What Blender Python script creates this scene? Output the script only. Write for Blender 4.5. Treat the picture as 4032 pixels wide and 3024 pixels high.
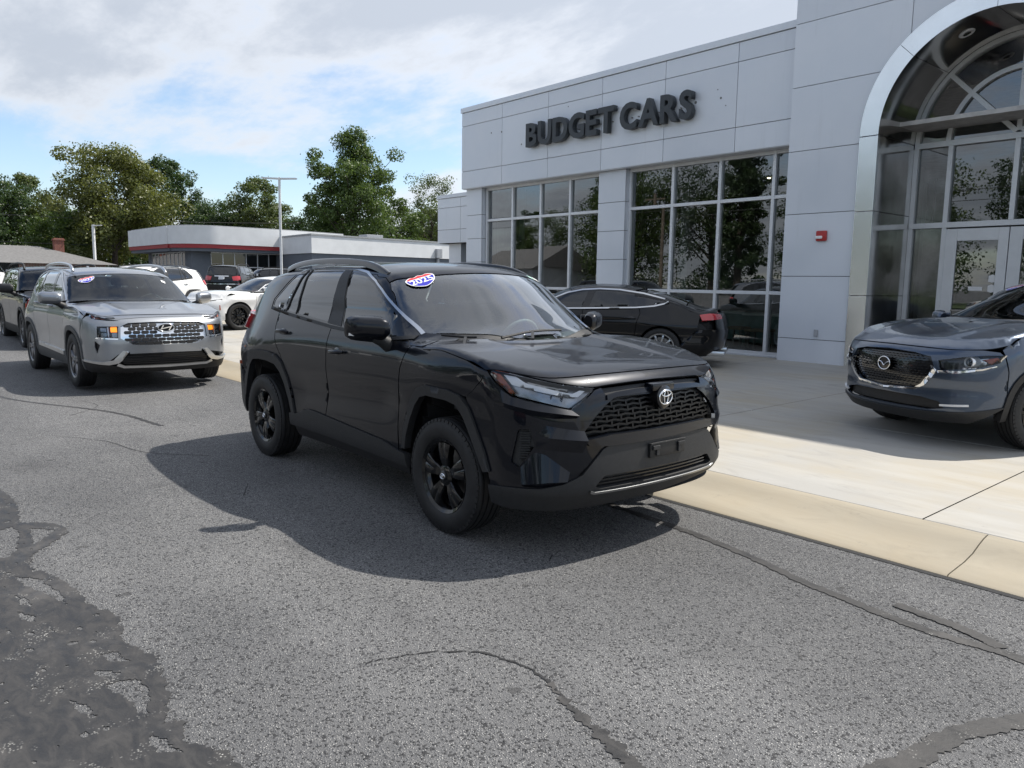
import bpy, bmesh, math, random
import numpy as np
from mathutils import Vector, Matrix
from mathutils.geometry import delaunay_2d_cdt

for o in list(bpy.data.objects):
    bpy.data.objects.remove(o)
SC = bpy.context.scene
COL = SC.collection
R = math.radians

# ------------------------------------------------------------------ camera
CAM_H = 1.534
yaw, pitch, roll = R(49.272), R(7.461), R(0.838)
fw = Vector((-math.sin(yaw) * math.cos(pitch), math.cos(yaw) * math.cos(pitch), -math.sin(pitch)))
rt = Vector((math.cos(yaw), math.sin(yaw), 0))
up = rt.cross(fw)
r2 = math.cos(roll) * rt + math.sin(roll) * up
u2 = -math.sin(roll) * rt + math.cos(roll) * up
cam = bpy.data.cameras.new('camera')
cam.sensor_width = 36
cam.lens = 3035.7 / 4032 * 36
cam.clip_start = 0.05
cam.clip_end = 3000
camo = bpy.data.objects.new('camera', cam)
COL.objects.link(camo)
camo.matrix_world = Matrix(((r2.x, u2.x, -fw.x, 0), (r2.y, u2.y, -fw.y, 0), (r2.z, u2.z, -fw.z, CAM_H), (0, 0, 0, 1)))
SC.camera = camo

# ------------------------------------------------------------------ sun and sky
SUNV = Vector((0.262, 0.900, 1.300)).normalized()
sun = bpy.data.lights.new('sun', 'SUN')
sun.energy = 4.2
sun.angle = R(0.6)
sun.color = (1.0, 0.95, 0.87)
suno = bpy.data.objects.new('sun', sun)
COL.objects.link(suno)
suno.rotation_euler = (-SUNV).to_track_quat('-Z', 'Y').to_euler()
suno.location = SUNV * 60

W = bpy.data.worlds.new('World')
SC.world = W
W.use_nodes = True
nt = W.node_tree
nt.nodes.clear()
def wn(t, **kw):
    n = nt.nodes.new(t)
    for k, v in kw.items():
        setattr(n, k, v)
    return n
def wl(a, b):
    nt.links.new(a, b)
def wmath(op, a, b=None, c=None):
    n = wn('ShaderNodeMath', operation=op)
    for i, v in enumerate((a, b, c)):
        if v is None: continue
        if isinstance(v, (int, float)): n.inputs[i].default_value = v
        else: wl(v, n.inputs[i])
    return n.outputs[0]
out = wn('ShaderNodeOutputWorld')
bg = wn('ShaderNodeBackground')
bg.inputs[1].default_value = 0.125
sky = wn('ShaderNodeTexSky', sky_type='NISHITA', sun_disc=False)
sky.sun_elevation = R(52.5)
sky.sun_rotation = R(13.9)
sky.air_density = 1.0
sky.dust_density = 0.6
sky.ozone_density = 2.0
tc = wn('ShaderNodeTexCoord')
sep = wn('ShaderNodeSeparateXYZ')
wl(tc.outputs['Generated'], sep.inputs[0])
# cloud deck: direction projected on a plane overhead
den = wmath('ADD', wmath('MAXIMUM', sep.outputs[2], 0.0), 0.20)
cx = wmath('DIVIDE', sep.outputs[0], den)
cy = wmath('DIVIDE', sep.outputs[1], den)
comb = wn('ShaderNodeCombineXYZ')
wl(cx, comb.inputs[0]); wl(cy, comb.inputs[1])
mp = wn('ShaderNodeMapping')
mp.inputs['Location'].default_value = (5.3, 2.2, 0.0)
mp.inputs['Rotation'].default_value = (0, 0, R(80))
mp.inputs['Scale'].default_value = (0.55, 0.95, 1)
wl(comb.outputs[0], mp.inputs[0])
n1 = wn('ShaderNodeTexNoise', noise_dimensions='2D')
n1.inputs['Scale'].default_value = 0.9
n1.inputs['Detail'].default_value = 9
n1.inputs['Roughness'].default_value = 0.56
n1.inputs['Distortion'].default_value = 0.25
wl(mp.outputs[0], n1.inputs['Vector'])
n2 = wn('ShaderNodeTexNoise', noise_dimensions='2D')
n2.inputs['Scale'].default_value = 2.9
n2.inputs['Detail'].default_value = 6
n2.inputs['Roughness'].default_value = 0.66
wl(mp.outputs[0], n2.inputs['Vector'])
cl = wmath('ADD', n1.outputs[0], wmath('MULTIPLY', wmath('SUBTRACT', n2.outputs[0], 0.5), 0.36))
ramp = wn('ShaderNodeMapRange', interpolation_type='SMOOTHSTEP')
ramp.inputs[1].default_value = 0.345
ramp.inputs[2].default_value = 0.56
wl(cl, ramp.inputs[0])
mask = wmath('MULTIPLY', ramp.outputs[0], 0.93)
# thick parts of the cloud are a little greyer than thin lit parts
shade = wn('ShaderNodeMapRange', interpolation_type='SMOOTHSTEP')
shade.inputs[1].default_value = 0.47
shade.inputs[2].default_value = 0.66
wl(cl, shade.inputs[0])
ccol = wn('ShaderNodeMix', data_type='RGBA')
wl(shade.outputs[0], ccol.inputs[0])
ccol.inputs[6].default_value = (5.3, 5.5, 5.85, 1)
ccol.inputs[7].default_value = (3.6, 3.9, 4.4, 1)
# thin cloud scatters sunlight forward: brighter towards the sun than away from it
vd = wn('ShaderNodeVectorMath', operation='DOT_PRODUCT')
wl(tc.outputs['Generated'], vd.inputs[0])
vd.inputs[1].default_value = SUNV
fs_ = wn('ShaderNodeMapRange', interpolation_type='SMOOTHSTEP')
fs_.inputs[1].default_value = -0.6
fs_.inputs[2].default_value = 0.95
fs_.inputs[3].default_value = 0.78
fs_.inputs[4].default_value = 1.02
wl(vd.outputs['Value'], fs_.inputs[0])
csc = wn('ShaderNodeVectorMath', operation='SCALE')
wl(ccol.outputs[2], csc.inputs[0]); wl(fs_.outputs[0], csc.inputs['Scale'])
mx = wn('ShaderNodeMix', data_type='RGBA')
wl(mask, mx.inputs[0])
wl(sky.outputs[0], mx.inputs[6])
wl(csc.outputs[0], mx.inputs[7])
wl(mx.outputs[2], bg.inputs[0])
wl(bg.outputs[0], out.inputs[0])

SC.view_settings.view_transform = 'Standard'
SC.view_settings.look = 'None'
SC.view_settings.exposure = 0.56
SC.view_settings.gamma = 1.0
SC.view_settings.use_curve_mapping = False
SC.cycles.max_bounces = 5
SC.cycles.diffuse_bounces = 2
SC.cycles.glossy_bounces = 3
SC.cycles.transmission_bounces = 2
SC.cycles.transparent_max_bounces = 10
SC.cycles.caustics_reflective = False
SC.cycles.caustics_refractive = False

# ------------------------------------------------------------------ helpers
def link(o, parent=None):
    COL.objects.link(o)
    if parent is not None:
        o.parent = parent
    return o
def empty(name, loc=(0, 0, 0), rz=0.0, parent=None):
    o = bpy.data.objects.new(name, None)
    o.empty_display_size = 0.2
    o.location = loc
    o.rotation_euler = (0, 0, rz)
    return link(o, parent)
def tag(o, label=None, cat=None, group=None, kind=None):
    if label: o['label'] = label
    if cat: o['category'] = cat
    if group: o['group'] = group
    if kind: o['kind'] = kind
    return o
def copy_tree(o, parent=None):
    c = o.copy()
    link(c, parent)
    for ch in list(o.children):
        copy_tree(ch, c)
    return c
def repaint(o, old, new):
    """give a copied thing another paint without touching the shared meshes"""
    if o.type == 'MESH' and o.material_slots and o.data.materials[0] == old:
        o.material_slots[0].link = 'OBJECT'
        o.material_slots[0].material = new
    for ch in o.children: repaint(ch, old, new)
def copy_car(src, name, loc, rz, label, old=None, new=None):
    o = copy_tree(src.root)
    o.name = name
    o.location = loc; o.rotation_euler = (0, 0, rz)
    tag(o, label, 'car')
    if old is not None:
        bpy.context.view_layer.update()
        repaint(o, old, new)
    return o
def from_data(name, verts, faces, mat, parent=None, smooth=None, normals=None):
    me = bpy.data.meshes.new(name)
    me.from_pydata([tuple(map(float, v)) for v in verts], [], [tuple(map(int, f)) for f in faces])
    me.materials.append(mat)
    me.update()
    if smooth is not None:
        me.shade_smooth()
        if smooth < 180:
            me.set_sharp_from_angle(angle=R(smooth))
    o = bpy.data.objects.new(name, me)
    return link(o, parent)

class MB:
    """collects simple solids into one mesh"""
    def __init__(s):
        s.v = []; s.f = []
    def add(s, vs, fs):
        b = len(s.v)
        s.v += [tuple(v) for v in vs]
        s.f += [tuple(b + i for i in f) for f in fs]
        return s
    def box(s, x0, x1, y0, y1, z0, z1):
        if x0 > x1: x0, x1 = x1, x0
        if y0 > y1: y0, y1 = y1, y0
        if z0 > z1: z0, z1 = z1, z0
        v = [(x0, y0, z0), (x1, y0, z0), (x1, y1, z0), (x0, y1, z0), (x0, y0, z1), (x1, y0, z1), (x1, y1, z1), (x0, y1, z1)]
        return s.add(v, [(0, 3, 2, 1), (4, 5, 6, 7), (0, 1, 5, 4), (1, 2, 6, 5), (2, 3, 7, 6), (3, 0, 4, 7)])
    def cbox(s, x0, x1, y0, y1, z0, z1, c=0.01):
        """box with chamfered edges"""
        bm = bmesh.new()
        bmesh.ops.create_cube(bm, size=1)
        for v in bm.verts:
            v.co = ((x0 + x1) / 2 + v.co.x * abs(x1 - x0), (y0 + y1) / 2 + v.co.y * abs(y1 - y0), (z0 + z1) / 2 + v.co.z * abs(z1 - z0))
        bmesh.ops.bevel(bm, geom=list(bm.edges), offset=c, segments=2, affect='EDGES', profile=0.6)
        bm.verts.index_update()
        s.add([v.co[:] for v in bm.verts], [[v.index for v in f.verts] for f in bm.faces])
        bm.free()
        return s
    def obox(s, c, ax, ay, az):
        """oriented box: centre and three half-axis vectors"""
        c, ax, ay, az = map(Vector, (c, ax, ay, az))
        v = [c + i * ax + j * ay + k * az for k in (-1, 1) for j in (-1, 1) for i in (-1, 1)]
        return s.add([tuple(p) for p in v], [(0, 2, 3, 1), (4, 5, 7, 6), (0, 1, 5, 4), (1, 3, 7, 5), (3, 2, 6, 7), (2, 0, 4, 6)])
    def bar(s, a, b, w, h, upv=(0, 0, 1)):
        a, b = Vector(a), Vector(b)
        d = b - a
        u = Vector(upv)
        sd = d.cross(u)
        if sd.length < 1e-6: sd = d.cross(Vector((1, 0, 0)))
        sd.normalize()
        u = sd.cross(d).normalized()
        return s.obox((a + b) / 2, d / 2, sd * w / 2, u * h / 2)
    def tube(s, path, rad, n=10, closed=False, cap=True):
        P = [Vector(p) for p in path]
        m = len(P)
        rr = rad if hasattr(rad, '__len__') else [rad] * m
        base = len(s.v)
        prev = None
        for i in range(m):
            if closed: t = P[(i + 1) % m] - P[i - 1]
            else: t = P[min(i + 1, m - 1)] - P[max(i - 1, 0)]
            t.normalize()
            if prev is None:
                a = t.cross(Vector((0, 0, 1)))
                if a.length < 1e-3: a = t.cross(Vector((1, 0, 0)))
            else:
                a = prev - t * prev.dot(t)
            a.normalize(); prev = a
            b = t.cross(a)
            for k in range(n):
                an = 2 * math.pi * k / n
                s.v.append(tuple(P[i] + (a * math.cos(an) + b * math.sin(an)) * rr[i]))
        for i in range(m if closed else m - 1):
            j = (i + 1) % m
            for k in range(n):
                l = (k + 1) % n
                s.f.append((base + i * n + k, base + i * n + l, base + j * n + l, base + j * n + k))
        if cap and not closed:
            s.f.append(tuple(base + k for k in range(n))[::-1])
            s.f.append(tuple(base + (m - 1) * n + k for k in range(n)))
        return s
    def lathe(s, prof, n=32, axis='y', c=(0, 0, 0), closed=False):
        """prof: list of (r, h) revolved round the axis"""
        base = len(s.v)
        m = len(prof)
        for k in range(n):
            a = 2 * math.pi * k / n
            ca, sa = math.cos(a), math.sin(a)
            for (r, h) in prof:
                if axis == 'y': p = (c[0] + r * ca, c[1] + h, c[2] + r * sa)
                elif axis == 'z': p = (c[0] + r * ca, c[1] + r * sa, c[2] + h)
                else: p = (c[0] + h, c[1] + r * ca, c[2] + r * sa)
                s.v.append(p)
        for k in range(n):
            l = (k + 1) % n
            for i in range(m if closed else m - 1):
                j = (i + 1) % m
                s.f.append((base + k * m + i, base + k * m + j, base + l * m + j, base + l * m + i))
        return s
    def prism(s, poly, fn, d0, d1):
        """poly of 2-d points; fn(u,v,d) -> point; capped"""
        n = len(poly)
        base = len(s.v)
        for d in (d0, d1):
            for (u, v) in poly: s.v.append(tuple(fn(u, v, d)))
        for i in range(n):
            j = (i + 1) % n
            s.f.append((base + i, base + j, base + n + j, base + n + i))
        tris = tri_poly(poly)
        for t in tris:
            s.f.append(tuple(base + i for i in t))
            s.f.append(tuple(base + n + i for i in t[::-1]))
        return s
    def sphere(s, c, rx, ry, rz, n=12, m=8):
        base = len(s.v)
        for i in range(m + 1):
            t = math.pi * i / m
            for k in range(n):
                a = 2 * math.pi * k / n
                s.v.append((c[0] + rx * math.sin(t) * math.cos(a), c[1] + ry * math.sin(t) * math.sin(a), c[2] + rz * math.cos(t)))
        for i in range(m):
            for k in range(n):
                l = (k + 1) % n
                s.f.append((base + i * n + k, base + (i + 1) * n + k, base + (i + 1) * n + l, base + i * n + l))
        return s
    def build(s, name, mat, parent=None, smooth=None, fix=True):
        o = from_data(name, s.v, s.f, mat, parent, smooth)
        if fix:
            bm = bmesh.new(); bm.from_mesh(o.data)
            bmesh.ops.remove_doubles(bm, verts=bm.verts, dist=1e-6)
            bmesh.ops.recalc_face_normals(bm, faces=bm.faces)
            bm.to_mesh(o.data); bm.free()
        return o

def tri_poly(poly):
    n = len(poly)
    vs = [Vector((p[0], p[1])) for p in poly]
    r = delaunay_2d_cdt(vs, [(i, (i + 1) % n) for i in range(n)], [list(range(n))], 1, 1e-7)
    orig = r[3]
    idx = [(o[0] if o else None) for o in orig]
    return [tuple(idx[i] for i in f) for f in r[2] if all(idx[i] is not None for i in f)]

def catmull(pts, n=8, closed=False):
    P = [np.array(p, float) for p in pts]
    m = len(P)
    res = []
    rng = range(m if closed else m - 1)
    for i in rng:
        if closed: a, b, c, d = P[i - 1], P[i], P[(i + 1) % m], P[(i + 2) % m]
        else:
            b, c = P[i], P[i + 1]
            a = P[i - 1] if i > 0 else 2 * b - c
            d = P[i + 2] if i + 2 < m else 2 * c - b
        for k in range(n):
            t = k / n
            res.append(0.5 * (2 * b + (c - a) * t + (2 * a - 5 * b + 4 * c - d) * t * t + (3 * b - a - 3 * c + d) * t ** 3))
    if not closed: res.append(P[-1])
    return [tuple(p) for p in res]
def rounded(poly, r=0.02, n=4):
    """round the corners of a polygon"""
    P = [np.array(p, float) for p in poly]
    m = len(P)
    res = []
    for i in range(m):
        a, b, c = P[i - 1], P[i], P[(i + 1) % m]
        la, lc = np.linalg.norm(a - b), np.linalg.norm(c - b)
        d = min(r, la * 0.45, lc * 0.45)
        p0 = b + (a - b) / max(la, 1e-9) * d
        p1 = b + (c - b) / max(lc, 1e-9) * d
        for k in range(n + 1):
            t = k / n
            res.append(tuple((1 - t) ** 2 * p0 + 2 * t * (1 - t) * b + t * t * p1))
    return res

# ------------------------------------------------------------------ materials
MATS = {}
class NT:
    def __init__(s, name):
        m = bpy.data.materials.new(name)
        m.use_nodes = True
        s.m = m; s.t = m.node_tree
        s.t.nodes.clear()
        s.out = s.n('ShaderNodeOutputMaterial')
    def n(s, ty, **kw):
        n = s.t.nodes.new(ty)
        for k, v in kw.items(): setattr(n, k, v)
        return n
    def l(s, a, b): s.t.links.new(a, b)
    def set(s, sock, v):
        if isinstance(v, bpy.types.NodeSocket): s.l(v, sock)
        elif hasattr(v, '__len__') and len(v) == 3 and sock.type == 'RGBA': sock.default_value = (*v, 1)
        else: sock.default_value = v
    def coord(s, kind='Object', scale=(1, 1, 1), loc=(0, 0, 0), rot=(0, 0, 0)):
        tc = s.n('ShaderNodeTexCoord')
        mp = s.n('ShaderNodeMapping')
        mp.inputs['Scale'].default_value = scale
        mp.inputs['Location'].default_value = loc
        mp.inputs['Rotation'].default_value = rot
        s.l(tc.outputs[kind], mp.inputs[0])
        return mp.outputs[0]
    def noise(s, vec, scale, detail=4, rough=0.5, dist=0.0):
        n = s.n('ShaderNodeTexNoise')
        s.l(vec, n.inputs['Vector'])
        n.inputs['Scale'].default_value = scale
        n.inputs['Detail'].default_value = detail
        n.inputs['Roughness'].default_value = rough
        n.inputs['Distortion'].default_value = dist
        return n.outputs[0]
    def noise2(s, vec, scale, detail=4, rough=0.5, dist=0.0):
        n = s.n('ShaderNodeTexNoise', noise_dimensions='2D')
        s.l(vec, n.inputs['Vector'])
        n.inputs['Scale'].default_value = scale
        n.inputs['Detail'].default_value = detail
        n.inputs['Roughness'].default_value = rough
        n.inputs['Distortion'].default_value = dist
        return n.outputs[0]
    def voro(s, vec, scale, out='Distance', feature='F1'):
        n = s.n('ShaderNodeTexVoronoi', feature=feature)
        s.l(vec, n.inputs['Vector'])
        n.inputs['Scale'].default_value = scale
        return n.outputs[out]
    def ramp(s, v, lo, hi, a=0.0, b=1.0):
        n = s.n('ShaderNodeMapRange', interpolation_type='SMOOTHSTEP')
        s.l(v, n.inputs[0])
        n.inputs[1].default_value = lo; n.inputs[2].default_value = hi
        n.inputs[3].default_value = a; n.inputs[4].default_value = b
        return n.outputs[0]
    def math(s, op, a, b=None):
        n = s.n('ShaderNodeMath', operation=op)
        for i, v in enumerate((a, b)):
            if v is None: continue
            s.set(n.inputs[i], v)
        return n.outputs[0]
    def mix(s, fac, a, b, blend='MIX'):
        n = s.n('ShaderNodeMix', data_type='RGBA', blend_type=blend)
        s.set(n.inputs[0], fac); s.set(n.inputs[6], a); s.set(n.inputs[7], b)
        return n.outputs[2]
    def bump(s, h, strength=0.3, dist=0.01):
        n = s.n('ShaderNodeBump')
        n.inputs['Strength'].default_value = strength
        n.inputs['Distance'].default_value = dist
        s.l(h, n.inputs['Height'])
        return n.outputs[0]
    def bsdf(s, color, rough=0.5, metal=0.0, normal=None, **kw):
        b = s.n('ShaderNodeBsdfPrincipled')
        s.set(b.inputs['Base Color'], color)
        s.set(b.inputs['Roughness'], rough)
        s.set(b.inputs['Metallic'], metal)
        if normal is not None: s.l(normal, b.inputs['Normal'])
        for k, v in kw.items(): s.set(b.inputs[k.replace('_', ' ')], v)
        s.l(b.outputs[0], s.out.inputs[0])
        return b

def simple(name, color, rough=0.5, metal=0.0, vary=0.12, scale=6.0, bump=0.0, bscale=200.0, **kw):
    if name in MATS: return MATS[name]
    t = NT(name)
    v = t.coord('Object')
    nz = t.noise(v, scale, 5, 0.55)
    c = t.mix(t.ramp(nz, 0.3, 0.7), [x * (1 - vary) for x in color], [min(1, x * (1 + vary)) for x in color])
    nm = None
    if bump:
        nm = t.bump(t.noise(v, bscale, 3), bump, 0.002)
    t.bsdf(c, rough, metal, nm, **kw)
    MATS[name] = t.m
    return t.m
def paint(name, color, metal=0.0, rough=0.35, flake=0.0, dust=0.05, coat=1.0):
    if name in MATS: return MATS[name]
    t = NT(name)
    v = t.coord('Object')
    c = color
    if flake:
        fl = t.noise(v, 900, 2, 0.5)
        c = t.mix(t.ramp(fl, 0.4, 0.62), [x * (1 - flake) for x in color], [min(1, x * (1 + flake)) for x in color])
    d = t.ramp(t.noise(v, 3.0, 6, 0.65), 0.45, 0.85)
    c = t.mix(t.math('MULTIPLY', d, dust), c, (0.23, 0.22, 0.2))
    cr = t.ramp(d, 0, 1, 0.008, 0.035)
    b = t.bsdf(c, rough, metal, None, Coat_Weight=coat, Coat_IOR=1.52, Specular_IOR_Level=0.15)
    t.set(b.inputs['Coat Roughness'], cr)
    MATS[name] = t.m
    return t.m
def glass(name, tint, refl=1.0, ior=1.5):
    """thin automotive / window glass: tinted see-through plus fresnel reflection"""
    if name in MATS: return MATS[name]
    t = NT(name)
    tr = t.n('ShaderNodeBsdfTransparent')
    v = t.coord('Object')
    t.set(tr.inputs[0], t.mix(t.ramp(t.noise(v, 2.0, 3), 0.3, 0.7), [x * 0.96 for x in tint], tint))
    gl = t.n('ShaderNodeBsdfGlossy')
    gl.inputs['Roughness'].default_value = 0.006
    gl.inputs['Color'].default_value = (0.97, 0.985, 1, 1)
    fr = t.n('ShaderNodeFresnel')
    fr.inputs['IOR'].default_value = ior
    k = t.math('MINIMUM', t.math('MULTIPLY', fr.outputs[0], refl), 1.0)
    mx = t.n('ShaderNodeMixShader')
    t.l(k, mx.inputs[0]); t.l(tr.outputs[0], mx.inputs[1]); t.l(gl.outputs[0], mx.inputs[2])
    t.l(mx.outputs[0], t.out.inputs[0])
    MATS[name] = t.m
    return t.m
def emis(name, color, strength):
    if name in MATS: return MATS[name]
    t = NT(name)
    t.bsdf(color, 0.4, 0.0, None, Emission_Color=color, Emission_Strength=strength)
    MATS[name] = t.m
    return t.m

def text_mesh(body, size, mat, name, extrude=0.0, offset=0.0):
    cu = bpy.data.curves.new(name, 'FONT')
    cu.body = body
    cu.size = size
    cu.extrude = extrude
    cu.offset = offset
    cu.align_x = 'CENTER'; cu.align_y = 'CENTER'
    cu.resolution_u = 4
    ob = bpy.data.objects.new(name, cu)
    COL.objects.link(ob)
    dg = bpy.context.evaluated_depsgraph_get()
    me = bpy.data.meshes.new_from_object(ob.evaluated_get(dg))
    bpy.data.objects.remove(ob)
    bpy.data.curves.remove(cu)
    me.name = name
    me.materials.clear(); me.materials.append(mat)
    return me


# ------------------------------------------------------------------ car bodies
# every body is one smooth field f(x,y,z)=0 (x forward from the front axle, y left, z up);
# panels, glass and lamps are polygons laid on that surface, with real gaps between them
def table(pts, lo=-6.0, hi=2.5, n=3400):
    """smooth monotone cubic through (x,v) -> fast lookup"""
    P = sorted(pts)
    x = np.array([p[0] for p in P], float); y = np.array([p[1] for p in P], float)
    h = np.diff(x); d = np.diff(y) / h
    m = np.zeros(len(x))
    m[0], m[-1] = d[0], d[-1]
    for i in range(1, len(x) - 1):
        if d[i - 1] * d[i] > 0:
            w1, w2 = 2 * h[i] + h[i - 1], h[i] + 2 * h[i - 1]
            m[i] = (w1 + w2) / (w1 / d[i - 1] + w2 / d[i])
    X = np.linspace(lo, hi, n)
    i = np.clip(np.searchsorted(x, X) - 1, 0, len(h) - 1)
    t = (X - x[i]) / h[i]
    Y = (2 * t ** 3 - 3 * t ** 2 + 1) * y[i] + (t ** 3 - 2 * t ** 2 + t) * h[i] * m[i] + (-2 * t ** 3 + 3 * t ** 2) * y[i + 1] + (t ** 3 - t ** 2) * h[i] * m[i + 1]
    Y = np.where(X < x[0], y[0], np.where(X > x[-1], y[-1], Y))
    k = np.ones(9) / 9
    Yp = np.pad(Y, 4, mode='edge')
    Y = np.convolve(Yp, k, mode='valid')
    return lambda q: np.interp(q, X, Y)
def smax(a, b, k):
    h = np.clip(0.5 + 0.5 * (a - b) / k, 0, 1)
    return b + (a - b) * h + k * h * (1 - h)
def smin(a, b, k):
    return -smax(-a, -b, k)
def sstep(a, b, x):
    t = np.clip((x - a) / (b - a), 0, 1)
    return t * t * (3 - 2 * t)

class Shape:
    def __init__(s, top, plan, sec, gbase, zb, tum, fz, fplan, rz, rplan, bow, crown, z0=0.24, kt=((-6, .10), (2, .10)), kf=0.06, ks=0.05, extra_side=None, extra_top=None):
        s.top = table(top); s.plan = table(plan); s.sec = table(sec, -0.2, 2.2)
        s.gbase = table(gbase); s.zb = zb; s.tum = tum
        s.fz = table(fz, -0.2, 2.2); s.fplan = fplan
        s.rz = table(rz, -0.2, 2.2); s.rplan = rplan
        s.bow = table(bow); s.crown = table(crown); s.kt = table(kt)
        s.z0 = z0; s.kf = kf; s.ks = ks
        s.es = extra_side; s.et = extra_top
    def f(s, x, y, z):
        ay = np.sqrt(y * y + 1e-5)
        xs = x + s.bow(x) * ay * ay
        zt = s.top(xs)
        sl = (s.top(xs + 0.02) - s.top(xs - 0.02)) / 0.04
        tz = zt - s.crown(x) * ay * ay
        if s.et is not None: tz = tz + s.et(x, ay)
        ft = (z - tz) / np.sqrt(1 + sl * sl)
        wb = s.plan(x) + s.sec(z)
        if s.es is not None: wb = wb + s.es(x, z)
        wg = s.gbase(x) - (z - s.zb) * s.tum
        fs = ay - smin(wb, wg, s.ks)
        g = smax(fs, ft, s.kt(x))
        ff = x - (s.fz(z) - s.fplan(ay))
        fr = (s.rz(z) + s.rplan(ay)) - x
        g = smax(g, ff, s.kf)
        g = smax(g, fr, s.kf)
        return smax(g, s.z0 - z, 0.03)
    def normal(s, P, e=0.006):
        x, y, z = P[:, 0], P[:, 1], P[:, 2]
        g = np.stack([s.f(x + e, y, z) - s.f(x - e, y, z), s.f(x, y + e, z) - s.f(x, y - e, z), s.f(x, y, z + e) - s.f(x, y, z - e)], 1)
        return g / np.maximum(np.linalg.norm(g, axis=1, keepdims=True), 1e-9)
    def cast(s, O, D, T, n=44):
        """first crossing of f=0 along O+t*D, t in [0,T]"""
        O = np.asarray(O, float); D = np.asarray(D, float)
        m = len(O)
        ts = np.linspace(0, T, n)
        best = np.full(m, T); found = np.zeros(m, bool)
        fm = np.full(m, 1e9); tm = np.zeros(m)
        act = np.arange(m)
        for i in range(n):
            P = O[act] + D[act] * ts[i]
            v = s.f(P[:, 0], P[:, 1], P[:, 2])
            b = v < fm[act]
            fm[act] = np.where(b, v, fm[act]); tm[act] = np.where(b, ts[i], tm[act])
            hit = v < 0
            best[act[hit]] = ts[i]; found[act[hit]] = True
            act = act[~hit]
            if len(act) == 0: break
        lo = np.maximum(best - T / (n - 1), 0); hi = best.copy()
        for _ in range(12):
            mid = (lo + hi) / 2
            P = O + D * mid[:, None]
            neg = s.f(P[:, 0], P[:, 1], P[:, 2]) < 0
            hi = np.where(neg, mid, hi); lo = np.where(neg, lo, mid)
        t = np.where(found, (lo + hi) / 2, tm)
        return O + D * t[:, None]
    def hit(s, uv, proj):
        uv = np.asarray(uv, float)
        u, v = uv[:, 0], uv[:, 1]
        n = len(u); Z = np.zeros(n); E = np.ones(n)
        k = proj[0]
        if k == 'S':
            sg = -1.0 if proj[1] == 'R' else 1.0
            return s.cast(np.stack([u, E * 1.25 * sg, v], 1), np.stack([Z, -E * sg, Z], 1), 1.25)
        if k == 'T': return s.cast(np.stack([u, v, E * 2.1], 1), np.stack([Z, Z, -E], 1), 1.9)
        if k == 'F': return s.cast(np.stack([E * 1.6, u, v], 1), np.stack([-E, Z, Z], 1), 3.2)
        if k == 'C':
            c = proj[1]
            d = np.stack([np.cos(u), np.sin(u), Z], 1)
            return s.cast(np.stack([E * c, Z, v], 1) + d * 1.9, -d, 1.9)
    def fy(s, pts, c=0.0):
        """front features given as (y,z) -> (angle,z) about the axis x=c"""
        P = s.cast([(1.8, p[0], p[1]) for p in pts], [(-1, 0, 0)] * len(pts), 2.2, 34)
        return [(math.atan2(q[1], q[0] - c), q[2]) for q in P]
    def c3(s, pts, c=0.0):
        """features given as approximate (x,y,z) -> (angle,z)"""
        return [(math.atan2(q[1], q[0] - c), q[2]) for q in pts]
    def side_y(s, pts):
        return s.hit(pts, ('S', 'L'))

def inside(poly, P):
    x, y = P[:, 0], P[:, 1]
    r = np.zeros(len(P), bool)
    n = len(poly)
    for i in range(n):
        x0, y0 = poly[i]; x1, y1 = poly[(i + 1) % n]
        c = ((y0 > y) != (y1 > y))
        if y1 != y0:
            r ^= c & (x < (x1 - x0) * (y - y0) / (y1 - y0) + x0)
    return r
def resample(poly, res, sx=1.0):
    out = []
    n = len(poly)
    for i in range(n):
        a, b = np.array(poly[i], float), np.array(poly[(i + 1) % n], float)
        d = math.hypot((b[0] - a[0]) * sx, b[1] - a[1])
        k = max(1, int(math.ceil(d / res)))
        for j in range(k): out.append(tuple(a + (b - a) * j / k))
    return out

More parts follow.
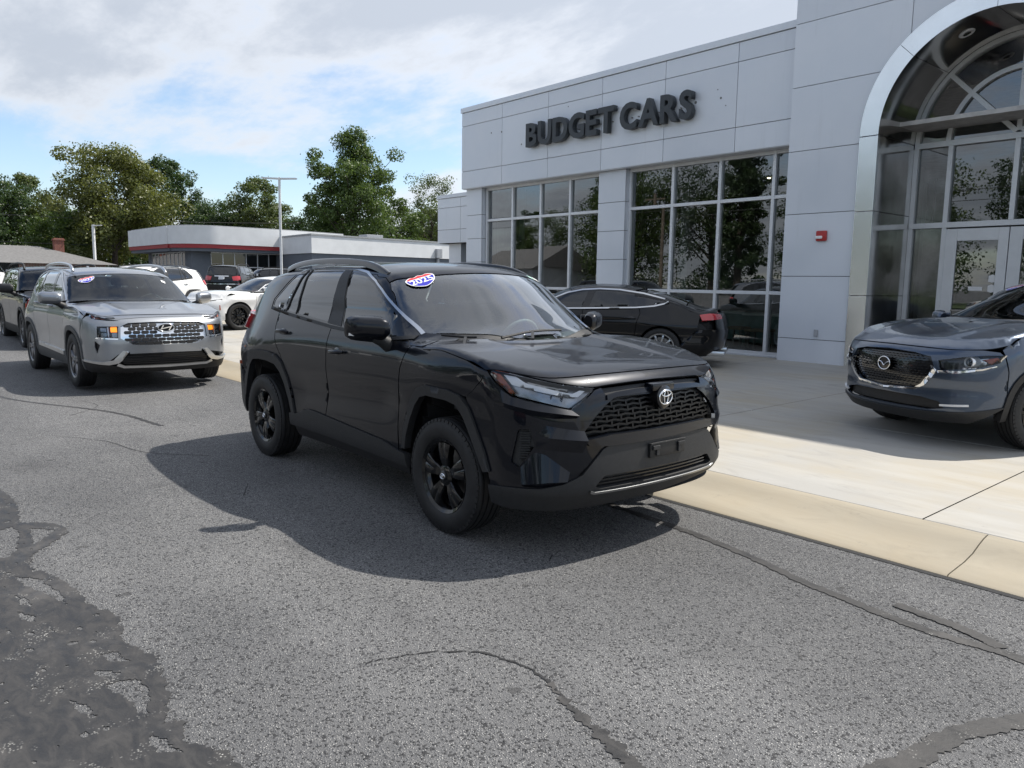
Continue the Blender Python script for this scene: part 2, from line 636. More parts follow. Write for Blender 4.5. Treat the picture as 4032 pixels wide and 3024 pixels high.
def mesh_panel(shape, poly, proj, res=0.035, holes=(), off=0.0, thick=0.012, mirror=False, warp=None, lip=0.0):
    """triangulated polygon dropped on the body; returns verts, faces, normals(top)"""
    sx = 0.85 if proj[0] == 'C' else 1.0
    loops = [resample(poly, res, sx)] + [resample(h, res, sx) for h in holes]
    pts, edges = [], []
    for lp in loops:
        b = len(pts)
        pts += lp
        edges += [(b + i, b + (i + 1) % len(lp)) for i in range(len(lp))]
    A = np.array(loops[0])
    lo, hi = A.min(0), A.max(0)
    gx = np.arange(lo[0] + res * .5 / sx, hi[0], res / sx); gz = np.arange(lo[1] + res * .5, hi[1], res)
    if len(gx) and len(gz):
        G = np.array([(a + (0.5 * res / sx if j % 2 else 0), b) for j, b in enumerate(gz) for a in gx])
        ok = inside(loops[0], G)
        for h in loops[1:]: ok &= ~inside(h, G)
        G = G[ok]
        B = np.array(pts)
        if len(G):
            S = np.array([sx, 1.0])
            dm = np.full(len(G), 9.0)
            for i in range(0, len(B), 200):
                dd = np.linalg.norm((G[:, None, :] - B[None, i:i + 200, :]) * S, axis=2).min(1)
                dm = np.minimum(dm, dd)
            G = G[dm > res * 0.45]
        pts += [tuple(g) for g in G]
    V, _, F, _, _, _ = delaunay_2d_cdt([Vector(p) for p in pts], edges, [], 0, 1e-6)
    UV = np.array([(v.x, v.y) for v in V])
    F = np.array([f for f in F if len(f) == 3])
    cen = UV[F].mean(1)
    ok = inside(loops[0], cen)
    for h in loops[1:]: ok &= ~inside(h, cen)
    F = F[ok]
    us = np.unique(F)
    rm_ = np.full(len(UV), -1); rm_[us] = np.arange(len(us))
    UV = UV[us]; F = rm_[F]
    P = shape.hit(UV, proj)
    if warp is not None: P = warp(P)
    N = shape.normal(P)
    P = P + N * off
    # orientation
    fn = np.cross(P[F[:, 1]] - P[F[:, 0]], P[F[:, 2]] - P[F[:, 0]])
    fl = (fn * N[F[:, 0]]).sum(1) < 0
    F[fl] = F[fl][:, ::-1]
    # rim from boundary edges
    cnt = {}
    for t in F:
        for a, b in ((t[0], t[1]), (t[1], t[2]), (t[2], t[0])):
            cnt[(a, b)] = cnt.get((a, b), 0) + 1
    be = [e for e in cnt if (e[1], e[0]) not in cnt]
    verts = P.tolist(); faces = F.tolist(); nrm = N.tolist()
    ntop = len(faces)
    if thick:
        mp1 = {}
        for a, b in be:
            for q in (a, b):
                if q not in mp1:
                    mp1[q] = len(verts)
                    verts.append((P[q] - N[q] * thick).tolist()); nrm.append(N[q].tolist())
        for a, b in be:
            faces.append([b, a, mp1[a]]); faces.append([b, mp1[a], mp1[b]])
    return verts, faces, nrm, ntop

def put_panel(name, parts, mat, parent):
    verts, faces, nrm, top = [], [], [], []
    for (v, f, n, nt_) in parts:
        b = len(verts)
        verts += v; nrm += n
        faces += [[i + b for i in t] for t in f]
        top += [i < nt_ for i in range(len(f))]
    V = np.array(verts, np.float32); F = np.array(faces, np.int32)
    me = bpy.data.meshes.new(name)
    me.vertices.add(len(V)); me.vertices.foreach_set('co', V.ravel())
    me.loops.add(F.size); me.loops.foreach_set('vertex_index', F.ravel())
    me.polygons.add(len(F)); me.polygons.foreach_set('loop_start', np.arange(0, F.size, 3, dtype=np.int32))
    me.materials.append(mat)
    me.update(calc_edges=True)
    me.shade_smooth()
    NV = np.array(nrm)
    fn = np.cross(V[F[:, 1]] - V[F[:, 0]], V[F[:, 2]] - V[F[:, 0]])
    fn = fn / np.maximum(np.linalg.norm(fn, axis=1, keepdims=True), 1e-12)
    ln = np.where(np.array(top)[:, None, None], NV[F], fn[:, None, :].repeat(3, 1)).reshape(-1, 3).tolist()
    me.normals_split_custom_set(ln)
    o = bpy.data.objects.new(name, me)
    return link(o, parent)

class CarB:
    def __init__(s, name, shape, loc, rz, label, cat='car', res=0.035, group=None):
        s.sh = shape
        s.root = empty(name, loc, rz)
        tag(s.root, label, cat, group)
        s.res = res
    def panel(s, name, poly, proj, mat, off=0.0, thick=0.012, holes=(), parent=None, res=None, warp=None):
        if proj[0] == 'S' and warp is None:
            rd = lambda pl: tuple((round(float(a), 5), round(float(b), 5)) for a, b in pl)
            key = (rd(poly), off, thick, res, tuple(rd(h) for h in holes))
            if not hasattr(s, 'cache'): s.cache = {}
            if key in s.cache:
                k0, (vv, ff, nn, nt_) = s.cache[key]
                if k0 == proj[1]: v = (vv, ff, nn, nt_)
                else: v = ([[p[0], -p[1], p[2]] for p in vv], [[f[0], f[2], f[1]] for f in ff], [[p[0], -p[1], p[2]] for p in nn], nt_)
            else:
                v = mesh_panel(s.sh, poly, proj, res or s.res, holes, off, thick)
                s.cache[key] = (proj[1], v)
        else:
            v = mesh_panel(s.sh, poly, proj, res or s.res, holes, off, thick, warp=warp)
        return put_panel(name, [v], mat, parent or s.root)
    def both(s, name, poly, mat, off=0.0, thick=0.012, holes=(), res=None, sides='RL', parent=None):
        """side panel (x,z) on the right and on the left"""
        o = []
        for k in sides:
            o.append(s.panel(name, poly, ('S', k), mat, off, thick, holes, res=res, parent=parent))
        return o
    def bothc(s, name, poly, mat, c=0.0, off=0.0, thick=0.012, holes=(), res=None, sides='RL', parent=None):
        """wrap-round panel (angle,z), given for the right side (negative angles)"""
        o = []
        for k in sides:
            sg = 1 if k == 'R' else -1
            o.append(s.panel(name, [(a * sg, z) for a, z in poly], ('C', c), mat, off, thick, [[(a * sg, z) for a, z in h] for h in holes], res=res, parent=parent))
        return o
    def strip(s, name, path, w, proj, mat, off=0.004, thick=0.006, parent=None, res=None):
        """band of width w along a polyline in the projection plane"""
        P = [np.array(p, float) for p in path]
        L, Rr = [], []
        for i in range(len(P)):
            t = P[min(i + 1, len(P) - 1)] - P[max(i - 1, 0)]
            t = t / max(np.linalg.norm(t), 1e-9)
            n = np.array([-t[1], t[0]])
            ww = w[i] if hasattr(w, '__len__') else w
            L.append(tuple(P[i] + n * ww / 2)); Rr.append(tuple(P[i] - n * ww / 2))
        return s.panel(name, L + Rr[::-1], proj, mat, off, thick, parent=parent, res=res)
    def loft(s, name, lines, offs, proj, mat, n=14, parent=None, smooth=30, mirror=False, close=True):
        """sculpted strip through several outlines, each standing off the body by its own amount"""
        rows = []
        for ln, of in zip(lines, offs):
            L = np.array(ln, float)
            if mirror:
                L = L * np.array([-1.0, 1.0]); of = np.array(of) * .45 if hasattr(of, '__len__') else of * .45
            dd = np.concatenate([[0], np.cumsum(np.linalg.norm(np.diff(L, axis=0), axis=1))])
            tt = np.linspace(0, dd[-1], n)
            uv = np.stack([np.interp(tt, dd, L[:, 0]), np.interp(tt, dd, L[:, 1])], 1)
            P = s.sh.hit(uv, proj)
            N = s.sh.normal(P)
            k = np.array([of] * n) if not hasattr(of, '__len__') else np.interp(tt / max(dd[-1], 1e-9), np.linspace(0, 1, len(of)), of)
            rows.append(P + N * k[:, None])
        m = len(rows)
        mb = MB()
        mb.add(np.concatenate(rows).tolist(), [(i * n + j, i * n + j + 1, (i + 1) * n + j + 1, (i + 1) * n + j) for i in range(m - 1) for j in range(n - 1)])
        o = mb.build(name, mat, parent or s.root, smooth, fix=False)
        # face outwards
        me = o.data
        c0 = np.array(me.polygons[0].center); nn = np.array(me.polygons[0].normal)
        if float((s.sh.normal(c0[None])[0] * nn).sum()) < 0: me.flip_normals()
        return o
    def pos(s, uv, proj, off=0.0):
        P = s.sh.hit([uv], proj)
        N = s.sh.normal(P)
        return Vector((P + N * off)[0]), Vector(N[0])
    def core(s, zt, axles, rw=0.40, yin=0.56, mat=None, n=70, off=0.03, zfl=0.3):
        """dark inner hull behind the panel gaps, open at the wheel wells"""
        xs = np.linspace(-s.rearlen, s.frontlen, n)
        m = 28
        an = np.linspace(-math.pi * 0.5, math.pi * 0.5, m)
        verts, faces = [], []
        zc = 0.62
        sh = s.sh
        def fin(x, y, z):
            g = np.maximum(sh.f(x, y, z) + off, z - zt(x))
            for ax, rz in axles:
                r = np.hypot(x - ax, z - rz)
                g = np.maximum(g, np.minimum(rw - r, np.abs(y) - yin))
            return g
        o = np.zeros((n * m, 3)); o[:, 0] = np.repeat(xs, m); o[:, 2] = zc
        d = np.tile(np.stack([np.zeros(m), np.cos(an), np.sin(an)], 1), (n, 1))
        t = np.zeros(n * m); alive = np.ones(n * m, bool)
        for q in np.linspace(0, 1.3, 60):
            P = o + d * q
            v = fin(P[:, 0], P[:, 1], P[:, 2])
            alive &= v < 0
            t = np.where(alive, q, t)
        PP = (o + d * t[:, None]).reshape(n, m, 3)
        for P in PP:
            verts += P.tolist() + [[p[0], -p[1], p[2]] for p in P[::-1].tolist()]
        k = 2 * m
        for i in range(n - 1):
            for j in range(k):
                l = (j + 1) % k
                faces.append((i * k + j, i * k + l, (i + 1) * k + l, (i + 1) * k + j))
        faces.append(tuple(range(k))); faces.append(tuple((n - 1) * k + j for j in range(k))[::-1])
        return from_data('underbody', verts, faces, mat, s.root)

# ---- wheels
def spoke_mesh(mb, ang, w0, w1, r0, r1, y0, y1, th, bow=0.0, n=6):
    """tapered spoke; outer face is towards -y"""
    ca, sa = math.cos(ang), math.sin(ang)
    base = len(mb.v)
    for i in range(n + 1):
        t = i / n
        r = r0 + (r1 - r0) * t
        w = w0 + (w1 - w0) * t
        y = y0 + (y1 - y0) * t - bow * math.sin(math.pi * t)
        for (dw, dy) in ((-w * .5, th), (-w * .42, 0.006), (-w * .30, 0.0), (w * .30, 0.0), (w * .42, 0.006), (w * .5, th)):
            mb.v.append((r * ca - dw * sa, y + dy, r * sa + dw * ca))
    for i in range(n):
        for j in range(5):
            a = base + i * 6 + j
            mb.f.append((a, a + 1, a + 7, a + 6))
        a = base + i * 6
        mb.f.append((a + 5, a, a + 6, a + 11))
    mb.f.append(tuple(base + j for j in range(6))[::-1]); mb.f.append(tuple(base + n * 6 + j for j in range(6)))

TYRE = None
def wheel(root, x, y, r, rim, width, style, mrim, side='R', name='wheel', rot=0.0, caliper=True, mcap=None, detail=True, logo=None, z=None, mdark=None):
    """wheel as a part with sub-parts; outer face at -y for the right side"""
    w = empty(name, (x, y, r if z is None else z), 0 if side == 'R' else math.pi, root)
    seg = 64 if detail else 40
    h = width / 2
    mb = MB()
    sw = r - rim
    prof = [(rim - 0.012, -h * .70), (rim + 0.004, -h * .86), (rim + sw * .22, -h * .985), (rim + sw * .50, -h * 1.0), (rim + sw * .78, -h * .955), (r - 0.020, -h * .885), (r - 0.006, -h * .80)]
    if detail:
        for a in (-.56, -.2, .2, .56):
            prof += [(r, h * (a - .13)), (r, h * (a - .045)), (r - .008, h * (a - .04)), (r - .008, h * (a + .04)), (r, h * (a + .045))]
    else:
        prof += [(r, -h * .6), (r, h * .6)]
    prof += [(r - 0.006, h * .80), (r - 0.020, h * .885), (rim + sw * .5, h), (rim, h * .8), (rim - .02, h * .6)]
    mb.lathe(prof, seg)
    t = mb.build('tyre', MATS['tyre'], w, 40)
    if detail:
        m2 = MB()     # shoulder blocks of the tread
        nb = 56
        for k in range(nb):
            a = 2 * math.pi * k / nb
            for sg in (-1, 1):
                c = Vector((math.cos(a) * (r - .0165), sg * h * .865, math.sin(a) * (r - .0165)))
                rd = Vector((math.cos(a), 0, math.sin(a))); tg = Vector((-math.sin(a), 0, math.cos(a)))
                m2.obox(c, tg * (math.pi * r / nb * .74), (rd * .2 + Vector((0, sg, 0))).normalized() * .0065 , (rd - Vector((0, sg * .25, 0))).normalized() * .010)
        tag(m2.build('tread_blocks', MATS['tyre'], w), kind='stuff')
    # rim barrel and lip
    mb = MB()
    mb.lathe([(rim - .014, -h * .80), (rim + .006, -h * .90), (rim + .010, -h * .84), (rim + .002, -h * .74), (rim - .012, -h * .68), (rim - .028, -h * .45), (rim - .032, h * .2), (rim - .030, h * .8)], seg)
    rm = mb.build('rim', mrim, w, 45)
    yf = -h * .62
    mb = MB()
    hub = 0.075
    if style == 'five_wide':
        for k in range(5):
            a = rot + k * 2 * math.pi / 5
            for d in (-.155, .155):
                spoke_mesh(mb, a + d, .040, .078, .048, rim - .020, yf - .012, yf - .022, .045, .010)
            spoke_mesh(mb, a, .05, .020, .045, rim * .55, yf + .004, yf + .012, .03, 0)
    elif style == 'five_twin':
        for k in range(5):
            a = rot + k * 2 * math.pi / 5
            for d in (-.13, .13):
                spoke_mesh(mb, a + d, .040, .046, .05, rim - .02, yf - .012, yf - .018, .035, .01)
    elif style == 'ten':
        for k in range(10):
            spoke_mesh(mb, rot + k * 2 * math.pi / 10, .030, .044, .05, rim - .02, yf - .01, yf - .018, .035, .01)
    elif style == 'five_y':
        for k in range(5):
            a = rot + k * 2 * math.pi / 5
            spoke_mesh(mb, a, .070, .055, .04, rim * .62, yf - .012, yf - .016, .04, .008)
            for d in (-.22, .22):
                a0 = Vector((math.cos(a), 0, math.sin(a))) * rim * .5
                a1 = Vector((math.cos(a + d), 0, math.sin(a + d))) * (rim - .018)
                mb.bar(a0 + Vector((0, yf - .006, 0)), a1 + Vector((0, yf - .004, 0)), .04, .03, (0, 1, 0))
    mb.lathe([(0.0, yf - .022), (hub * .6, yf - .022), (hub * .9, yf - .012), (hub, yf + .03)], 24)
    mb.build('spokes', mrim, w, 40)
    # hub cap, lug nuts
    mb = MB()
    mb.lathe([(0, yf - .034), (.024, yf - .034), (.031, yf - .030), (.033, yf - .018)], 24)
    mb.build('hub_cap', mcap or mrim, w, 40)
    if logo == 'ring':
        mb = MB()
        for (rx, rz_, oz) in ((.024, .017, 0), (.008, .016, 0), (.016, .006, .007)):
            mb.tube([(rx * math.cos(q * math.pi / 10), yf - .036, oz + rz_ * math.sin(q * math.pi / 10)) for q in range(20)], .0022, 6, True)
        mb.build('hub_emblem', MATS['chrome'], w, 60)
    if detail:
        mb = MB()
        for k in range(5):
            a = rot + (k + .5) * 2 * math.pi / 5
            mb.lathe([(0, yf - .012), (.010, yf - .012), (.012, yf + .02)], 6, 'y', (.057 * math.cos(a), 0, .057 * math.sin(a)))
        tag(mb.build('lug_nuts', MATS['steel'], w), kind='stuff')
    mb = MB()
    mb.lathe([(.05, 0.0), (rim * .74, 0.0), (rim * .74, .02), (.05, .02)], 40, 'y', (0, yf + .075, 0))
    mb.build('brake_disc', MATS['steel'], w, 40)
    if caliper:
        mb = MB()
        mb.cbox(rim * .42, rim * .80, yf + .055, yf + .12, -.07, .07, .012)
        mb.build('brake_caliper', MATS['steel'], w)
    mb = MB()
    mb.lathe([(0, h * .55), (rim - .03, h * .55)], 32)
    mb.build('wheel_back', MATS['black_plastic'], w)
    return w

def emblem_three_ellipses(parent, c, nrm, w, h, mat, tr=.006):
    n = Vector(nrm).normalized()
    u = Vector((0, 0, 1)).cross(n).normalized()
    v = n.cross(u)
    mb = MB()
    def ell(rx, ry, ox, oy, r, dz=0):
        mb.tube([Vector(c) + u * (ox + rx * math.cos(q * math.pi / 18)) + v * (oy + ry * math.sin(q * math.pi / 18)) + n * dz for q in range(36)], r, 8, True)
    ell(w / 2, h / 2, 0, 0, tr)
    ell(w * .155, h * .47, 0, 0, tr * .85, .002)
    ell(w * .36, h * .20, 0, h * .26, tr * .85, .003)
    return mb.build('emblem', mat, parent, 60)
# ---- car materials
MATS['tyre'] = simple('tyre', (0.012, 0.012, 0.013), 0.62, 0, 0.25, 20, 0.25, 120)
MATS['black_plastic'] = simple('black_plastic', (0.010, 0.010, 0.011), 0.55, 0, 0.2, 30)
MATS['grey_plastic'] = simple('grey_plastic', (0.019, 0.0195, 0.021), 0.55, 0, 0.12, 40, 0.25, 900)
MATS['gloss_black'] = paint('gloss_black', (0.004, 0.004, 0.005), 0, 0.3)
MATS['chrome'] = simple('chrome', (0.82, 0.83, 0.85), 0.10, 1.0, 0.03)
MATS['satin_silver'] = simple('satin_silver', (0.62, 0.63, 0.64), 0.28, 1.0, 0.05)
MATS['steel'] = simple('steel', (0.30, 0.29, 0.28), 0.42, 1.0, 0.2, 30)
MATS['rim_black'] = paint('rim_black', (0.003, 0.003, 0.0035), 0.1, 0.25, 0, 0.01, 0.8)
MATS['rim_silver'] = simple('rim_silver', (0.55, 0.56, 0.58), 0.25, 0.9, 0.05)
MATS['rim_grey'] = simple('rim_grey', (0.22, 0.22, 0.23), 0.3, 0.8, 0.08)
MATS['paint_black'] = paint('paint_black', (0.0028, 0.0042, 0.0085), 0.25, 0.32, 0.3, 0.004, 0.60)
MATS['paint_black2'] = paint('paint_black2', (0.003, 0.0035, 0.005), 0.2, 0.32, 0.2, 0.004, 0.6)
MATS['paint_silver'] = paint('paint_silver', (0.31, 0.325, 0.35), 0.85, 0.33, 0.12, 0.06)
MATS['paint_grey'] = paint('paint_grey', (0.068, 0.090, 0.130), 0.75, 0.30, 0.25, 0.03)
MATS['paint_dark'] = paint('paint_dark', (0.016, 0.017, 0.018), 0.4, 0.32, 0.2, 0.02, 0.6)
MATS['paint_white'] = paint('paint_white', (0.78, 0.78, 0.77), 0.0, 0.35, 0.0, 0.03)
MATS['paint_red'] = paint('paint_red', (0.22, 0.012, 0.015), 0.3, 0.33, 0.1, 0.03)
MATS['paint_maroon'] = paint('paint_maroon', (0.07, 0.006, 0.01), 0.3, 0.33, 0.1, 0.03)
MATS['glass_ws'] = glass('glass_ws', (0.66, 0.78, 0.74), 3.2)
MATS['glass_ws2'] = glass('glass_ws2', (0.30, 0.36, 0.36), 1.3)
MATS['glass_side'] = glass('glass_side', (0.06, 0.068, 0.075), 1.9)
MATS['glass_clear'] = glass('glass_clear', (0.60, 0.68, 0.66), 1.1)
MATS['glass_lamp'] = glass('glass_lamp', (0.90, 0.92, 0.94), 1.0)
MATS['lamp_white'] = simple('lamp_white', (0.80, 0.81, 0.83), 0.22, 0.35, 0.03)
MATS['lamp_dark'] = simple('lamp_dark', (0.020, 0.021, 0.024), 0.25, 0.3, 0.2)
MATS['lamp_amber'] = simple('lamp_amber', (0.42, 0.085, 0.03), 0.25, 0, 0.1)
MATS['lamp_red'] = simple('lamp_red', (0.48, 0.025, 0.035), 0.18, 0, 0.1, Coat_Weight=1.0)
MATS['lamp_lit'] = emis('lamp_lit', (1.0, 0.27, 0.01), 1.3)
MATS['lamp_mid'] = simple('lamp_mid', (0.30, 0.31, 0.33), 0.22, 0.7, 0.25, 14)
MATS['interior'] = simple('interior', (0.06, 0.062, 0.064), 0.75, 0, 0.15, 12)
MATS['interior_light'] = simple('interior_light', (0.22, 0.225, 0.225), 0.7, 0, 0.12, 12)
MATS['decal_white'] = simple('decal_white', (0.82, 0.82, 0.82), 0.4, 0, 0.03)
MATS['decal_red'] = simple('decal_red', (0.62, 0.03, 0.04), 0.4, 0, 0.05)
MATS['decal_blue'] = simple('decal_blue', (0.03, 0.03, 0.42), 0.4, 0, 0.05)
MATS['plate'] = simple('plate', (0.6, 0.62, 0.66), 0.4, 0, 0.1, 60)
MATS['grille_black'] = simple('grille_black', (0.005, 0.005, 0.006), 0.36, 0, 0.2, Specular_IOR_Level=0.3)
MATS['dark_satin'] = simple('dark_satin', (0.34, 0.35, 0.36), 0.3, 1.0, 0.06)
MATS['decal_green'] = simple('decal_green', (0.45, 0.68, 0.60), 0.4, 0, 0.05)

# ------------------------------------------------------------------ ground
rng = random.Random(7)
def gz(x, y):
    t = min(1.0, max(0.0, (-x - 12.0) / 30.0))
    return 0.55 * (math.sqrt(t * t + .0036) - .06) / (math.sqrt(1.0036) - .06)
def az(x, y):
    """concrete apron, rising gently towards the building"""
    return 0.115 + max(0.0, y - 4.95) * 0.0093 + gz(x, y)

# worn asphalt: binder with light aggregate
t = NT('asphalt')
v = t.coord('Object')
nv = t.n('ShaderNodeTexNoise', noise_dimensions='2D'); t.l(v, nv.inputs['Vector']); nv.inputs['Scale'].default_value = 60.0; nv.inputs['Detail'].default_value = 2
vv = t.n('ShaderNodeMixRGB'); vv.blend_type = 'ADD'; vv.inputs[0].default_value = 0.006
t.l(v, vv.inputs[1]); t.l(nv.outputs[1], vv.inputs[2])
st = t.n('ShaderNodeTexVoronoi', voronoi_dimensions='2D'); t.l(vv.outputs[0], st.inputs['Vector']); st.inputs['Scale'].default_value = 118.0; st.inputs['Randomness'].default_value = 1.0
st2 = t.n('ShaderNodeTexVoronoi', voronoi_dimensions='2D'); t.l(vv.outputs[0], st2.inputs['Vector']); st2.inputs['Scale'].default_value = 260.0
sepc = t.n('ShaderNodeSeparateColor'); t.l(st.outputs['Color'], sepc.inputs[0])
sepc2 = t.n('ShaderNodeSeparateColor'); t.l(st2.outputs['Color'], sepc2.inputs[0])
worn = t.ramp(t.noise2(v, 0.35, 5, 0.6), 0.34, 0.66)
inst = t.ramp(st.outputs['Distance'], 0.0, 0.62, 1.0, 0.0)
big = t.math('MULTIPLY', t.ramp(sepc.outputs[0], 0.36, 0.92), inst)
small = t.math('MULTIPLY', t.ramp(sepc2.outputs[1], 0.45, 1.0), t.ramp(st2.outputs['Distance'], 0.05, 0.6, 1.0, 0.0))
c0 = t.mix(worn, (0.088, 0.089, 0.093), (0.140, 0.140, 0.142))
c1 = t.mix(t.math('MULTIPLY', small, 0.75), c0, (0.42, 0.415, 0.40))
c2 = t.mix(t.math('MULTIPLY', big, 0.92), c1, t.mix(sepc.outputs[1], (0.24, 0.244, 0.255), (0.80, 0.785, 0.75)))
stain = t.ramp(t.noise2(v, 1.3, 6, 0.7), 0.56, 0.80)
c3_ = t.mix(t.math('MULTIPLY', stain, 0.40), c2, (0.05, 0.05, 0.052))
lane = t.ramp(t.noise2(t.coord('Object', scale=(0.10, 0.75, 1)), 1.0, 4, 0.55), 0.40, 0.62)
c3_ = t.mix(t.math('MULTIPLY', lane, 0.30), c3_, (0.075, 0.075, 0.077))
drip = t.ramp(t.noise2(v, 7.0, 3, 0.5), 0.735, 0.78)
c3_ = t.mix(t.math('MULTIPLY', drip, 0.6), c3_, (0.035, 0.034, 0.034))
pit = t.ramp(sepc.outputs[2], 0.80, 0.88)
c4 = t.mix(t.math('MULTIPLY', pit, 0.8), c3_, (0.018, 0.018, 0.02))
hh = t.math('ADD', t.math('MULTIPLY', inst, t.ramp(sepc.outputs[0], 0.1, 1.0)), t.math('MULTIPLY', st2.outputs['Distance'], -0.35))
t.bsdf(c4, t.ramp(sepc.outputs[1], 0, 1, 0.62, 0.9), 0, t.bump(hh, 1.0, 0.007), Specular_IOR_Level=0.35)
MATS['asphalt'] = t.m

t = NT('tar')
v = t.coord('Object')
wr = t.noise2(t.coord('Object', scale=(1, 2.4, 1), rot=(0, 0, .25)), 7, 7, 0.66, 0.5)
cc = t.mix(t.ramp(wr, 0.32, 0.72), (0.018, 0.0176, 0.018), (0.043, 0.041, 0.040))
gv = t.n('ShaderNodeTexVoronoi', voronoi_dimensions='2D'); t.l(v, gv.inputs['Vector']); gv.inputs['Scale'].default_value = 105.0
gs = t.n('ShaderNodeSeparateColor'); t.l(gv.outputs['Color'], gs.inputs[0])
gm = t.ramp(t.noise2(v, 5.0, 6, 0.7), 0.54, 0.72)
grain = t.math('MULTIPLY', t.math('MULTIPLY', t.ramp(gs.outputs[0], 0.55, 0.8), t.ramp(gv.outputs['Distance'], 0.1, 0.5, 1.0, 0.0)), gm)
cc = t.mix(t.math('MULTIPLY', grain, 0.9), cc, (0.46, 0.45, 0.42))
dust_ = t.ramp(t.noise2(v, 2.2, 6, 0.7), 0.5, 0.8)
cc = t.mix(t.math('MULTIPLY', dust_, 0.30), cc, (0.16, 0.15, 0.14))
t.bsdf(cc, t.ramp(wr, 0.3, 0.7, 0.50, 0.75), 0, t.bump(t.math('ADD', t.noise2(v, 30, 6, 0.62), t.math('MULTIPLY', grain, 1.2)), 0.35, 0.005))
MATS['tar'] = t.m
MATS['crack'] = simple('crack', (0.02, 0.02, 0.021), 0.9, 0, 0.3, 40)

def concrete(name, base, warm, seed):
    t = NT(name)
    v = t.coord('Object', loc=(seed, 0, 0))
    vs_ = t.coord('Object', scale=(0.35, 2.2, 1), loc=(seed, 3, 0))
    a = t.ramp(t.noise2(v, 0.55, 6, 0.62), 0.32, 0.70)
    b = t.ramp(t.noise2(vs_, 1.4, 7, 0.66, 0.3), 0.40, 0.72)
    f = t.ramp(t.noise2(v, 160, 3, 0.6), 0.35, 0.7)
    c = t.mix(a, base, warm)
    c = t.mix(t.math('MULTIPLY', b, 0.55), c, [min(1, x * 1.22) for x in base])
    c = t.mix(t.math('MULTIPLY', f, 0.10), c, (0.22, 0.21, 0.2))
    sp = t.ramp(t.noise2(v, 5.5, 8, 0.75), 0.62, 0.78)
    c = t.mix(t.math('MULTIPLY', sp, 0.45), c, (0.17, 0.16, 0.14))
    st_ = t.ramp(t.noise2(t.coord('Object', scale=(0.5, 1.6, 1), loc=(seed + 9, 1, 0)), 2.6, 8, 0.72, 0.6), 0.50, 0.75)
    c = t.mix(t.math('MULTIPLY', st_, 0.35), c, [x * 0.62 for x in base])
    t.bsdf(c, 0.85, 0, t.bump(t.noise2(v, 220, 4, 0.6), 0.25, 0.003))
    MATS[name] = t.m
    return t.m
concrete('slab_concrete', (0.345, 0.335, 0.312), (0.365, 0.328, 0.262), 0)
concrete('curb_concrete', (0.335, 0.295, 0.225), (0.345, 0.285, 0.195), 5)
MATS['joint'] = simple('joint', (0.06, 0.055, 0.05), 0.95, 0, 0.2, 30)
MATS['grass'] = simple('grass', (0.07, 0.10, 0.035), 0.95, 0, 0.35, 3.0, 0.5, 60)

# asphalt sheet, out to the horizon
xs_ = [-700, -300, -160, -110] + [-90 + 5 * i for i in range(9)] + [-45 + 2.0 * i for i in range(16)] + [-13, -8, 0, 12, 40, 120, 400]
ys_ = [-500, -160, -60, -20, -6, 0, 4.375]
vs, fs = [], []
for x in xs_:
    for y in ys_: vs.append((x, y, gz(x, y)))
ny_ = len(ys_)
for i in range(len(xs_) - 1):
    for j in range(ny_ - 1):
        fs.append((i * ny_ + j, (i + 1) * ny_ + j, (i + 1) * ny_ + j + 1, i * ny_ + j + 1))
road = from_data('asphalt_lot', vs, fs, MATS['asphalt'])
tag(road, kind='structure')
ys2 = [4.375, 13.3, 30, 60, 160, 500]
vs, fs = [], []
xs2 = [x for x in xs_ if x <= -31]
for x in xs2 + [-30.2]:
    for y in ys2: vs.append((x, y, gz(x, y)))
n2_ = len(ys2)
for i in range(len(xs2)):
    for j in range(n2_ - 1):
        fs.append((i * n2_ + j, (i + 1) * n2_ + j, (i + 1) * n2_ + j + 1, i * n2_ + j + 1))
far = from_data('far_lot', vs, fs, MATS['asphalt'])
tag(far, kind='structure')
mb = MB(); mb.add([(-30.2, 24, .3), (400, 24, .1), (400, 500, .1), (-30.2, 500, .5)], [(0, 1, 2, 3)])
tag(mb.build('rear_ground', MATS['grass'], fix=False), kind='structure')
# verge across the street, behind the camera
mb = MB(); mb.add([(-400, -300, .05), (300, -300, .05), (300, -26, .05), (-400, -26, .62)], [(0, 1, 2, 3)])
tag(mb.build('verge', MATS['grass'], fix=False), kind='structure')

# crack sealer and cracks lying on the asphalt
def jitter_loop(pts, res, amp, seed):
    rg_ = random.Random(seed)
    P = resample(pts, res)
    out_ = []
    n = len(P)
    ph = [rg_.uniform(0, 6.28) for _ in range(6)]
    for i, p in enumerate(P):
        a = np.array(P[i - 1]); b = np.array(P[(i + 1) % n])
        tt = b - a; tt = tt / max(np.linalg.norm(tt), 1e-6)
        nn = np.array([-tt[1], tt[0]])
        q = sum(math.sin(i * f_ + ph[k]) / (k + 1.2) for k, f_ in enumerate((.55, 1.1, 1.9, 2.7)))
        out_.append(tuple(np.array(p) + nn * amp * (q * .6 + rg_.uniform(-.6, .6))))
    return out_
def sheet(name, outer, holes, mat, z, parent, th=.004):
    loops = [outer] + list(holes)
    pts, ed = [], []
    for lp in loops:
        b = len(pts)
        pts += lp; ed += [(b + i, b + (i + 1) % len(lp)) for i in range(len(lp))]
    V, _, F, _, _, _ = delaunay_2d_cdt([Vector(p) for p in pts], ed, [], 0, 1e-6)
    UV = np.array([(q.x, q.y) for q in V]); F = np.array([f for f in F if len(f) == 3])
    cen = UV[F].mean(1)
    ok = inside(outer, cen)
    for h in holes: ok &= ~inside(h, cen)
    return from_data(name, [(p[0], p[1], z) for p in UV], [tuple(f) for f in F[ok]], mat, parent)
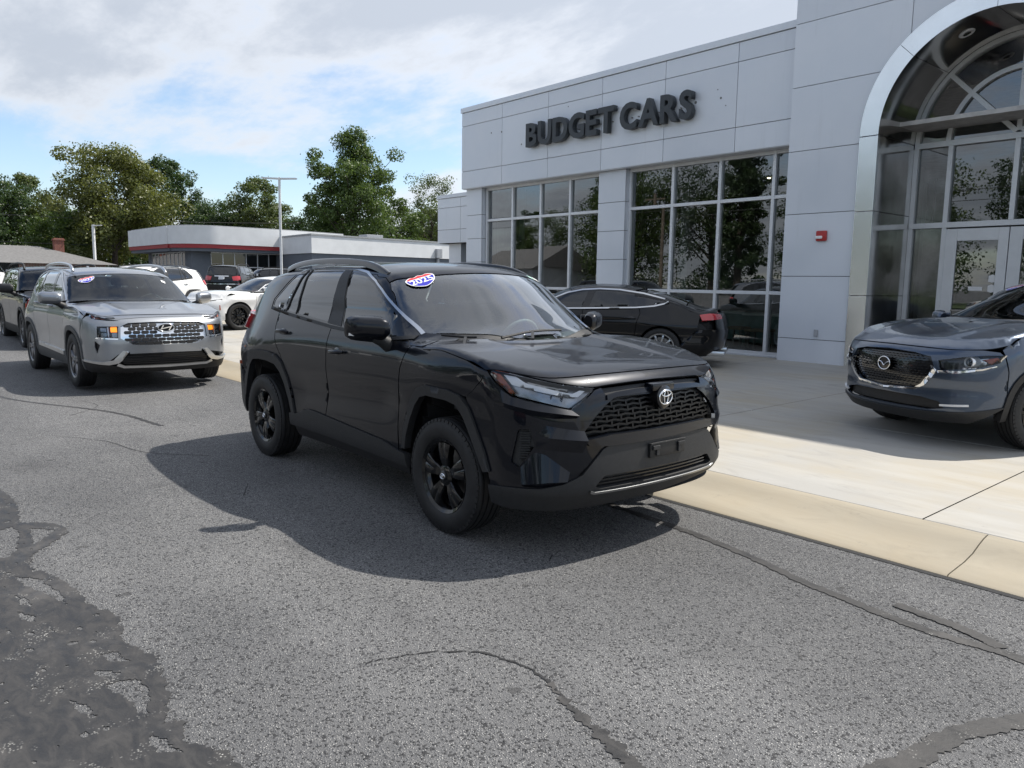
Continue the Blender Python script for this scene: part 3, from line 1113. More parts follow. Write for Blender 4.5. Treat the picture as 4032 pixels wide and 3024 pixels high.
tar = [(-9.5, .55), (-8.6, .70), (-7.6, .62), (-6.9, .74), (-6.48, .74), (-6.26, .77), (-5.97, .77), (-5.54, .72), (-5.44, .85), (-5.31, .91), (-5.16, .92), (-5.02, .82), (-4.85, .68), (-4.63, .63), (-4.54, .67), (-4.33, .73), (-4.09, .76), (-3.92, .76), (-3.76, .82), (-3.67, .83), (-3.52, .81), (-3.44, .78), (-3.34, .81), (-3.2, .85), (-3.14, .85), (-2.98, .82), (-2.88, .81), (-2.69, .74), (-2.67, .73), (-2.63, .8), (-2.59, .76), (-2.5, .75), (-2.41, .81), (-2.36, .84), (-2.26, .84), (-1.9, .80), (-1.4, .70), (-1.2, .35), (-1.5, -.1), (-2.2, -.25), (-3.4, -.1), (-4.6, -.2), (-6, -.05), (-7.5, -.12), (-9, .15)]
holes = [[(-5.45, .60), (-5.47, .67), (-5.33, .69), (-4.97, .62), (-4.88, .57), (-4.88, .45), (-5.2, .42)], [(-5.38, .75), (-5.25, .86), (-5.13, .79), (-5.02, .71)], [(-4.53, .55), (-4.43, .64), (-4.14, .69), (-3.98, .68), (-4.16, .64), (-4.36, .57)], [(-4.26, .51), (-4.17, .55), (-4.06, .55), (-4.11, .52)], [(-4.03, .49), (-3.94, .54), (-3.86, .54), (-3.92, .49)], [(-3.06, .63), (-3.08, .69), (-3.03, .75), (-2.91, .75), (-2.74, .69), (-2.81, .68), (-2.9, .68)], [(-3.35, .68), (-3.35, .73), (-3.22, .76), (-3.25, .70)], [(-2.63, .68), (-2.56, .70), (-2.46, .72), (-2.5, .67), (-2.57, .65)], [(-3.04, .51), (-2.96, .55), (-2.86, .56), (-2.86, .54), (-2.97, .51)], [(-3.23, .63), (-3.14, .71), (-3.11, .68), (-3.17, .63)]]
rg3 = random.Random(12)
outer_ = jitter_loop(tar, .011, .011, 3)
hl = [jitter_loop(h, .009, .008, 10 + i) for i, h in enumerate(holes)]
for k in range(150):     # aggregate showing through the sealer
    for _ in range(40):
        cx_, cy_ = rg3.uniform(-6.4, -1.9), rg3.uniform(.0, .80)
        if not inside(tar, np.array([(cx_, cy_)]))[0]: continue
        if any(math.hypot(cx_ - q[0], cy_ - q[1]) < .07 for h in holes for q in h): continue
        if any(math.hypot(cx_ - h[0][0], cy_ - h[0][1]) < .06 for h in hl[len(holes):]): continue
        break
    else: continue
    rr_ = rg3.uniform(.006, .022)
    el = rg3.uniform(.35, 1)
    an0 = rg3.uniform(0, 3)
    hl.append([(cx_ + rr_ * math.cos(q) * (1 + rg3.uniform(-.35, .35)), cy_ + rr_ * el * math.sin(q) * (1 + rg3.uniform(-.35, .35))) for q in [i * 6.283 / 7 for i in range(7)]])
sheet('tar_patch', outer_, hl, MATS['tar'], .0028, road)
def ribbon(name, path, w, mat, z, parent, amp=.012, seed=1, res=.014):
    P = [np.array(p) for p in catmull(path, 8)]
    L, Rr = [], []
    for i in range(len(P)):
        tt = P[min(i + 1, len(P) - 1)] - P[max(i - 1, 0)]; tt = tt / max(np.linalg.norm(tt), 1e-9)
        nn = np.array([-tt[1], tt[0]])
        k = (w[0] + (w[1] - w[0]) * i / (len(P) - 1)) / 2
        L.append(tuple(P[i] + nn * k)); Rr.append(tuple(P[i] - nn * k))
    return sheet(name, jitter_loop(L + Rr[::-1], res, amp, seed), [], mat, z, parent)
ribbon('sealed_crack', [(-5.0, 4.10), (-4.2, 4.02), (-3.4, 3.95), (-2.88, 3.91), (-2.54, 3.86), (-2.23, 3.79), (-1.94, 3.70), (-1.70, 3.66), (-1.48, 3.62), (-1.29, 3.60), (-1.13, 3.61), (-1.01, 3.63), (-.9, 3.62), (-.6, 3.58), (-.2, 3.55)], (.055, .065), MATS['tar'], .004, road, .007, 4)
ribbon('sealed_crack', [(-1.5, 3.785), (-1.35, 3.765), (-1.22, 3.75), (-1.11, 3.72), (-1.0, 3.672)], (.06, .07), MATS['tar'], .0055, road, .006, 5)
ribbon('sealed_crack', [(-.55, 3.5), (-.75, 3.10), (-.81, 2.98), (-.87, 2.83), (-.90, 2.67), (-.92, 2.5), (-1.0, 2.2)], (.075, .09), MATS['tar'], .004, road, .010, 6, .02)
ribbon('crack_line', [(-2.62, 1.44), (-2.58, 1.59), (-2.53, 1.72), (-2.47, 1.81), (-2.39, 1.90), (-2.28, 1.94), (-2.16, 1.97), (-2.01, 1.95), (-1.86, 1.90)], (.004, .014), MATS['crack'], .003, road, .006, 7, .015)
ribbon('sealed_crack', [(-2.02, 1.955), (-1.86, 1.90), (-1.69, 1.86), (-1.55, 1.83), (-1.3, 1.75), (-1.0, 1.7)], (.012, .085), MATS['tar'], .0035, road, .016, 8, .012)
for i_, (pp, ww) in enumerate((([(-4.3, 2.6), (-4.2, 2.75), (-4.16, 2.83)], .012), ([(-3.05, 2.95), (-2.98, 2.86)], .01), ([(-5.6, 2.2), (-5.3, 2.05)], .008), ([(-8.5, 1.4), (-7.9, 1.75), (-7.2, 1.9), (-6.7, 2.3)], .010), ([(-11, 2.0), (-10.2, 2.2), (-9.6, 1.8)], .012), ([(-7.0, 3.9), (-6.3, 3.7), (-6.0, 3.8)], .010))):
    ribbon('crack_line', pp, (ww * .4, ww), MATS['crack'], .003, road, ww * .35, 20 + i_, .015)
# thin seals near the far cars
ribbon('sealed_crack', [(-15.5, .3), (-13, 1.1), (-11.2, 1.5), (-9.6, 2.2), (-8.4, 2.4)], (.05, .05), MATS['tar'], .004, road, .012, 31)

# rolled curb and gutter, in segments
curb_bed = MB(); curb_bed.add([(-31, 4.36, -.03), (9, 4.36, -.03), (9, 4.97, .05), (-31, 4.97, .05)], [(0, 1, 2, 3)])
def curb_prof(z):
    return [(4.385, .004), (4.40, .012), (4.62, .030), (4.74, .052), (4.83, .085), (4.90, .106), (4.955, .1145), (4.97, .1155)]
cb = empty('curb', (0, 0, 0)); tag(cb, kind='structure')
xb = [9.0, 4.35, 1.42, -1.48, -4.43, -7.38, -10.33, -13.28, -16.23, -19.18, -22.13, -25.08, -30.2]
mb = MB()
for x0, x1 in zip(xb[1:], xb[:-1]):
    mb.add([(x0, 4.375, -.05 + gz(x0, 0)), (x1, 4.375, -.05 + gz(x1, 0)), (x1, 4.99, .04 + gz(x1, 0)), (x0, 4.99, .04 + gz(x0, 0))], [(0, 1, 2, 3)])
mb.build('curb_bed', MATS['joint'], cb, fix=False)
for i in range(len(xb) - 1):
    x1, x0 = xb[i] - .004, xb[i + 1] + .004
    pr_ = curb_prof(0)
    k = 8
    vs, fs = [], []
    for a in range(k + 1):
        x = x0 + (x1 - x0) * a / k
        for (y, z) in pr_ + [(4.97, -.08), (4.385, -.08)]: vs.append((x, y + .004 * math.sin(x * 1.7), z + gz(x, y)))
    m_ = len(pr_) + 2
    for a in range(k):
        for b in range(m_):
            l_ = (b + 1) % m_
            fs.append((a * m_ + b, a * m_ + l_, (a + 1) * m_ + l_, (a + 1) * m_ + b))
    fs += [tuple(range(m_))[::-1], tuple(k * m_ + b for b in range(m_))]
    from_data('curb_segment', vs, fs, MATS['curb_concrete'], cb, 25)
mb = MB()     # dark joint between the gutter and the asphalt
for i in range(28):
    x0, x1 = -30 + i * 1.4, -30 + (i + 1) * 1.4
    mb.add([(x0, 4.340 + .006 * math.sin(x0 * 3), .003 + gz(x0, 0)), (x1, 4.340 + .006 * math.sin(x1 * 3), .003 + gz(x1, 0)), (x1, 4.376, .003 + gz(x1, 0)), (x0, 4.376, .003 + gz(x0, 0))], [(0, 1, 2, 3)])
mb.build('curb_joint', MATS['crack'], cb, fix=False)
# concrete apron in slabs
apron = empty('concrete_apron', (0, 0, 0)); tag(apron, kind='structure')
xj = [9.2, 6.85, 3.95, 1.05, -1.85, -4.78, -7.7, -10.62, -13.55, -16.47, -19.4, -22.3, -26.2, -30.2]
yj = [4.975, 7.72, 10.55, 13.30]
mb = MB()
for i in range(40):
    xa, xb2 = -30.2 + i * .985, -30.2 + (i + 1) * .985
    mb.add([(xa, 4.975, az(xa, 4.975) - .03), (xb2, 4.975, az(xb2, 4.975) - .03), (xb2, 24.2, az(xb2, 13.3) - .03), (xa, 24.2, az(xa, 13.3) - .03)], [(0, 1, 2, 3)])
mb.build('joint_bed', MATS['joint'], apron, fix=False)
for i in range(len(xj) - 1):
    for j in range(len(yj) - 1):
        x1, x0 = xj[i] - .005, xj[i + 1] + .005
        y0, y1 = yj[j] + .005, yj[j + 1] - .005
        sk_ = .04 * math.sin(i * 2.1 + j)
        dz_ = rng.uniform(-.0015, .0015)
        k = 6
        vs, fs = [], []
        def top(x, y, d=0): return (x, y, az(x, y) + dz_ - d)
        for a in range(k + 1):
            x = x0 + (x1 - x0) * a / k
            vs += [top(x, y0, .06), top(x, y0, .006), top(x, y0 + .008, 0), top(x, y1 - .008, 0), top(x, y1, .006), top(x, y1, .06)]
        for a in range(k):
            for b in range(5): fs.append((a * 6 + b, (a + 1) * 6 + b, (a + 1) * 6 + b + 1, a * 6 + b + 1))
        from_data('slab', vs, fs, MATS['slab_concrete'], apron)

# ------------------------------------------------------------------ showroom building
MATS['acm'] = simple('acm_panel', (0.545, 0.555, 0.575), 0.36, 0.15, 0.03, 1.5)
t = NT('acm_streaked')
v = t.coord('Object')
vs_ = t.coord('Object', scale=(3.5, 3.5, 0.35))
a_ = t.ramp(t.noise(v, 1.1, 5), 0.3, 0.7)
b_ = t.ramp(t.noise(vs_, 2.2, 6, 0.65), 0.55, 0.85)
c_ = t.mix(a_, (0.690, 0.728, 0.790), (0.735, 0.768, 0.825))
c_ = t.mix(t.math('MULTIPLY', b_, 0.10), c_, (0.25, 0.25, 0.25))
oi = t.n('ShaderNodeObjectInfo')
c_ = t.mix(1.0, c_, t.mix(oi.outputs['Random'], (0.93, 0.93, 0.935), (1.0, 1.0, 1.0)), 'MULTIPLY')
t.bsdf(c_, t.ramp(a_, 0, 1, 0.30, 0.40), 0.15)
MATS['acm'] = t.m
MATS['acm_joint'] = simple('acm_joint', (0.02, 0.02, 0.022), 0.9)
MATS['mullion'] = simple('mullion', (0.74, 0.755, 0.78), 0.35, 0.2, 0.03)
MATS['glass_shop'] = glass('glass_shop', (0.52, 0.60, 0.57), 3.2, 1.55)
MATS['arch_metal'] = simple('arch_metal', (0.86, 0.875, 0.88), 0.24, 1.0, 0.04, 2.0)
t = NT('arch_soffit')
v = t.coord('Object')
t.bsdf(t.mix(t.ramp(t.noise(v, 2.5, 4), 0.3, 0.7), (0.55, 0.54, 0.53), (0.68, 0.67, 0.66)), t.ramp(t.noise(v, 1.5, 3), 0.3, 0.7, 0.07, 0.14), 1.0, t.bump(t.noise(v, 1.2, 3), 0.06, 0.05))
MATS['arch_soffit'] = t.m
MATS['sign_face'] = simple('sign_face', (0.045, 0.052, 0.060), 0.5, 0, 0.08, 8)
MATS['room_wall'] = simple('room_wall', (0.42, 0.43, 0.42), 0.8)
MATS['room_floor'] = simple('room_floor', (0.30, 0.28, 0.26), 0.25)
MATS['room_ceiling'] = simple('room_ceiling', (0.55, 0.54, 0.53), 0.9)
MATS['desk'] = simple('desk', (0.25, 0.36, 0.35), 0.5)
MATS['wood'] = simple('wood', (0.42, 0.31, 0.19), 0.45, 0, 0.2, 12)
MATS['alarm_red'] = simple('alarm_red', (0.42, 0.03, 0.03), 0.4)
MATS['lamp_on'] = emis('lamp_on', (1.0, 0.88, 0.68), 6.0)
MATS['poster'] = simple('poster', (0.35, 0.5, 0.65), 0.5, 0, 0.3, 5)
MATS['shirt_red'] = simple('shirt_red', (0.4, 0.03, 0.03), 0.8)
MATS['skin'] = simple('skin', (0.45, 0.27, 0.19), 0.6)

bld = empty('showroom_building', (0, 0, 0))
tag(bld, 'light grey panelled car showroom with arched glass entrance and dark sign', 'building')
GAP = .011
def wall_panel(x0, x1, z0, z1, y, d=.05, name='facade_panel', parent=None, gap=GAP):
    mb = MB()
    mb.cbox(x0 + gap / 2, x1 - gap / 2, y, y + d, z0 + gap / 2, z1 - gap / 2, .004)
    o = mb.build(name, MATS['acm'], parent or bld)
    return o
YF, YP, YG, YT, YD = 13.19, 13.34, 13.53, 13.05, 14.50
zb0 = .17
# fascia with the sign
FJ = [-17.59, -15.86, -14.12, -12.36, -10.59, -8.86, -7.60]
FZ = [4.093, 4.555, 5.76, 6.118]
for i in range(len(FJ) - 1):
    for j in range(3): wall_panel(FJ[i], FJ[i + 1], FZ[j], FZ[j + 1], YF)
mb = MB(); mb.box(-17.575, -7.5, YF + .045, YF + .4, 4.10, 6.15); mb.build('fascia_backing', MATS['acm_joint'], bld)
mb = MB(); mb.cbox(-17.62, -7.60, YF - .025, YF + .30, 6.124, 6.25, .006); mb.build('coping', MATS['acm'], bld)
# return of the fascia at the left end, its underside
for j in range(3):
    mb = MB(); mb.cbox(-17.60, -17.555, YF + .056, YF + 4, FZ[j] + GAP / 2, FZ[j + 1] - GAP / 2, .004); mb.build('facade_panel', MATS['acm'], bld)
mb = MB(); mb.cbox(-17.62, -17.3, YF + .31, YF + 4.4, 6.124, 6.25, .006); mb.build('coping', MATS['acm'], bld)
mb = MB(); mb.box(-17.58, -7.6, YF + .02, YG + .3, 4.085, 4.10); mb.build('soffit', MATS['acm'], bld)
# fixings and stains left by an older sign
mb = MB()
for (x, z, r_) in ((-9.22, 5.16, .022), (-9.81, 5.17, .03), (-15.88, 5.41, .022), (-16.3, 5.44, .02), (-15.09, 5.0, .02), (-13.44, 5.66, .014), (-9.3, 5.33, .012), (-9.1, 5.0, .012)):
    mb.lathe([(0, -.003), (r_, -.003), (r_, .01)], 12, 'y', (x, YF, z))
tag(mb.build('sign_fixings', simple('fixing', (.16, .16, .165), .8), bld), kind='stuff')
# piers
PZ = [.17, .80, 1.45, 2.10, 2.74, 3.38, 4.085]
for (x0, x1) in ((-17.56, -16.87), (-12.54, -11.72)):
    for j in range(6): wall_panel(x0, x1, PZ[j], PZ[j + 1], YP)
    for j in range(6):
        for xx, d in ((x0, .05), (x1 - .05, .05)):
            mb = MB(); mb.cbox(xx, xx + d, YP + .055, YG + .10, PZ[j] + GAP / 2, PZ[j + 1] - GAP / 2, .004); mb.build('facade_panel', MATS['acm'], bld)
    mb = MB(); mb.box(x0 + .03, x1 - .03, YP + .03, YG + .4, .15, 4.09); mb.build('pier_core', MATS['acm_joint'], bld)
# windows: each wall of glass is a window with its mullions and panes
def curtain(xm, zm, y, x_end, zs, head):
    w = empty('window_wall', (0, 0, 0), 0, bld)
    xs = xm
    mw = .065
    for x in xs:
        mb = MB(); mb.cbox(x - mw / 2, x + mw / 2, y - .06, y + .09, zs, head, .005); mb.build('mullion', MATS['mullion'], w)
    for z in zm:
        for i in range(len(xs) - 1):
            mb = MB(); mb.cbox(xs[i] + mw / 2, xs[i + 1] - mw / 2, y - .055, y + .085, z - mw / 2, z + mw / 2, .005); mb.build('transom', MATS['mullion'], w)
    zz = list(zm)
    for i in range(len(xs) - 1):
        for j in range(len(zz) - 1):
            x0, x1, z0, z1 = xs[i] + mw / 2 - .008, xs[i + 1] - mw / 2 + .008, zz[j] + mw / 2 - .008, zz[j + 1] - mw / 2 + .008
            dx, dz_ = rng.uniform(-.004, .004), rng.uniform(-.004, .004)
            mb = MB(); mb.add([(x0, y - dx, z0), (x1, y + dx, z0), (x1, y + dx + dz_, z1), (x0, y - dx + dz_, z1)], [(0, 1, 2, 3)])
            mb.build('pane', MATS['glass_shop'], w, fix=False)
    return w
curtain([-16.81, -15.74, -14.65, -13.60, -12.52], [.24, 1.416, 3.22, 4.05], YG, 0, .18, 4.085)
curtain([-11.70, -10.52, -9.35, -8.15, -7.45], [.24, 1.416, 3.22, 4.05], YG, 0, .18, 4.085)
mb = MB(); mb.cbox(-16.85, -12.5, YG - .07, YG + .12, .16, .215, .008); mb.cbox(-11.74, -7.5, YG - .07, YG + .12, .16, .215, .008); mb.build('sill', MATS['mullion'], bld)
# sign letters
sg_ = empty('wall_sign', (0, 0, 0)); tag(sg_, 'raised dark letters reading BUDGET CARS on the grey fascia', 'sign')
adv = 0
def place_letters(word, x0, x1, zc, h):
    """letters spread so that the word spans x0..x1"""
    ms = []
    for ch in word:
        me = text_mesh(ch, 1.0, MATS['sign_face'], 'letter', 0.5, 0.035)
        co = np.zeros(len(me.vertices) * 3); me.vertices.foreach_get('co', co); co = co.reshape(-1, 3)
        ms.append((me, co, co[:, 0].min(), co[:, 0].max(), co[:, 1].min(), co[:, 1].max()))
    base = text_mesh('E', 1.0, MATS['sign_face'], 'letter', 0.5, 0.035)
    bc = np.zeros(len(base.vertices) * 3); base.vertices.foreach_get('co', bc); bc = bc.reshape(-1, 3)
    e0, e1 = bc[:, 1].min(), bc[:, 1].max()
    sc = h / (e1 - e0)
    gap_ = .045
    wsum = sum(m[3] - m[2] for m in ms) * sc + gap_ * (len(ms) - 1)
    kx = (x1 - x0) / wsum
    x = x0
    for me, co, a, b, c0_, c1_ in ms:
        q = co.copy()
        nx = x + (co[:, 0] - a) * sc * kx
        nz = zc + (co[:, 1] - (e0 + e1) / 2) * sc
        nyy = np.where(co[:, 2] > 0, YF - .165, YF - .035)
        me.vertices.foreach_set('co', np.stack([nx, nyy, nz], 1).astype(np.float32).ravel())
        me.update()
        o = bpy.data.objects.new('letter', me)
        link(o, sg_)
        bm = bmesh.new(); bm.from_mesh(me); bmesh.ops.recalc_face_normals(bm, faces=bm.faces); bm.to_mesh(me); bm.free()
        x += (b - a) * sc * kx + gap_ * kx
place_letters('BUDGET', -14.75, -11.86, 5.145, .56)
place_letters('CARS', -11.68, -9.78, 5.125, .56)
mb = MB()
for i in range(26):
    x = -14.6 + i * .185
    if -11.95 < x < -11.6: continue
    mb.box(x, x + .02, YF - .045, YF + .01, 5.10, 5.12)
tag(mb.build('letter_studs', MATS['steel'], sg_), kind='stuff')

# tower with the arch
TX0, TX1 = -7.63, -1.21
XC, ZS, RO, RI = -4.42, 4.03, 1.91, 1.60
TZ = [.17, .61, 1.73, 2.83, 3.93, 5.03, 6.11, 7.2, 8.3, 9.25]
def arch_cut(poly_fn, x0, x1, z0, z1, n=24):
    """panel polygon of the rectangle minus the outer arch"""
    pts = []
    return pts
def tower_panel(x0, x1, z0, z1):
    g_ = GAP / 2
    x0, x1, z0, z1 = x0 + g_, x1 - g_, z0 + g_, z1 - g_
    n = 40
    # column samples: keep the part of each vertical strip outside the arch
    def inarch(x, z):
        if z <= ZS: return abs(x - XC) < RO + .006
        return (x - XC) ** 2 + (z - ZS) ** 2 < (RO + .006) ** 2
    def zcut(x):
        d = RO + .006
        if abs(x - XC) >= d: return None
        return ZS + math.sqrt(d * d - (x - XC) ** 2)
    # left / right pieces trimmed in x at z rows
    rows = sorted(set([z0 + (z1 - z0) * i / n for i in range(n + 1)]))
    left, right = [], []
    for z in rows:
        if z <= ZS: hw = RO + .006
        else:
            q = (RO + .006) ** 2 - (z - ZS) ** 2
            hw = math.sqrt(q) if q > 0 else 0
        left.append((min(x1, XC - hw), z)); right.append((max(x0, XC + hw), z))
    res = []
    if all(abs(a[0] - x1) < 1e-6 for a in left): return [[(x0, z0), (x1, z0), (x1, z1), (x0, z1)]]
    pl = [(x, z) for x, z in left if x > x0 + .01]
    if pl and x0 < XC:
        if len(pl) == len(left): res.append([(x0, z0)] + pl + [(x0, z1)])
        else:
            zz = pl[0][1] if left[0][0] <= x0 + .01 else z0
            res.append([(x0, zz)] + pl + ([(x0, z1)] if left[-1][0] > x0 + .01 else []))
    pr_ = [(x, z) for x, z in right if x < x1 - .01]
    if pr_ and x1 > XC:
        if len(pr_) == len(right): res.append([(x1, z1)] + pr_[::-1] + [(x1, z0)])
        else:
            zz = pr_[0][1] if right[0][0] >= x1 - .01 else z0
            res.append(([(x1, z1)] if right[-1][0] < x1 - .01 else []) + pr_[::-1] + [(x1, zz)])
    return res
XJ = [TX0, -5.63, -3.21, TX1]
for j in range(len(TZ) - 1):
    for i in range(3):
        for pl in tower_panel(XJ[i], XJ[i + 1], TZ[j], TZ[j + 1]):
            # merge colinear duplicates
            q = [pl[0]]
            for p in pl[1:]:
                if math.hypot(p[0] - q[-1][0], p[1] - q[-1][1]) > 1e-4: q.append(p)
            a = abs(sum(q[k][0] * q[(k + 1) % len(q)][1] - q[(k + 1) % len(q)][0] * q[k][1] for k in range(len(q))))
            if a < .02 or len(q) < 3: continue
            mb = MB(); mb.prism(q, lambda u, v_, d: (u, d, v_), YT, YT + .05); mb.build('facade_panel', MATS['acm'], bld)
for j in range(len(TZ) - 1):     # left return of the tower
    mb = MB(); mb.cbox(TX0 + .001, TX0 + .045, YT + .055, YT + 6.0, TZ[j] + GAP / 2, TZ[j + 1] - GAP / 2, .004); mb.build('facade_panel', MATS['acm'], bld)
# dark core behind the tower joints (with the arch opening)
arc = [(XC + (RO + .03) * math.cos(a), ZS + (RO + .03) * math.sin(a)) for a in np.linspace(math.pi, 0, 40)]
corep = [(TX0 + .03, .16), (XC - RO - .03, .16)] + arc + [(XC + RO + .03, .16), (TX1 - .03, .16), (TX1 - .03, 9.22), (TX0 + .03, 9.22)]
mb = MB(); mb.prism(corep, lambda u, v_, d: (u, d, v_), YT + .035, YT + .40); mb.build('tower_core', MATS['acm_joint'], bld)
mb = MB(); mb.box(TX0 + .05, TX1 - .05, YT + .4, YT + 6, 5.98, 9.22); mb.build('tower_block', MATS['acm_joint'], bld)
mb = MB(); mb.cbox(TX0 - .03, TX1 + .03, YT - .03, YT + 6, 9.255, 9.36, .008); mb.build('coping', MATS['acm'], bld)
# polished metal arch in segments
def arch_seg(a0, a1, n):
    vs, fs = [], []
    for k in range(n + 1):
        a = a0 + (a1 - a0) * k / n
        ca, sa = math.cos(a), math.sin(a)
        for (r_, y) in ((RO, YT + .02), (RO, YT - .035), (RI, YT - .035), (RI, YD - .09), (RI + .04, YD - .09), (RI + .04, YT + .02)):
            vs.append((XC + r_ * ca, y, ZS + r_ * sa))
    for k in range(n):
        for b in range(6):
            l_ = (b + 1) % 6
            fs.append((k * 6 + b, k * 6 + l_, (k + 1) * 6 + l_, (k + 1) * 6 + b))
    fs += [tuple(range(6)), tuple(n * 6 + b for b in range(6))]
    return vs, fs
for k in range(4):
    a0, a1 = math.pi * (1 - k / 4) - .002, math.pi * (1 - (k + 1) / 4) + .002
    # face ring and reveal are different sheets
    vs, fs = [], []
    n = 16
    for q in range(n + 1):
        a = a0 + (a1 - a0) * q / n
        for (r_, y) in ((RO, YT + .045), (RO, YT - .035), (RI + .002, YT - .035), (RI + .002, YT + .0)):
            vs.append((XC + r_ * math.cos(a), y, ZS + r_ * math.sin(a)))
    for q in range(n):
        for b in range(3): fs.append((q * 4 + b, q * 4 + b + 1, (q + 1) * 4 + b + 1, (q + 1) * 4 + b))
    mb = MB(); mb.add(vs, fs); mb.build('arch_trim', MATS['arch_metal'], bld, 35)
    vs, fs = [], []
    for q in range(n + 1):
        a = a0 + (a1 - a0) * q / n
        for y in (YT - .033, YD - .05): vs.append((XC + RI * math.cos(a), y, ZS + RI * math.sin(a)))
    for q in range(n): fs.append((q * 2, q * 2 + 1, q * 2 + 3, q * 2 + 2))
    mb = MB(); mb.add(vs, fs); mb.build('arch_reveal', MATS['arch_soffit'], bld, 35)
for sg in (-1, 1):
    for z0, z1 in ((.17, 1.40), (1.41, 2.80), (2.81, 4.02)):
        xo, xi_ = XC + sg * RO, XC + sg * RI
        mb = MB(); mb.cbox(min(xo, xi_), max(xo, xi_), YT - .035, YT + .03, z0, z1, .004); mb.build('arch_trim', MATS['arch_metal'], bld)
        mb = MB(); mb.box(xi_ - .0 if sg < 0 else xi_, xi_ + .03 * sg, YT + .03, YD - .05, z0, z1); mb.build('arch_reveal', MATS['arch_soffit'], bld)
# glazing of the arch
ent = empty('entrance_glazing', (0, 0, 0), 0, bld)
def bar2(x0, z0, x1, z1, w, y0=YD - .07, y1=YD + .06):
    mb = MB(); mb.bar((x0, (y0 + y1) / 2, z0), (x1, (y0 + y1) / 2, z1), w, y1 - y0, (0, 1, 0)); return mb.build('mullion', MATS['mullion'], ent)
def ring(r_, w, a0=0, a1=math.pi, n=40):
    vs, fs = [], []
    for q in range(n + 1):
        a = a0 + (a1 - a0) * q / n
        for (rr, y) in ((r_, YD - .07), (r_ - w, YD - .07), (r_ - w, YD + .06), (r_, YD + .06)): vs.append((XC + rr * math.cos(a), y, ZS + rr * math.sin(a)))
    for q in range(n):
        for b in range(4):
            l_ = (b + 1) % 4
            fs.append((q * 4 + b, q * 4 + l_, (q + 1) * 4 + l_, (q + 1) * 4 + b))
    mb = MB(); mb.add(vs, fs); mb.build('mullion', MATS['mullion'], ent, 35)
ring(RI - .004, .075); ring(1.09, .075)
W_ = .075
for a in (math.pi * .25, math.pi * .75):
    bar2(XC + .05 * math.cos(a), ZS + .05 * math.sin(a), XC + 1.54 * math.cos(a), ZS + 1.54 * math.sin(a), W_, YD - .075, YD + .065)
bar2(XC, ZS + .05, XC, ZS + 1.54, W_, YD - .078, YD + .062)
bar2(XC - 1.59, ZS - .03, XC + 1.59, ZS - .03, .09, YD - .082, YD + .07)
bar2(XC - 1.59, 2.63, XC + 1.59, 2.63, .09, YD - .082, YD + .07)
for x in (XC - 1.56, XC - 1.00, XC + 1.00, XC + 1.56): bar2(x, .18, x, 3.96, W_)
bar2(XC, 2.68, XC, 3.96, W_)
def pane(pl, y, parent=ent):
    mb = MB()
    tr_ = tri_poly(pl)
    mb.add([(p[0], y, p[1]) for p in pl], tr_)
    return mb.build('pane', MATS['glass_shop'], parent, fix=False)
for (x0, x1) in ((XC - 1.56, XC - 1.0), (XC - 1.0, XC), (XC, XC + 1.0), (XC + 1.0, XC + 1.56)):
    pane([(x0, 2.63), (x1, 2.63), (x1, ZS - .03), (x0, ZS - .03)], YD)
for (x0, x1) in ((XC - 1.56, XC - 1.0), (XC + 1.0, XC + 1.56)): pane([(x0, .22), (x1, .22), (x1, 2.63), (x0, 2.63)], YD)
for a0, a1 in ((0, .25), (.25, .5), (.5, .75), (.75, 1.0)):
    A = [math.pi * (a0 + (a1 - a0) * q / 10) for q in range(11)]
    pane([(XC, ZS)] + [(XC + 1.04 * math.cos(a), ZS + 1.04 * math.sin(a)) for a in A], YD)
    pane([(XC + 1.54 * math.cos(a), ZS + 1.54 * math.sin(a)) for a in A] + [(XC + 1.05 * math.cos(a), ZS + 1.05 * math.sin(a)) for a in A[::-1]], YD)
for sg in (-1, 1):
    dr = empty('door', (0, 0, 0), 0, bld)
    xa, xb_ = (XC - .975, XC - .006) if sg < 0 else (XC + .006, XC + .975)
    for (u0, u1, z0, z1) in ((xa, xa + .19, .20, 2.56), (xb_ - .15, xb_, .20, 2.56)):
        mb = MB(); mb.cbox(u0, u1, YD - .06, YD - .005, z0, z1, .006); mb.build('door_stile', MATS['mullion'], dr)
    for (z0, z1) in ((2.355, 2.56), (.20, .50)):
        mb = MB(); mb.cbox(xa + .19, xb_ - .15, YD - .058, YD - .007, z0, z1, .005); mb.build('door_rail', MATS['mullion'], dr)
    pane([(xa + .18, .49), (xb_ - .14, .49), (xb_ - .14, 2.36), (xa + .18, 2.36)], YD - .03, dr)
    mb = MB(); mb.bar((xa + .20, YD - .10, 1.18), (xb_ - .16, YD - .10, 1.18), .03, .03); mb.build('push_bar', MATS['steel'], dr)
    if sg < 0:
        for (xc_, zc_) in ((-4.62, 1.72), (-4.62, 1.555)):
            mb = MB(); mb.prism([(xc_ - .055, zc_ + .05), (xc_, zc_ + .07), (xc_ + .055, zc_ + .05), (xc_ + .055, zc_ - .05), (xc_, zc_ - .065), (xc_ - .055, zc_ - .05)], lambda u, v_, d: (u, d, v_), YD - .038, YD - .034); mb.build('door_sticker', MATS['decal_white'], dr)
        mb = MB(); mb.box(-4.97, -4.755, YD - .038, YD - .034, 1.52, 1.585); mb.build('door_notice', MATS['decal_white'], dr)
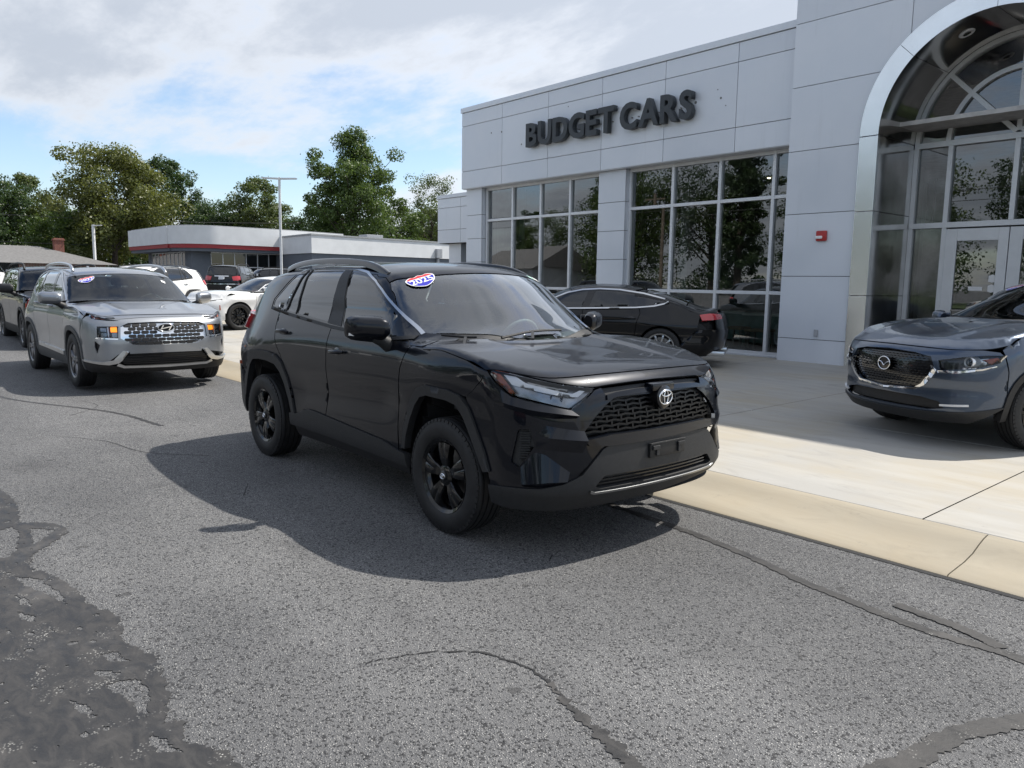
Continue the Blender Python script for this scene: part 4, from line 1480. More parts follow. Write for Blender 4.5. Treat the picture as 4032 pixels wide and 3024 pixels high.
# fire alarm and outlet on the tower
al = empty('fire_alarm', (-6.89, YT, 2.43)); tag(al, 'small red fire alarm strobe on the grey wall beside the arch', 'alarm')
mb = MB(); mb.cbox(-.095, .095, -.05, 0, -.09, .09, .02); mb.build('alarm_body', MATS['alarm_red'], al, 40)
mb = MB(); mb.cbox(-.09, .03, -.075, -.045, -.05, .0, .01); mb.build('alarm_strobe', MATS['decal_white'], al, 40)
ob = empty('outlet_box', (-6.88, YT, .73)); tag(ob, 'small grey outlet box low on the tower wall', 'outlet')
mb = MB(); mb.cbox(-.035, .035, -.035, 0, -.06, .06, .008); mb.build('outlet_cover', MATS['grey_plastic'] if 'grey_plastic' in MATS else MATS['steel'], ob)
MATS['box_grey'] = simple('box_grey', (.35, .36, .38), .5)
ob.children[0].data.materials[0] = MATS['box_grey']
# recessed lamp in the arch soffit
mb = MB(); a = math.radians(112)
mb.lathe([(.06, -.01), (.11, -.012), (.12, 0), (.06, .01)], 24, 'z'); lm = mb.build('soffit_lamp', MATS['mullion'], bld, 40)
lm.location = (XC + (RI - .004) * math.cos(a), YT + .55, ZS + (RI - .004) * math.sin(a)); lm.rotation_euler = (0, -math.radians(22), 0)
# low wing at the left, set back
for (z0, z1) in ((2.79, 3.22), (3.22, 3.92), (3.92, 4.22)):
    for (x0, x1) in ((-21.3, -20.05), (-20.05, -18.3), (-18.3, -17.0)): wall_panel(x0, x1, z0, z1, 15.0)
mb = MB(); mb.cbox(-21.33, -17.0, 14.97, 17, 4.225, 4.34, .006); mb.build('coping', MATS['acm'], bld)
for (z0, z1) in ((2.79, 3.22), (3.22, 3.92), (3.92, 4.22)):
    mb = MB(); mb.cbox(-21.30, -21.26, 15.055, 19, z0 + .006, z1 - .006, .004); mb.build('facade_panel', MATS['acm'], bld)
mb = MB(); mb.box(-21.27, -17.2, 15.05, 19, 2.78, 4.22); mb.build('wing_core', MATS['acm_joint'], bld)
mb = MB(); mb.box(-21.0, -20.35, 15.25, 19, .2, 2.79); mb.box(-19.72, -17.2, 15.25, 19, .2, 2.79); mb.build('wing_wall', MATS['acm'], bld)
mb = MB(); mb.box(-20.35, -19.72, 15.6, 19, .2, 2.79); mb.build('wing_doorway', MATS['acm_joint'], bld)
# body of the building
mb = MB()
mb.box(-17.5, -1.3, 24, 24.3, .1, 6.1); mb.box(-17.5, -17.2, 13.9, 24, .1, 6.1); mb.build('rear_wall', MATS['room_wall'], bld)
mb = MB(); mb.box(-17.5, -1.2, YF + .41, 24.3, 6.0, 6.10); mb.build('roof_slab', MATS['room_ceiling'], bld)
mb = MB(); mb.box(-17.2, -1.3, YG + .2, 24, 4.25, 4.32); mb.build('ceiling', MATS['room_ceiling'], bld)
mb = MB(); mb.box(-17.2, -1.3, YG + .0, 24, .10, .195); mb.build('showroom_floor', MATS['room_floor'], bld)
mb = MB(); mb.box(-1.6, -1.3, YT + .4, 24, .1, 6); mb.build('side_wall', MATS['room_wall'], bld)
mb = MB(); mb.box(-7.6, -7.45, YG + .6, 18.5, .2, 4.25); mb.build('partition', MATS['room_wall'], bld)
mb = MB(); mb.box(-14.5, -14.2, 19, 19.3, .2, 4.25); mb.box(-10.2, -9.9, 19, 19.3, .2, 4.25); mb.build('interior_column', MATS['mullion'], bld)
mb = MB(); mb.box(-17.2, -8, 20.5, 20.6, 3.0, 4.25); mb.build('bulkhead', simple('bulkhead', (.12, .10, .08), .7), bld)
for (x, y) in ((-14.6, 17.0), (-10.9, 17.8), (-9.1, 18.6), (-15, 20)):
    mb = MB(); mb.lathe([(0, -.012), (.035, -.012), (.045, 0)], 14, 'z', (x, y, 4.24)); mb.build('ceiling_lamp', MATS['lamp_on'], bld)
# desks, posters and seats inside
for i, (x, y) in enumerate(((-9.0, 15.6), (-10.9, 16.2), (-14.0, 16.4))):
    d = empty('sales_desk', (x, y, .195))
    tag(d, ('teal fronted sales desk inside the window next to the tower', 'teal fronted sales desk inside behind the black coupe', 'teal fronted sales desk inside the left window')[i], 'desk', 'desks inside the showroom')
    mb = MB(); mb.cbox(-.8, .8, -.4, .4, .70, .75, .01); mb.build('desk_top', MATS['decal_white'], d)
    for xx in (-.78, .74):
        mb = MB(); mb.box(xx, xx + .04, -.38, .38, 0, .70); mb.build('desk_side', MATS['desk'], d)
    mb = MB(); mb.box(-.74, .74, -.38, -.35, .1, .70); mb.build('desk_front', MATS['desk'], d)
for i, (x, y, w_) in enumerate(((-8.9, 14.5, .5), (-9.7, 14.9, .45))):
    d = empty('bench_stool', (x, y, .195)); tag(d, ('pale wooden stool inside the glass close to the tower', 'pale wooden stool inside the glass farther from the tower')[i], 'stool')
    mb = MB(); mb.cbox(-w_ / 2, w_ / 2, -.2, .2, .40, .46, .015); mb.build('seat', MATS['wood'], d)
    for xx in (-w_ / 2 + .04, w_ / 2 - .04):
        for yy in (-.16, .16):
            mb = MB(); mb.box(xx - .018, xx + .018, yy - .018, yy + .018, 0, .40); mb.build('leg', MATS['steel'], d)

def edge_curve(sh, xs, zc=1.0, target=0.72):
    """roof / pillar corner: where the side turns into the top, per station x (left side)"""
    xs = np.asarray(xs, float)
    m, n = 60, len(xs)
    an = np.linspace(0.02, math.pi * .5 - .02, m)
    o = np.zeros((n * m, 3)); o[:, 0] = np.repeat(xs, m); o[:, 2] = zc
    d = np.tile(np.stack([np.zeros(m), np.cos(an), np.sin(an)], 1), (n, 1))
    P = sh.cast(o + d * 1.3, -d, 1.3, 30)
    N = sh.normal(P)
    P = P.reshape(n, m, 3); ny = np.abs(N[:, 1]).reshape(n, m)
    k = np.argmax(ny < target, axis=1)
    return P[np.arange(n), k]
def mirror_y(pts): return [(p[0], -p[1]) for p in pts][::-1]

def car_mirror(c, base, size, mat, mlow, side, tip=0.17, lamp=True):
    """door mirror: shell, foot, glass; base on the door at (x,z)"""
    sg = -1 if side == 'R' else 1
    b, n = c.pos(base, ('S', side), 0.0)
    L, H, Dp = size
    root = c.root
    # lofted shell along y
    secs = []
    m = 20
    verts, faces = [], []
    N = 9
    for i in range(N):
        t = i / (N - 1)
        sc = (1 - abs(2 * t - 1) ** 7) ** 0.5 if 0 < t < 1 else 0.55
        sc = max(sc, 0.55) * (1 - .22 * t)
        y = b.y + sg * (tip * 0.25 + t * L)
        cxm = b.x + 0.05 - 0.10 * t
        cz = b.z + H * 0.62 + 0.015 * t
        for k in range(m):
            a = 2 * math.pi * k / m
            ca, sa = math.cos(a), math.sin(a)
            px = Dp * .5 * math.copysign(abs(ca) ** .62, ca) * (0.35 + .65 * sc) * (0.45 if ca < 0 else 1.0)
            pz = H * .5 * math.copysign(abs(sa) ** .55, sa) * (0.30 + .70 * sc) * (1 - .18 * max(0, ca))
            verts.append((cxm + px, y, cz + pz - 0.10 * Dp * (ca < 0)))
    for i in range(N - 1):
        for k in range(m):
            l = (k + 1) % m
            faces.append((i * m + k, i * m + l, (i + 1) * m + l, (i + 1) * m + k))
    faces.append(tuple(range(m))); faces.append(tuple((N - 1) * m + k for k in range(m)))
    mb = MB(); mb.add(verts, faces)
    sh = mb.build('door_mirror', mat, root, 50)
    ym = b.y + sg * (tip * .25 + L * .5)
    mb = MB()
    mb.obox((b.x - Dp * .16 + 0.0, ym, b.z + H * .62), (0.004, 0, 0), (0, L * .40, 0), (0, 0, H * .36))
    mb.build('mirror_glass', MATS['chrome'], sh)
    mb = MB()
    mb.tube([(b.x + .02, b.y - sg * .02, b.z - .02), (b.x + .03, b.y + sg * tip * .30, b.z + H * .12), (b.x + .02, b.y + sg * (tip * .25 + L * .30), b.z + H * .30)], [.055, .042, .038], 10)
    mb.build('mirror_foot', mlow, sh, 50)
    if lamp:
        mb = MB()
        mb.bar((b.x + Dp * .40 - .03, b.y + sg * (tip * .25 + L * .45), b.z + H * .30), (b.x - .02, b.y + sg * (tip * .25 + L * 1.0), b.z + H * .40), .012, .016)
        mb.build('mirror_signal', MATS['lamp_white'], sh)
    return sh

def door_handle(c, x, z, side, mat, L=.20, par=None):
    P, n = c.pos((x, z), ('S', side), 0.0)
    sg = -1 if side == 'R' else 1
    mb = MB()
    tt = np.linspace(0, 1, 9)
    H = c.sh.hit(np.stack([x - L / 2 + L * tt, z - .004 + .008 * tt], 1), ('S', side))
    Nn = c.sh.normal(H)
    pts = (H + Nn * (.012 + .026 * np.sqrt(np.maximum(0, np.sin(math.pi * tt))))[:, None]).tolist()
    mb.tube(pts, [.009, .014, .016, .016, .016, .016, .016, .014, .009], 10)
    h = mb.build('door_handle', mat, par or c.root, 60)
    mb = MB()
    q, nn = c.pos((x - .01, z - .003), ('S', side), -.006)
    mb.sphere(q, .062, .010, .036, 16, 8)
    mb.build('handle_recess', MATS['gloss_black'], h, 60)
    return h

def interior(c, xs, xd, zf, zd, w, seat_rows, wheel_y=.36, dash=True):
    """dashboard, steering wheel, seats seen through the glass"""
    r = c.root
    mb = MB()
    prof = [(xd + .30, zd - .02), (xd + .02, zd + .0), (xd - .14, zd - .015), (xd - .24, zd - .06), (xd - .28, zd - .18), (xd - .30, zf), (xd + .3, zf)]
    mb.prism(prof, lambda u, v, d: (u, d, v), -w, w)
    mb.cbox(xd - .16, xd - .04, wheel_y - .2, wheel_y + .2, zd - .03, zd + .045, .02)
    mb.build('dashboard', MATS['interior'], r, 40)
    mb = MB()
    cx_, cz_ = xd - .42, zd - .02
    ax = Vector((0.42, 0, 0.9)).normalized(); sx_ = Vector((0, 1, 0))
    mb.tube([Vector((cx_, wheel_y, cz_)) + ax * .185 * math.cos(q * math.pi / 14) + sx_ * .185 * math.sin(q * math.pi / 14) for q in range(28)], .015, 8, True)
    for q in (0.5 * math.pi, 1.5 * math.pi, math.pi):
        mb.bar(Vector((cx_, wheel_y, cz_)), Vector((cx_, wheel_y, cz_)) + ax * .18 * math.cos(q) + sx_ * .18 * math.sin(q), .03, .02)
    mb.sphere((cx_ + .01, wheel_y, cz_), .03, .07, .06)
    mb.build('steering_wheel', MATS['interior_light'], r, 50)
    for sx0 in seat_rows:
        for yy in (-.37, .37):
            mb = MB()
            mb.cbox(sx0 - .28, sx0 + .25, yy - .25, yy + .25, zf - .1, zf + .14, .05)
            bm_ = [(sx0 - .22, zf + .10), (sx0 - .36, zf + .62), (sx0 - .24, zf + .64), (sx0 - .08, zf + .12)]
            mb.prism(rounded(bm_, .05), lambda u, v, d: (u, d, v), yy - .24, yy + .24)
            mb.build('seat', MATS['interior'], r, 40)
            mb = MB()
            mb.cbox(sx0 - .42, sx0 - .31, yy - .13, yy + .13, zf + .66, zf + .84, .045)
            mb.bar((sx0 - .34, yy - .05, zf + .6), (sx0 - .36, yy - .05, zf + .7), .012, .012)
            mb.bar((sx0 - .34, yy + .05, zf + .6), (sx0 - .36, yy + .05, zf + .7), .012, .012)
            mb.build('headrest', MATS['interior'], r, 40)

def year_sticker(c, xy, w, year, parent):
    """shield shaped year sticker inside the top corner of the windscreen"""
    P, n = c.pos(xy, ('T',), 0.004)
    n = n.normalized()
    u = Vector((0, 1, 0)); u = (u - n * u.dot(n)).normalized()
    v = n.cross(u)
    def fn(a, b, d): return P + u * a + v * b + n * d
    k = w / 2
    shield = catmull([(-1, .34), (-.62, .56), (-.3, .50), (0, .60), (.3, .50), (.62, .56), (1, .34), (.95, -.06), (.64, -.44), (0, -.72), (-.64, -.44), (-.95, -.06)], 4, True)
    def sc(pl, s_): return [(p[0] * k * s_, p[1] * k * s_) for p in pl]
    mb = MB(); mb.prism(sc(shield, 1.0), fn, 0, .0008)
    st = mb.build('year_sticker', MATS['decal_white'], parent)
    inner = sc(shield, .92)
    top = [p for p in inner]
    def clip(pl, z0, keep_above):
        o = []
        for i in range(len(pl)):
            a, b = pl[i], pl[(i + 1) % len(pl)]
            ia, ib = (a[1] >= z0) == keep_above, (b[1] >= z0) == keep_above
            if ia: o.append(a)
            if ia != ib:
                t = (z0 - a[1]) / (b[1] - a[1]); o.append((a[0] + (b[0] - a[0]) * t, z0))
        return o
    mb = MB(); mb.prism(clip(inner, .30 * k, True), fn, .0008, .0016); mb.build('sticker_red_band', MATS['decal_red'], st)
    mb = MB(); mb.prism(clip(inner, .24 * k, False), fn, .0008, .0016); mb.build('sticker_blue_field', MATS['decal_blue'], st)
    me = text_mesh(year, k * .74, MATS['decal_white'], 'year_digits', 0.0004, k * .014)
    o = bpy.data.objects.new('year_digits', me)
    link(o, st)
    o.matrix_local = Matrix(((u.x * 1.12, v.x, n.x, 0), (u.y * 1.12, v.y, n.y, 0), (u.z * 1.12, v.z, n.z, 0), (0, 0, 0, 1)))
    o.location = fn(0, -.06 * k, .0022)
    return st

# ---- compact crossover (the black car in front, and the white one far behind)
def crossover_shape():
    def es(x, z):
        a = -0.020 * np.exp(-((z - .70 - .05 * (x + 1.2)) / .11) ** 2) * sstep(-2.25, -1.85, x) * (1 - sstep(-.75, -.35, x))
        a = a + 0.012 * np.exp(-((z - .98) / .10) ** 2) * (np.exp(-((x + 2.75) / .45) ** 2) + np.exp(-((x - .05) / .40) ** 2))
        return a
    def et(x, ay):
        w = .47 - .03 * sstep(0, .7, x)
        on = sstep(-.20, -.05, x) * (1 - sstep(.45, .74, x))
        return -0.016 * on * (1 - sstep(w - .05, w + .02, ay))
    return Shape(
        top=[(1.05, .90), (.95, .945), (.885, 1.005), (.80, 1.048), (.60, 1.095), (.30, 1.138), (.05, 1.165), (-.05, 1.178), (-.12, 1.215), (-.40, 1.415), (-.64, 1.575), (-.78, 1.635), (-1.0, 1.665), (-1.4, 1.688), (-1.9, 1.690), (-2.5, 1.670), (-3.0, 1.622), (-3.2, 1.590), (-3.4, 1.55)],
        plan=[(1.0, .915), (.5, .925), (0, .932), (-.5, .922), (-1.5, .918), (-2.3, .926), (-2.8, .928), (-3.1, .900), (-3.3, .860), (-3.5, .79), (-3.7, .70)],
        sec=[(.2, -.09), (.3, -.05), (.4, -.022), (.55, -.014), (.75, -.010), (.92, 0), (1.02, -.002), (1.10, -.014), (1.17, -.034), (1.24, -.062), (1.32, -.10)],
        gbase=[(1, .89), (0, .888), (-.6, .884), (-2.0, .882), (-2.6, .866), (-3.0, .815), (-3.3, .74), (-3.6, .66)], zb=1.2, tum=.43,
        fz=[(.2, .80), (.3, .87), (.36, .92), (.42, .955), (.5, .958), (.66, .952), (.8, .942), (.9, .925), (.97, .90), (1.03, .86), (1.10, .74), (1.3, .70)],
        fplan=lambda y: .05 * (y / .6) ** 2 + .30 * (y / .92) ** 8,
        rz=[(.2, -3.45), (.3, -3.56), (.45, -3.65), (.7, -3.66), (.9, -3.62), (1.1, -3.53), (1.3, -3.42), (1.5, -3.28), (1.6, -3.20), (1.8, -3.2)],
        rplan=lambda y: .10 * (y / .7) ** 2.2 + .25 * (y / .92) ** 8,
        bow=[(.9, .12), (.4, .07), (.1, .06), (-.06, .16), (-.25, .42), (-.6, .50), (-1.1, .40), (-1.6, .05), (-2, 0)],
        crown=[(.9, .05), (.3, .025), (0, .015), (-.3, .03), (-.5, .05), (-1.2, .12), (-2.5, .13), (-3.2, .12)],
        z0=.245, kt=((1, .05), (.2, .04), (-.2, .045), (-.8, .08), (-1.5, .10), (-3.2, .10)), kf=.05, ks=.035, extra_side=es, extra_top=et)

DLO_T = [(-.41, 1.192), (-.60, 1.293), (-.78, 1.390), (-.93, 1.470), (-1.06, 1.530), (-1.25, 1.590), (-1.42, 1.613), (-1.57, 1.620), (-1.95, 1.625), (-2.25, 1.618), (-2.38, 1.598)]
DLO_B = [(-2.655, 1.365), (-2.645, 1.305), (-2.34, 1.270), (-1.90, 1.234), (-1.47, 1.200), (-.95, 1.175), (-.62, 1.166)]

def build_crossover(name, loc, rz, label, mpaint, full=True, res=.035, group=None, rimmat='rim_black', year=None, sides='RL', lights_only_rear=False):
    sh = crossover_shape()
    c = CarB(name, sh, loc, rz, label, 'car', res, group)
    c.rearlen, c.frontlen = 3.6, .84
    M = MATS
    P = mpaint
    g = .005
    c.core(lambda x: np.interp(x, [-3.6, -2.6, -.6, -.1, .84], [1.25, 1.24, 1.12, 1.02, .88]), [(0, .36), (-2.69, .36)], .43, .56, M['black_plastic'], off=.10)
    FA_o = [(-.445, .46), (-.425, .56), (-.375, .70), (-.32, .80), (-.235, .88), (-.14, .908), (.10, .905), (.215, .885), (.29, .82), (.36, .70), (.43, .58), (.47, .48)]
    FA_i = [(-.405, .46), (-.385, .55), (-.33, .67), (-.27, .765), (-.205, .825), (-.13, .845), (.08, .842), (.17, .825), (.235, .765), (.31, .65), (.375, .54), (.415, .47)]
    RA_o = [(-2.05, .46), (-2.09, .59), (-2.16, .74), (-2.25, .865), (-2.35, .922), (-2.50, .936), (-2.70, .938), (-2.84, .928), (-2.95, .87), (-3.05, .75), (-3.12, .62), (-3.16, .50)]
    RA_i = [(-2.10, .46), (-2.14, .56), (-2.21, .69), (-2.29, .785), (-2.38, .838), (-2.52, .855), (-2.70, .857), (-2.82, .845), (-2.91, .79), (-3.00, .68), (-3.06, .57), (-3.10, .49)]
    RK = [(-.41, .425), (-.50, .432), (-.60, .452), (-.69, .470), (-.85, .478), (-1.44, .512), (-1.70, .528), (-1.80, .530), (-1.90, .512), (-1.99, .478), (-2.06, .462), (-2.14, .460)]
    # lower boundary of doors just above the rocker
    HOODL = clip_line(sh, [(-.215, 1.190), (-.12, 1.158), (-.02, 1.128), (.10, 1.105), (.25, 1.083), (.42, 1.066)])
    fd_f = [(-.345, 1.165), (-.40, 1.08), (-.45, .98), (-.485, .80), (-.50, .61), (-.50, .43)]
    sp = [(-1.47, 1.19), (-1.48, 1.09), (-1.482, .94), (-1.505, .70), (-1.53, .52)]
    rd_r = [(-2.46, 1.272), (-2.43, 1.15), (-2.37, 1.03), (-2.28, .935), (-2.235, .87)]
    belt = lambda a, b: [p for p in [(-.62, 1.166), (-.95, 1.175), (-1.47, 1.200), (-1.90, 1.234), (-2.34, 1.270), (-2.46, 1.284)] if b <= p[0] <= a]
    dz = -.006
    fender = [(-.225, 1.178)] + [(x, z - dz) for x, z in HOODL[1:]] + [(.43, 1.045), (.40, .99), (.335, .93), (.265, .885)] + FA_o[::-1][4:] + [(-.49, .44)] + [(x + g, z) for x, z in fd_f[::-1][1:]] + [(-.30, 1.185)]
    c.both('fender', fender, P, sides=sides)
    fdoor = [(x - g, z) for x, z in fd_f] + [(x, z + .004) for x, z in RK if -1.52 < x < -.52] + [(x + g, z) for x, z in sp[::-1]] + [(x, z - .02) for x, z in belt(-.4, -1.46)[::-1]] + [(-.45, 1.150)]
    for o, k in zip(c.both('front_door', fdoor, P, sides=sides), sides): door_handle(c, -1.30, 1.02, k, P, par=o)
    rdoor = [(x - g, z) for x, z in sp] + [(x, z + .004) for x, z in RK if -2.06 < x < -1.54] + [(-2.045, .47), (-2.085, .59), (-2.155, .74), (-2.235, .862)] + [(x + g, z) for x, z in rd_r[::-1]] + [(x, z - .02) for x, z in belt(-1.48, -2.45)[::-1]]
    for o, k in zip(c.both('rear_door', rdoor, P, sides=sides), sides): door_handle(c, -2.24, 1.11, k, P, par=o)
    quarter = [(x - g, z) for x, z in rd_r] + RA_o[3:10] + [(-3.10, .70), (-3.20, .72), (-3.30, .78), (-3.30, 1.12), (-3.22, 1.16), (-3.17, 1.30), (-3.10, 1.42), (-3.02, 1.53), (-2.90, 1.60), (-2.60, 1.645), (-2.41, 1.645)] + [(-2.40, 1.605), (-2.68, 1.368), (-2.67, 1.285), (-2.47, 1.262)]
    c.both('quarter_panel', quarter, P, sides=sides)
    # belt moulding and window frame
    dlo = DLO_T + DLO_B
    fg = rounded([(-.64, 1.180), (-1.315, 1.207), (-1.475, 1.598), (-1.25, 1.574), (-1.06, 1.512), (-.80, 1.382), (-.64, 1.292)], .03)
    rg = rounded([(-1.555, 1.228), (-2.105, 1.268), (-2.165, 1.605), (-1.615, 1.610)], .025)
    rg2 = rounded([(-2.150, 1.272), (-2.315, 1.285), (-2.225, 1.604), (-2.195, 1.604)], .008)
    qg = rounded([(-2.365, 1.292), (-2.635, 1.318), (-2.642, 1.362), (-2.385, 1.580), (-2.275, 1.600)], .02)
    for k in sides:
        fr = c.panel('window_frame', dlo, ('S', k), M['gloss_black'], .001, .010, [fg, rg, rg2, qg])
        for gp, nm in ((fg, 'front_side_window'), (rg, 'rear_side_window'), (rg2, 'rear_vent_window'), (qg, 'quarter_window')):
            c.panel(nm, gp, ('S', k), M['glass_side'], -.002, .004)
        c.strip('window_trim', [(x, z + .005) for x, z in DLO_T], .013, ('S', k), M['satin_silver'], .005, .008)
        c.strip('belt_moulding', [(x, z - .008) for x, z in DLO_B[1:]] + [(-.42, 1.176)], .022, ('S', k), M['black_plastic'], .006, .01)
        c.strip('pillar_seal', [(-2.335, 1.275), (-2.245, 1.612)], .018, ('S', k), M['black_plastic'], .006, .01)
        c.strip('pillar_seal', [(-2.125, 1.262), (-2.178, 1.612)], .016, ('S', k), M['black_plastic'], .006, .01)
        c.panel('pillar_cover', [(-1.325, 1.20), (-1.545, 1.215), (-1.605, 1.612), (-1.485, 1.608)], ('S', k), M['grey_plastic'], .004, .006)
    # roof side and A pillar
    xs = np.concatenate([np.linspace(-.26, -1.2, 22), np.linspace(-1.3, -2.95, 14)])
    E = edge_curve(sh, xs)
    upper = [(p[0], p[2]) for p in E]
    low = [(-.30, 1.196), (-.42, 1.207), (-.60, 1.306), (-.78, 1.404), (-.93, 1.485), (-1.06, 1.546), (-1.25, 1.606), (-1.42, 1.630), (-1.57, 1.637), (-1.95, 1.642), (-2.25, 1.636), (-2.40, 1.652)]
    low2 = low + [(-2.60, 1.652), (-2.88, 1.610)]
    for k in sides:
        c.panel('roof_side', upper + low2[::-1], ('S', k), P, 0, .012)
    # arches, rocker
    for k in sides:
        c.panel('wheel_arch_cladding', FA_o + FA_i[::-1], ('S', k), M['grey_plastic'], .014, .05)
        c.panel('wheel_arch_cladding', RA_o + RA_i[::-1], ('S', k), M['grey_plastic'], .014, .05)
        c.panel('rocker_cladding', RK + [(-2.14, .365), (-1.5, .362), (-.8, .348), (-.40, .335)], ('S', k), M['grey_plastic'], .014, .04)
        c.panel('sill', [(-.42, .34), (-2.13, .37), (-2.10, .27), (-.44, .27)], ('S', k), M['black_plastic'], -.012, .03)
    # roof, windscreen, hood
    we = [(p[0], p[1] - .004) for p in E if p[0] > -.93]
    roof_e = [(p[0], p[1] - .004) for p in E if p[0] < -.925]
    ye_ = float(np.interp(.90, [-p[0] for p in E], [p[1] for p in E])) - .006
    wtop = [(-.685 - .215 * (y / ye_) ** 2, y) for y in np.linspace(ye_, -ye_, 15)]
    wbase = [(-.055 - .62 * y * y, y) for y in np.linspace(-.70, .70, 13)]
    ws = [p for p in we if p[0] < -.37 and p[0] > -.885]
    c.panel('windscreen', ws + wtop + mirror_y(ws) + wbase, ('T',), M['glass_ws'], -.003, .005)
    rf = [(x - .012, y) for x, y in wtop]
    roof = rf[::-1] + roof_e + [(-3.10, y) for y in np.linspace(.56, -.56, 9)] + mirror_y(roof_e)
    c.panel('roof', roof, ('T',), P, 0, .012)
    he = sh.side_y([(x, z + .002) for x, z in HOODL])
    hood_e = [(p[0], p[1] - .004) for p in he]
    lipc = [(.862, 1.052), (.80, 1.030), (.73, 1.010), (.66, .996), (.58, .982), (.50, .973), (.40, .979), (.2, .986), (0, .988)]
    yz_ = catmull([(.862, 1.052), (.80, 1.036), (.72, 1.025), (.60, 1.026), (.40, 1.032), (.2, 1.035), (0, 1.036)], 3)[:-1]
    cp_ = catmull([(.80, 1.031)] + lipc[2:], 3)[:-1]
    cu_ = [p for p in yz_ if p[0] < .775]
    Hc = sh.cast([(1.6, y, z) for y, z in cp_] + [(1.6, y, z - .004) for y, z in cu_], [(-1, 0, 0)] * (len(cp_) + len(cu_)), 1.6, 40)
    cl_ = [(float(p[0]), float(p[1])) for p in Hc[:len(cp_)]]; cm_ = [(float(p[0]), float(p[1])) for p in Hc[len(cp_):]]
    c.panel('hood_nose', cl_ + mirror_y(cl_) + mirror_y(cm_)[::-1] + cm_[::-1], ('T',), P, .001, .015)
    Hf = sh.cast([(1.6, y, z) for y, z in yz_], [(-1, 0, 0)] * len(yz_), 1.6, 40)
    front = [(float(p[0]), float(p[1])) for p in Hf]
    front = front + mirror_y(front)
    hb = [(-.02 - .33 * y * y, y) for y in np.linspace(-.74, .74, 13)]
    hood = hood_e + front + mirror_y(hood_e) + hb
    c.panel('hood', hood, ('T',), P, .003, .015)
    cw = [(-.03 - .43 * y * y, y) for y in np.linspace(-.76, .76, 13)]
    c.panel('cowl', cw + [(x - .07 - .03 * abs(y), y) for x, y in cw[::-1]], ('T',), M['black_plastic'], -.008, .01)
    # lip under the hood, bumper and front fascia
    c3 = sh.c3; fy = sh.fy
    HL = c3([(.42, -.90, 1.062), (.56, -.855, 1.045), (.68, -.80, 1.022), (.79, -.66, .990), (.87, -.50, .966), (.86, -.57, .912), (.85, -.65, .868), (.76, -.78, .898), (.61, -.88, .930), (.50, -.905, 1.0)])
    mir = lambda pl: [(-a, z) for a, z in pl[::-1]]
    grille = fy([(-.37, .912), (-.445, .872), (-.515, .82), (-.595, .735), (-.597, .695), (-.43, .712)])
    lipz = fy([(-.505, .963), (-.40, .974), (-.2, .980), (0, .982)])
    tb = fy([(-.43, .925), (-.36, .936), (-.2, .944), (0, .946)])
    fog = rounded(c3([(.655, -.87, .745), (.71, -.835, .752), (.735, -.815, .66), (.665, -.868, .535), (.62, -.89, .56)]), .012)
    seam = c3([(.425, -.905, 1.045), (.40, -.91, .99), (.335, -.925, .93), (.268, -.935, .885)])
    arch = c3([(x, -.93, z) for x, z in FA_o[8:11]]) + c3([(.475, -.93, .42)])
    bot = c3([(.48, -.94, .405), (.62, -.90, .415), (.77, -.80, .425)]) + fy([(-.66, .47), (-.58, .545), (-.46, .645), (-.40, .665), (-.2, .665)])
    right = HL[:1] + seam[1:] + arch + bot
    # the painted bumper cover (upper edge under the lamps and the hood lip)
    up_r = c3([(.425, -.905, 1.05), (.50, -.91, .99), (.605, -.886, .922), (.755, -.786, .890), (.85, -.658, .858), (.865, -.57, .906), (.875, -.50, .956)]) + lipz[1:3]
    outer = seam[1:][::-1] + up_r + mir(up_r) + mir(seam[1:][::-1]) + mir(arch) + mir(bot) + bot[::-1] + arch[::-1]
    gh = grille + mir(grille)
    lz_ = fy([(-.455, .992), (-.2, 1.0), (0, 1.0)])
    slot_h = lz_ + mir(lz_[:-1]) + mir(tb[:1]) + [(a, z - .004) for a, z in mir(tb[:-1])[::-1]] + [(a, z - .004) for a, z in tb[::-1]]
    c.panel('bumper', outer, ('C', 0.0), P, 0, .02, [gh, fog, mir(fog), slot_h], res=res * .8)
    # layered wings of the bumper
    if full:
        A = c3([(.50, -.905, .975), (.61, -.884, .918), (.757, -.784, .886), (.85, -.655, .856)])
        B = c3([(.50, -.91, .900), (.60, -.890, .878), (.72, -.825, .856), (.80, -.735, .842), (.868, -.63, .826)])
        Cc = c3([(.50, -.915, .880), (.60, -.895, .852), (.72, -.83, .826), (.80, -.74, .812), (.868, -.635, .812)])
        D = c3([(.785, -.78, .775), (.845, -.69, .757), (.897, -.598, .740)])
        E_ = c3([(.745, -.815, .715), (.83, -.715, .705), (.902, -.592, .690)])
        F_ = c3([(.745, -.815, .648), (.83, -.715, .636), (.893, -.605, .622)])
        G_ = c3([(.672, -.862, .535), (.735, -.82, .628), (.78, -.78, .618), (.86, -.67, .520)])
        H_ = c3([(.69, -.855, .450), (.75, -.815, .46), (.80, -.77, .47), (.855, -.69, .475)])
        I_ = c3([(.69, -.855, .432), (.75, -.815, .432), (.79, -.785, .436), (.83, -.735, .45)])
        for mrr in (False, True):
            c.loft('bumper_wing', [A, B, Cc], [(.001, .001, .002), (.004, .022, .030, .032), .0], ('C', 0.0), P, mirror=mrr)
            c.loft('bumper_wing', [D, E_, F_], [.001, (.006, .026, .034), .001], ('C', 0.0), P, mirror=mrr)
            c.loft('bumper_wing', [G_, H_, I_], [.002, .030, .002], ('C', 0.0), P, mirror=mrr)
    c.bothc('fog_bezel', fog, M['grey_plastic'], 0, -.02, .03)
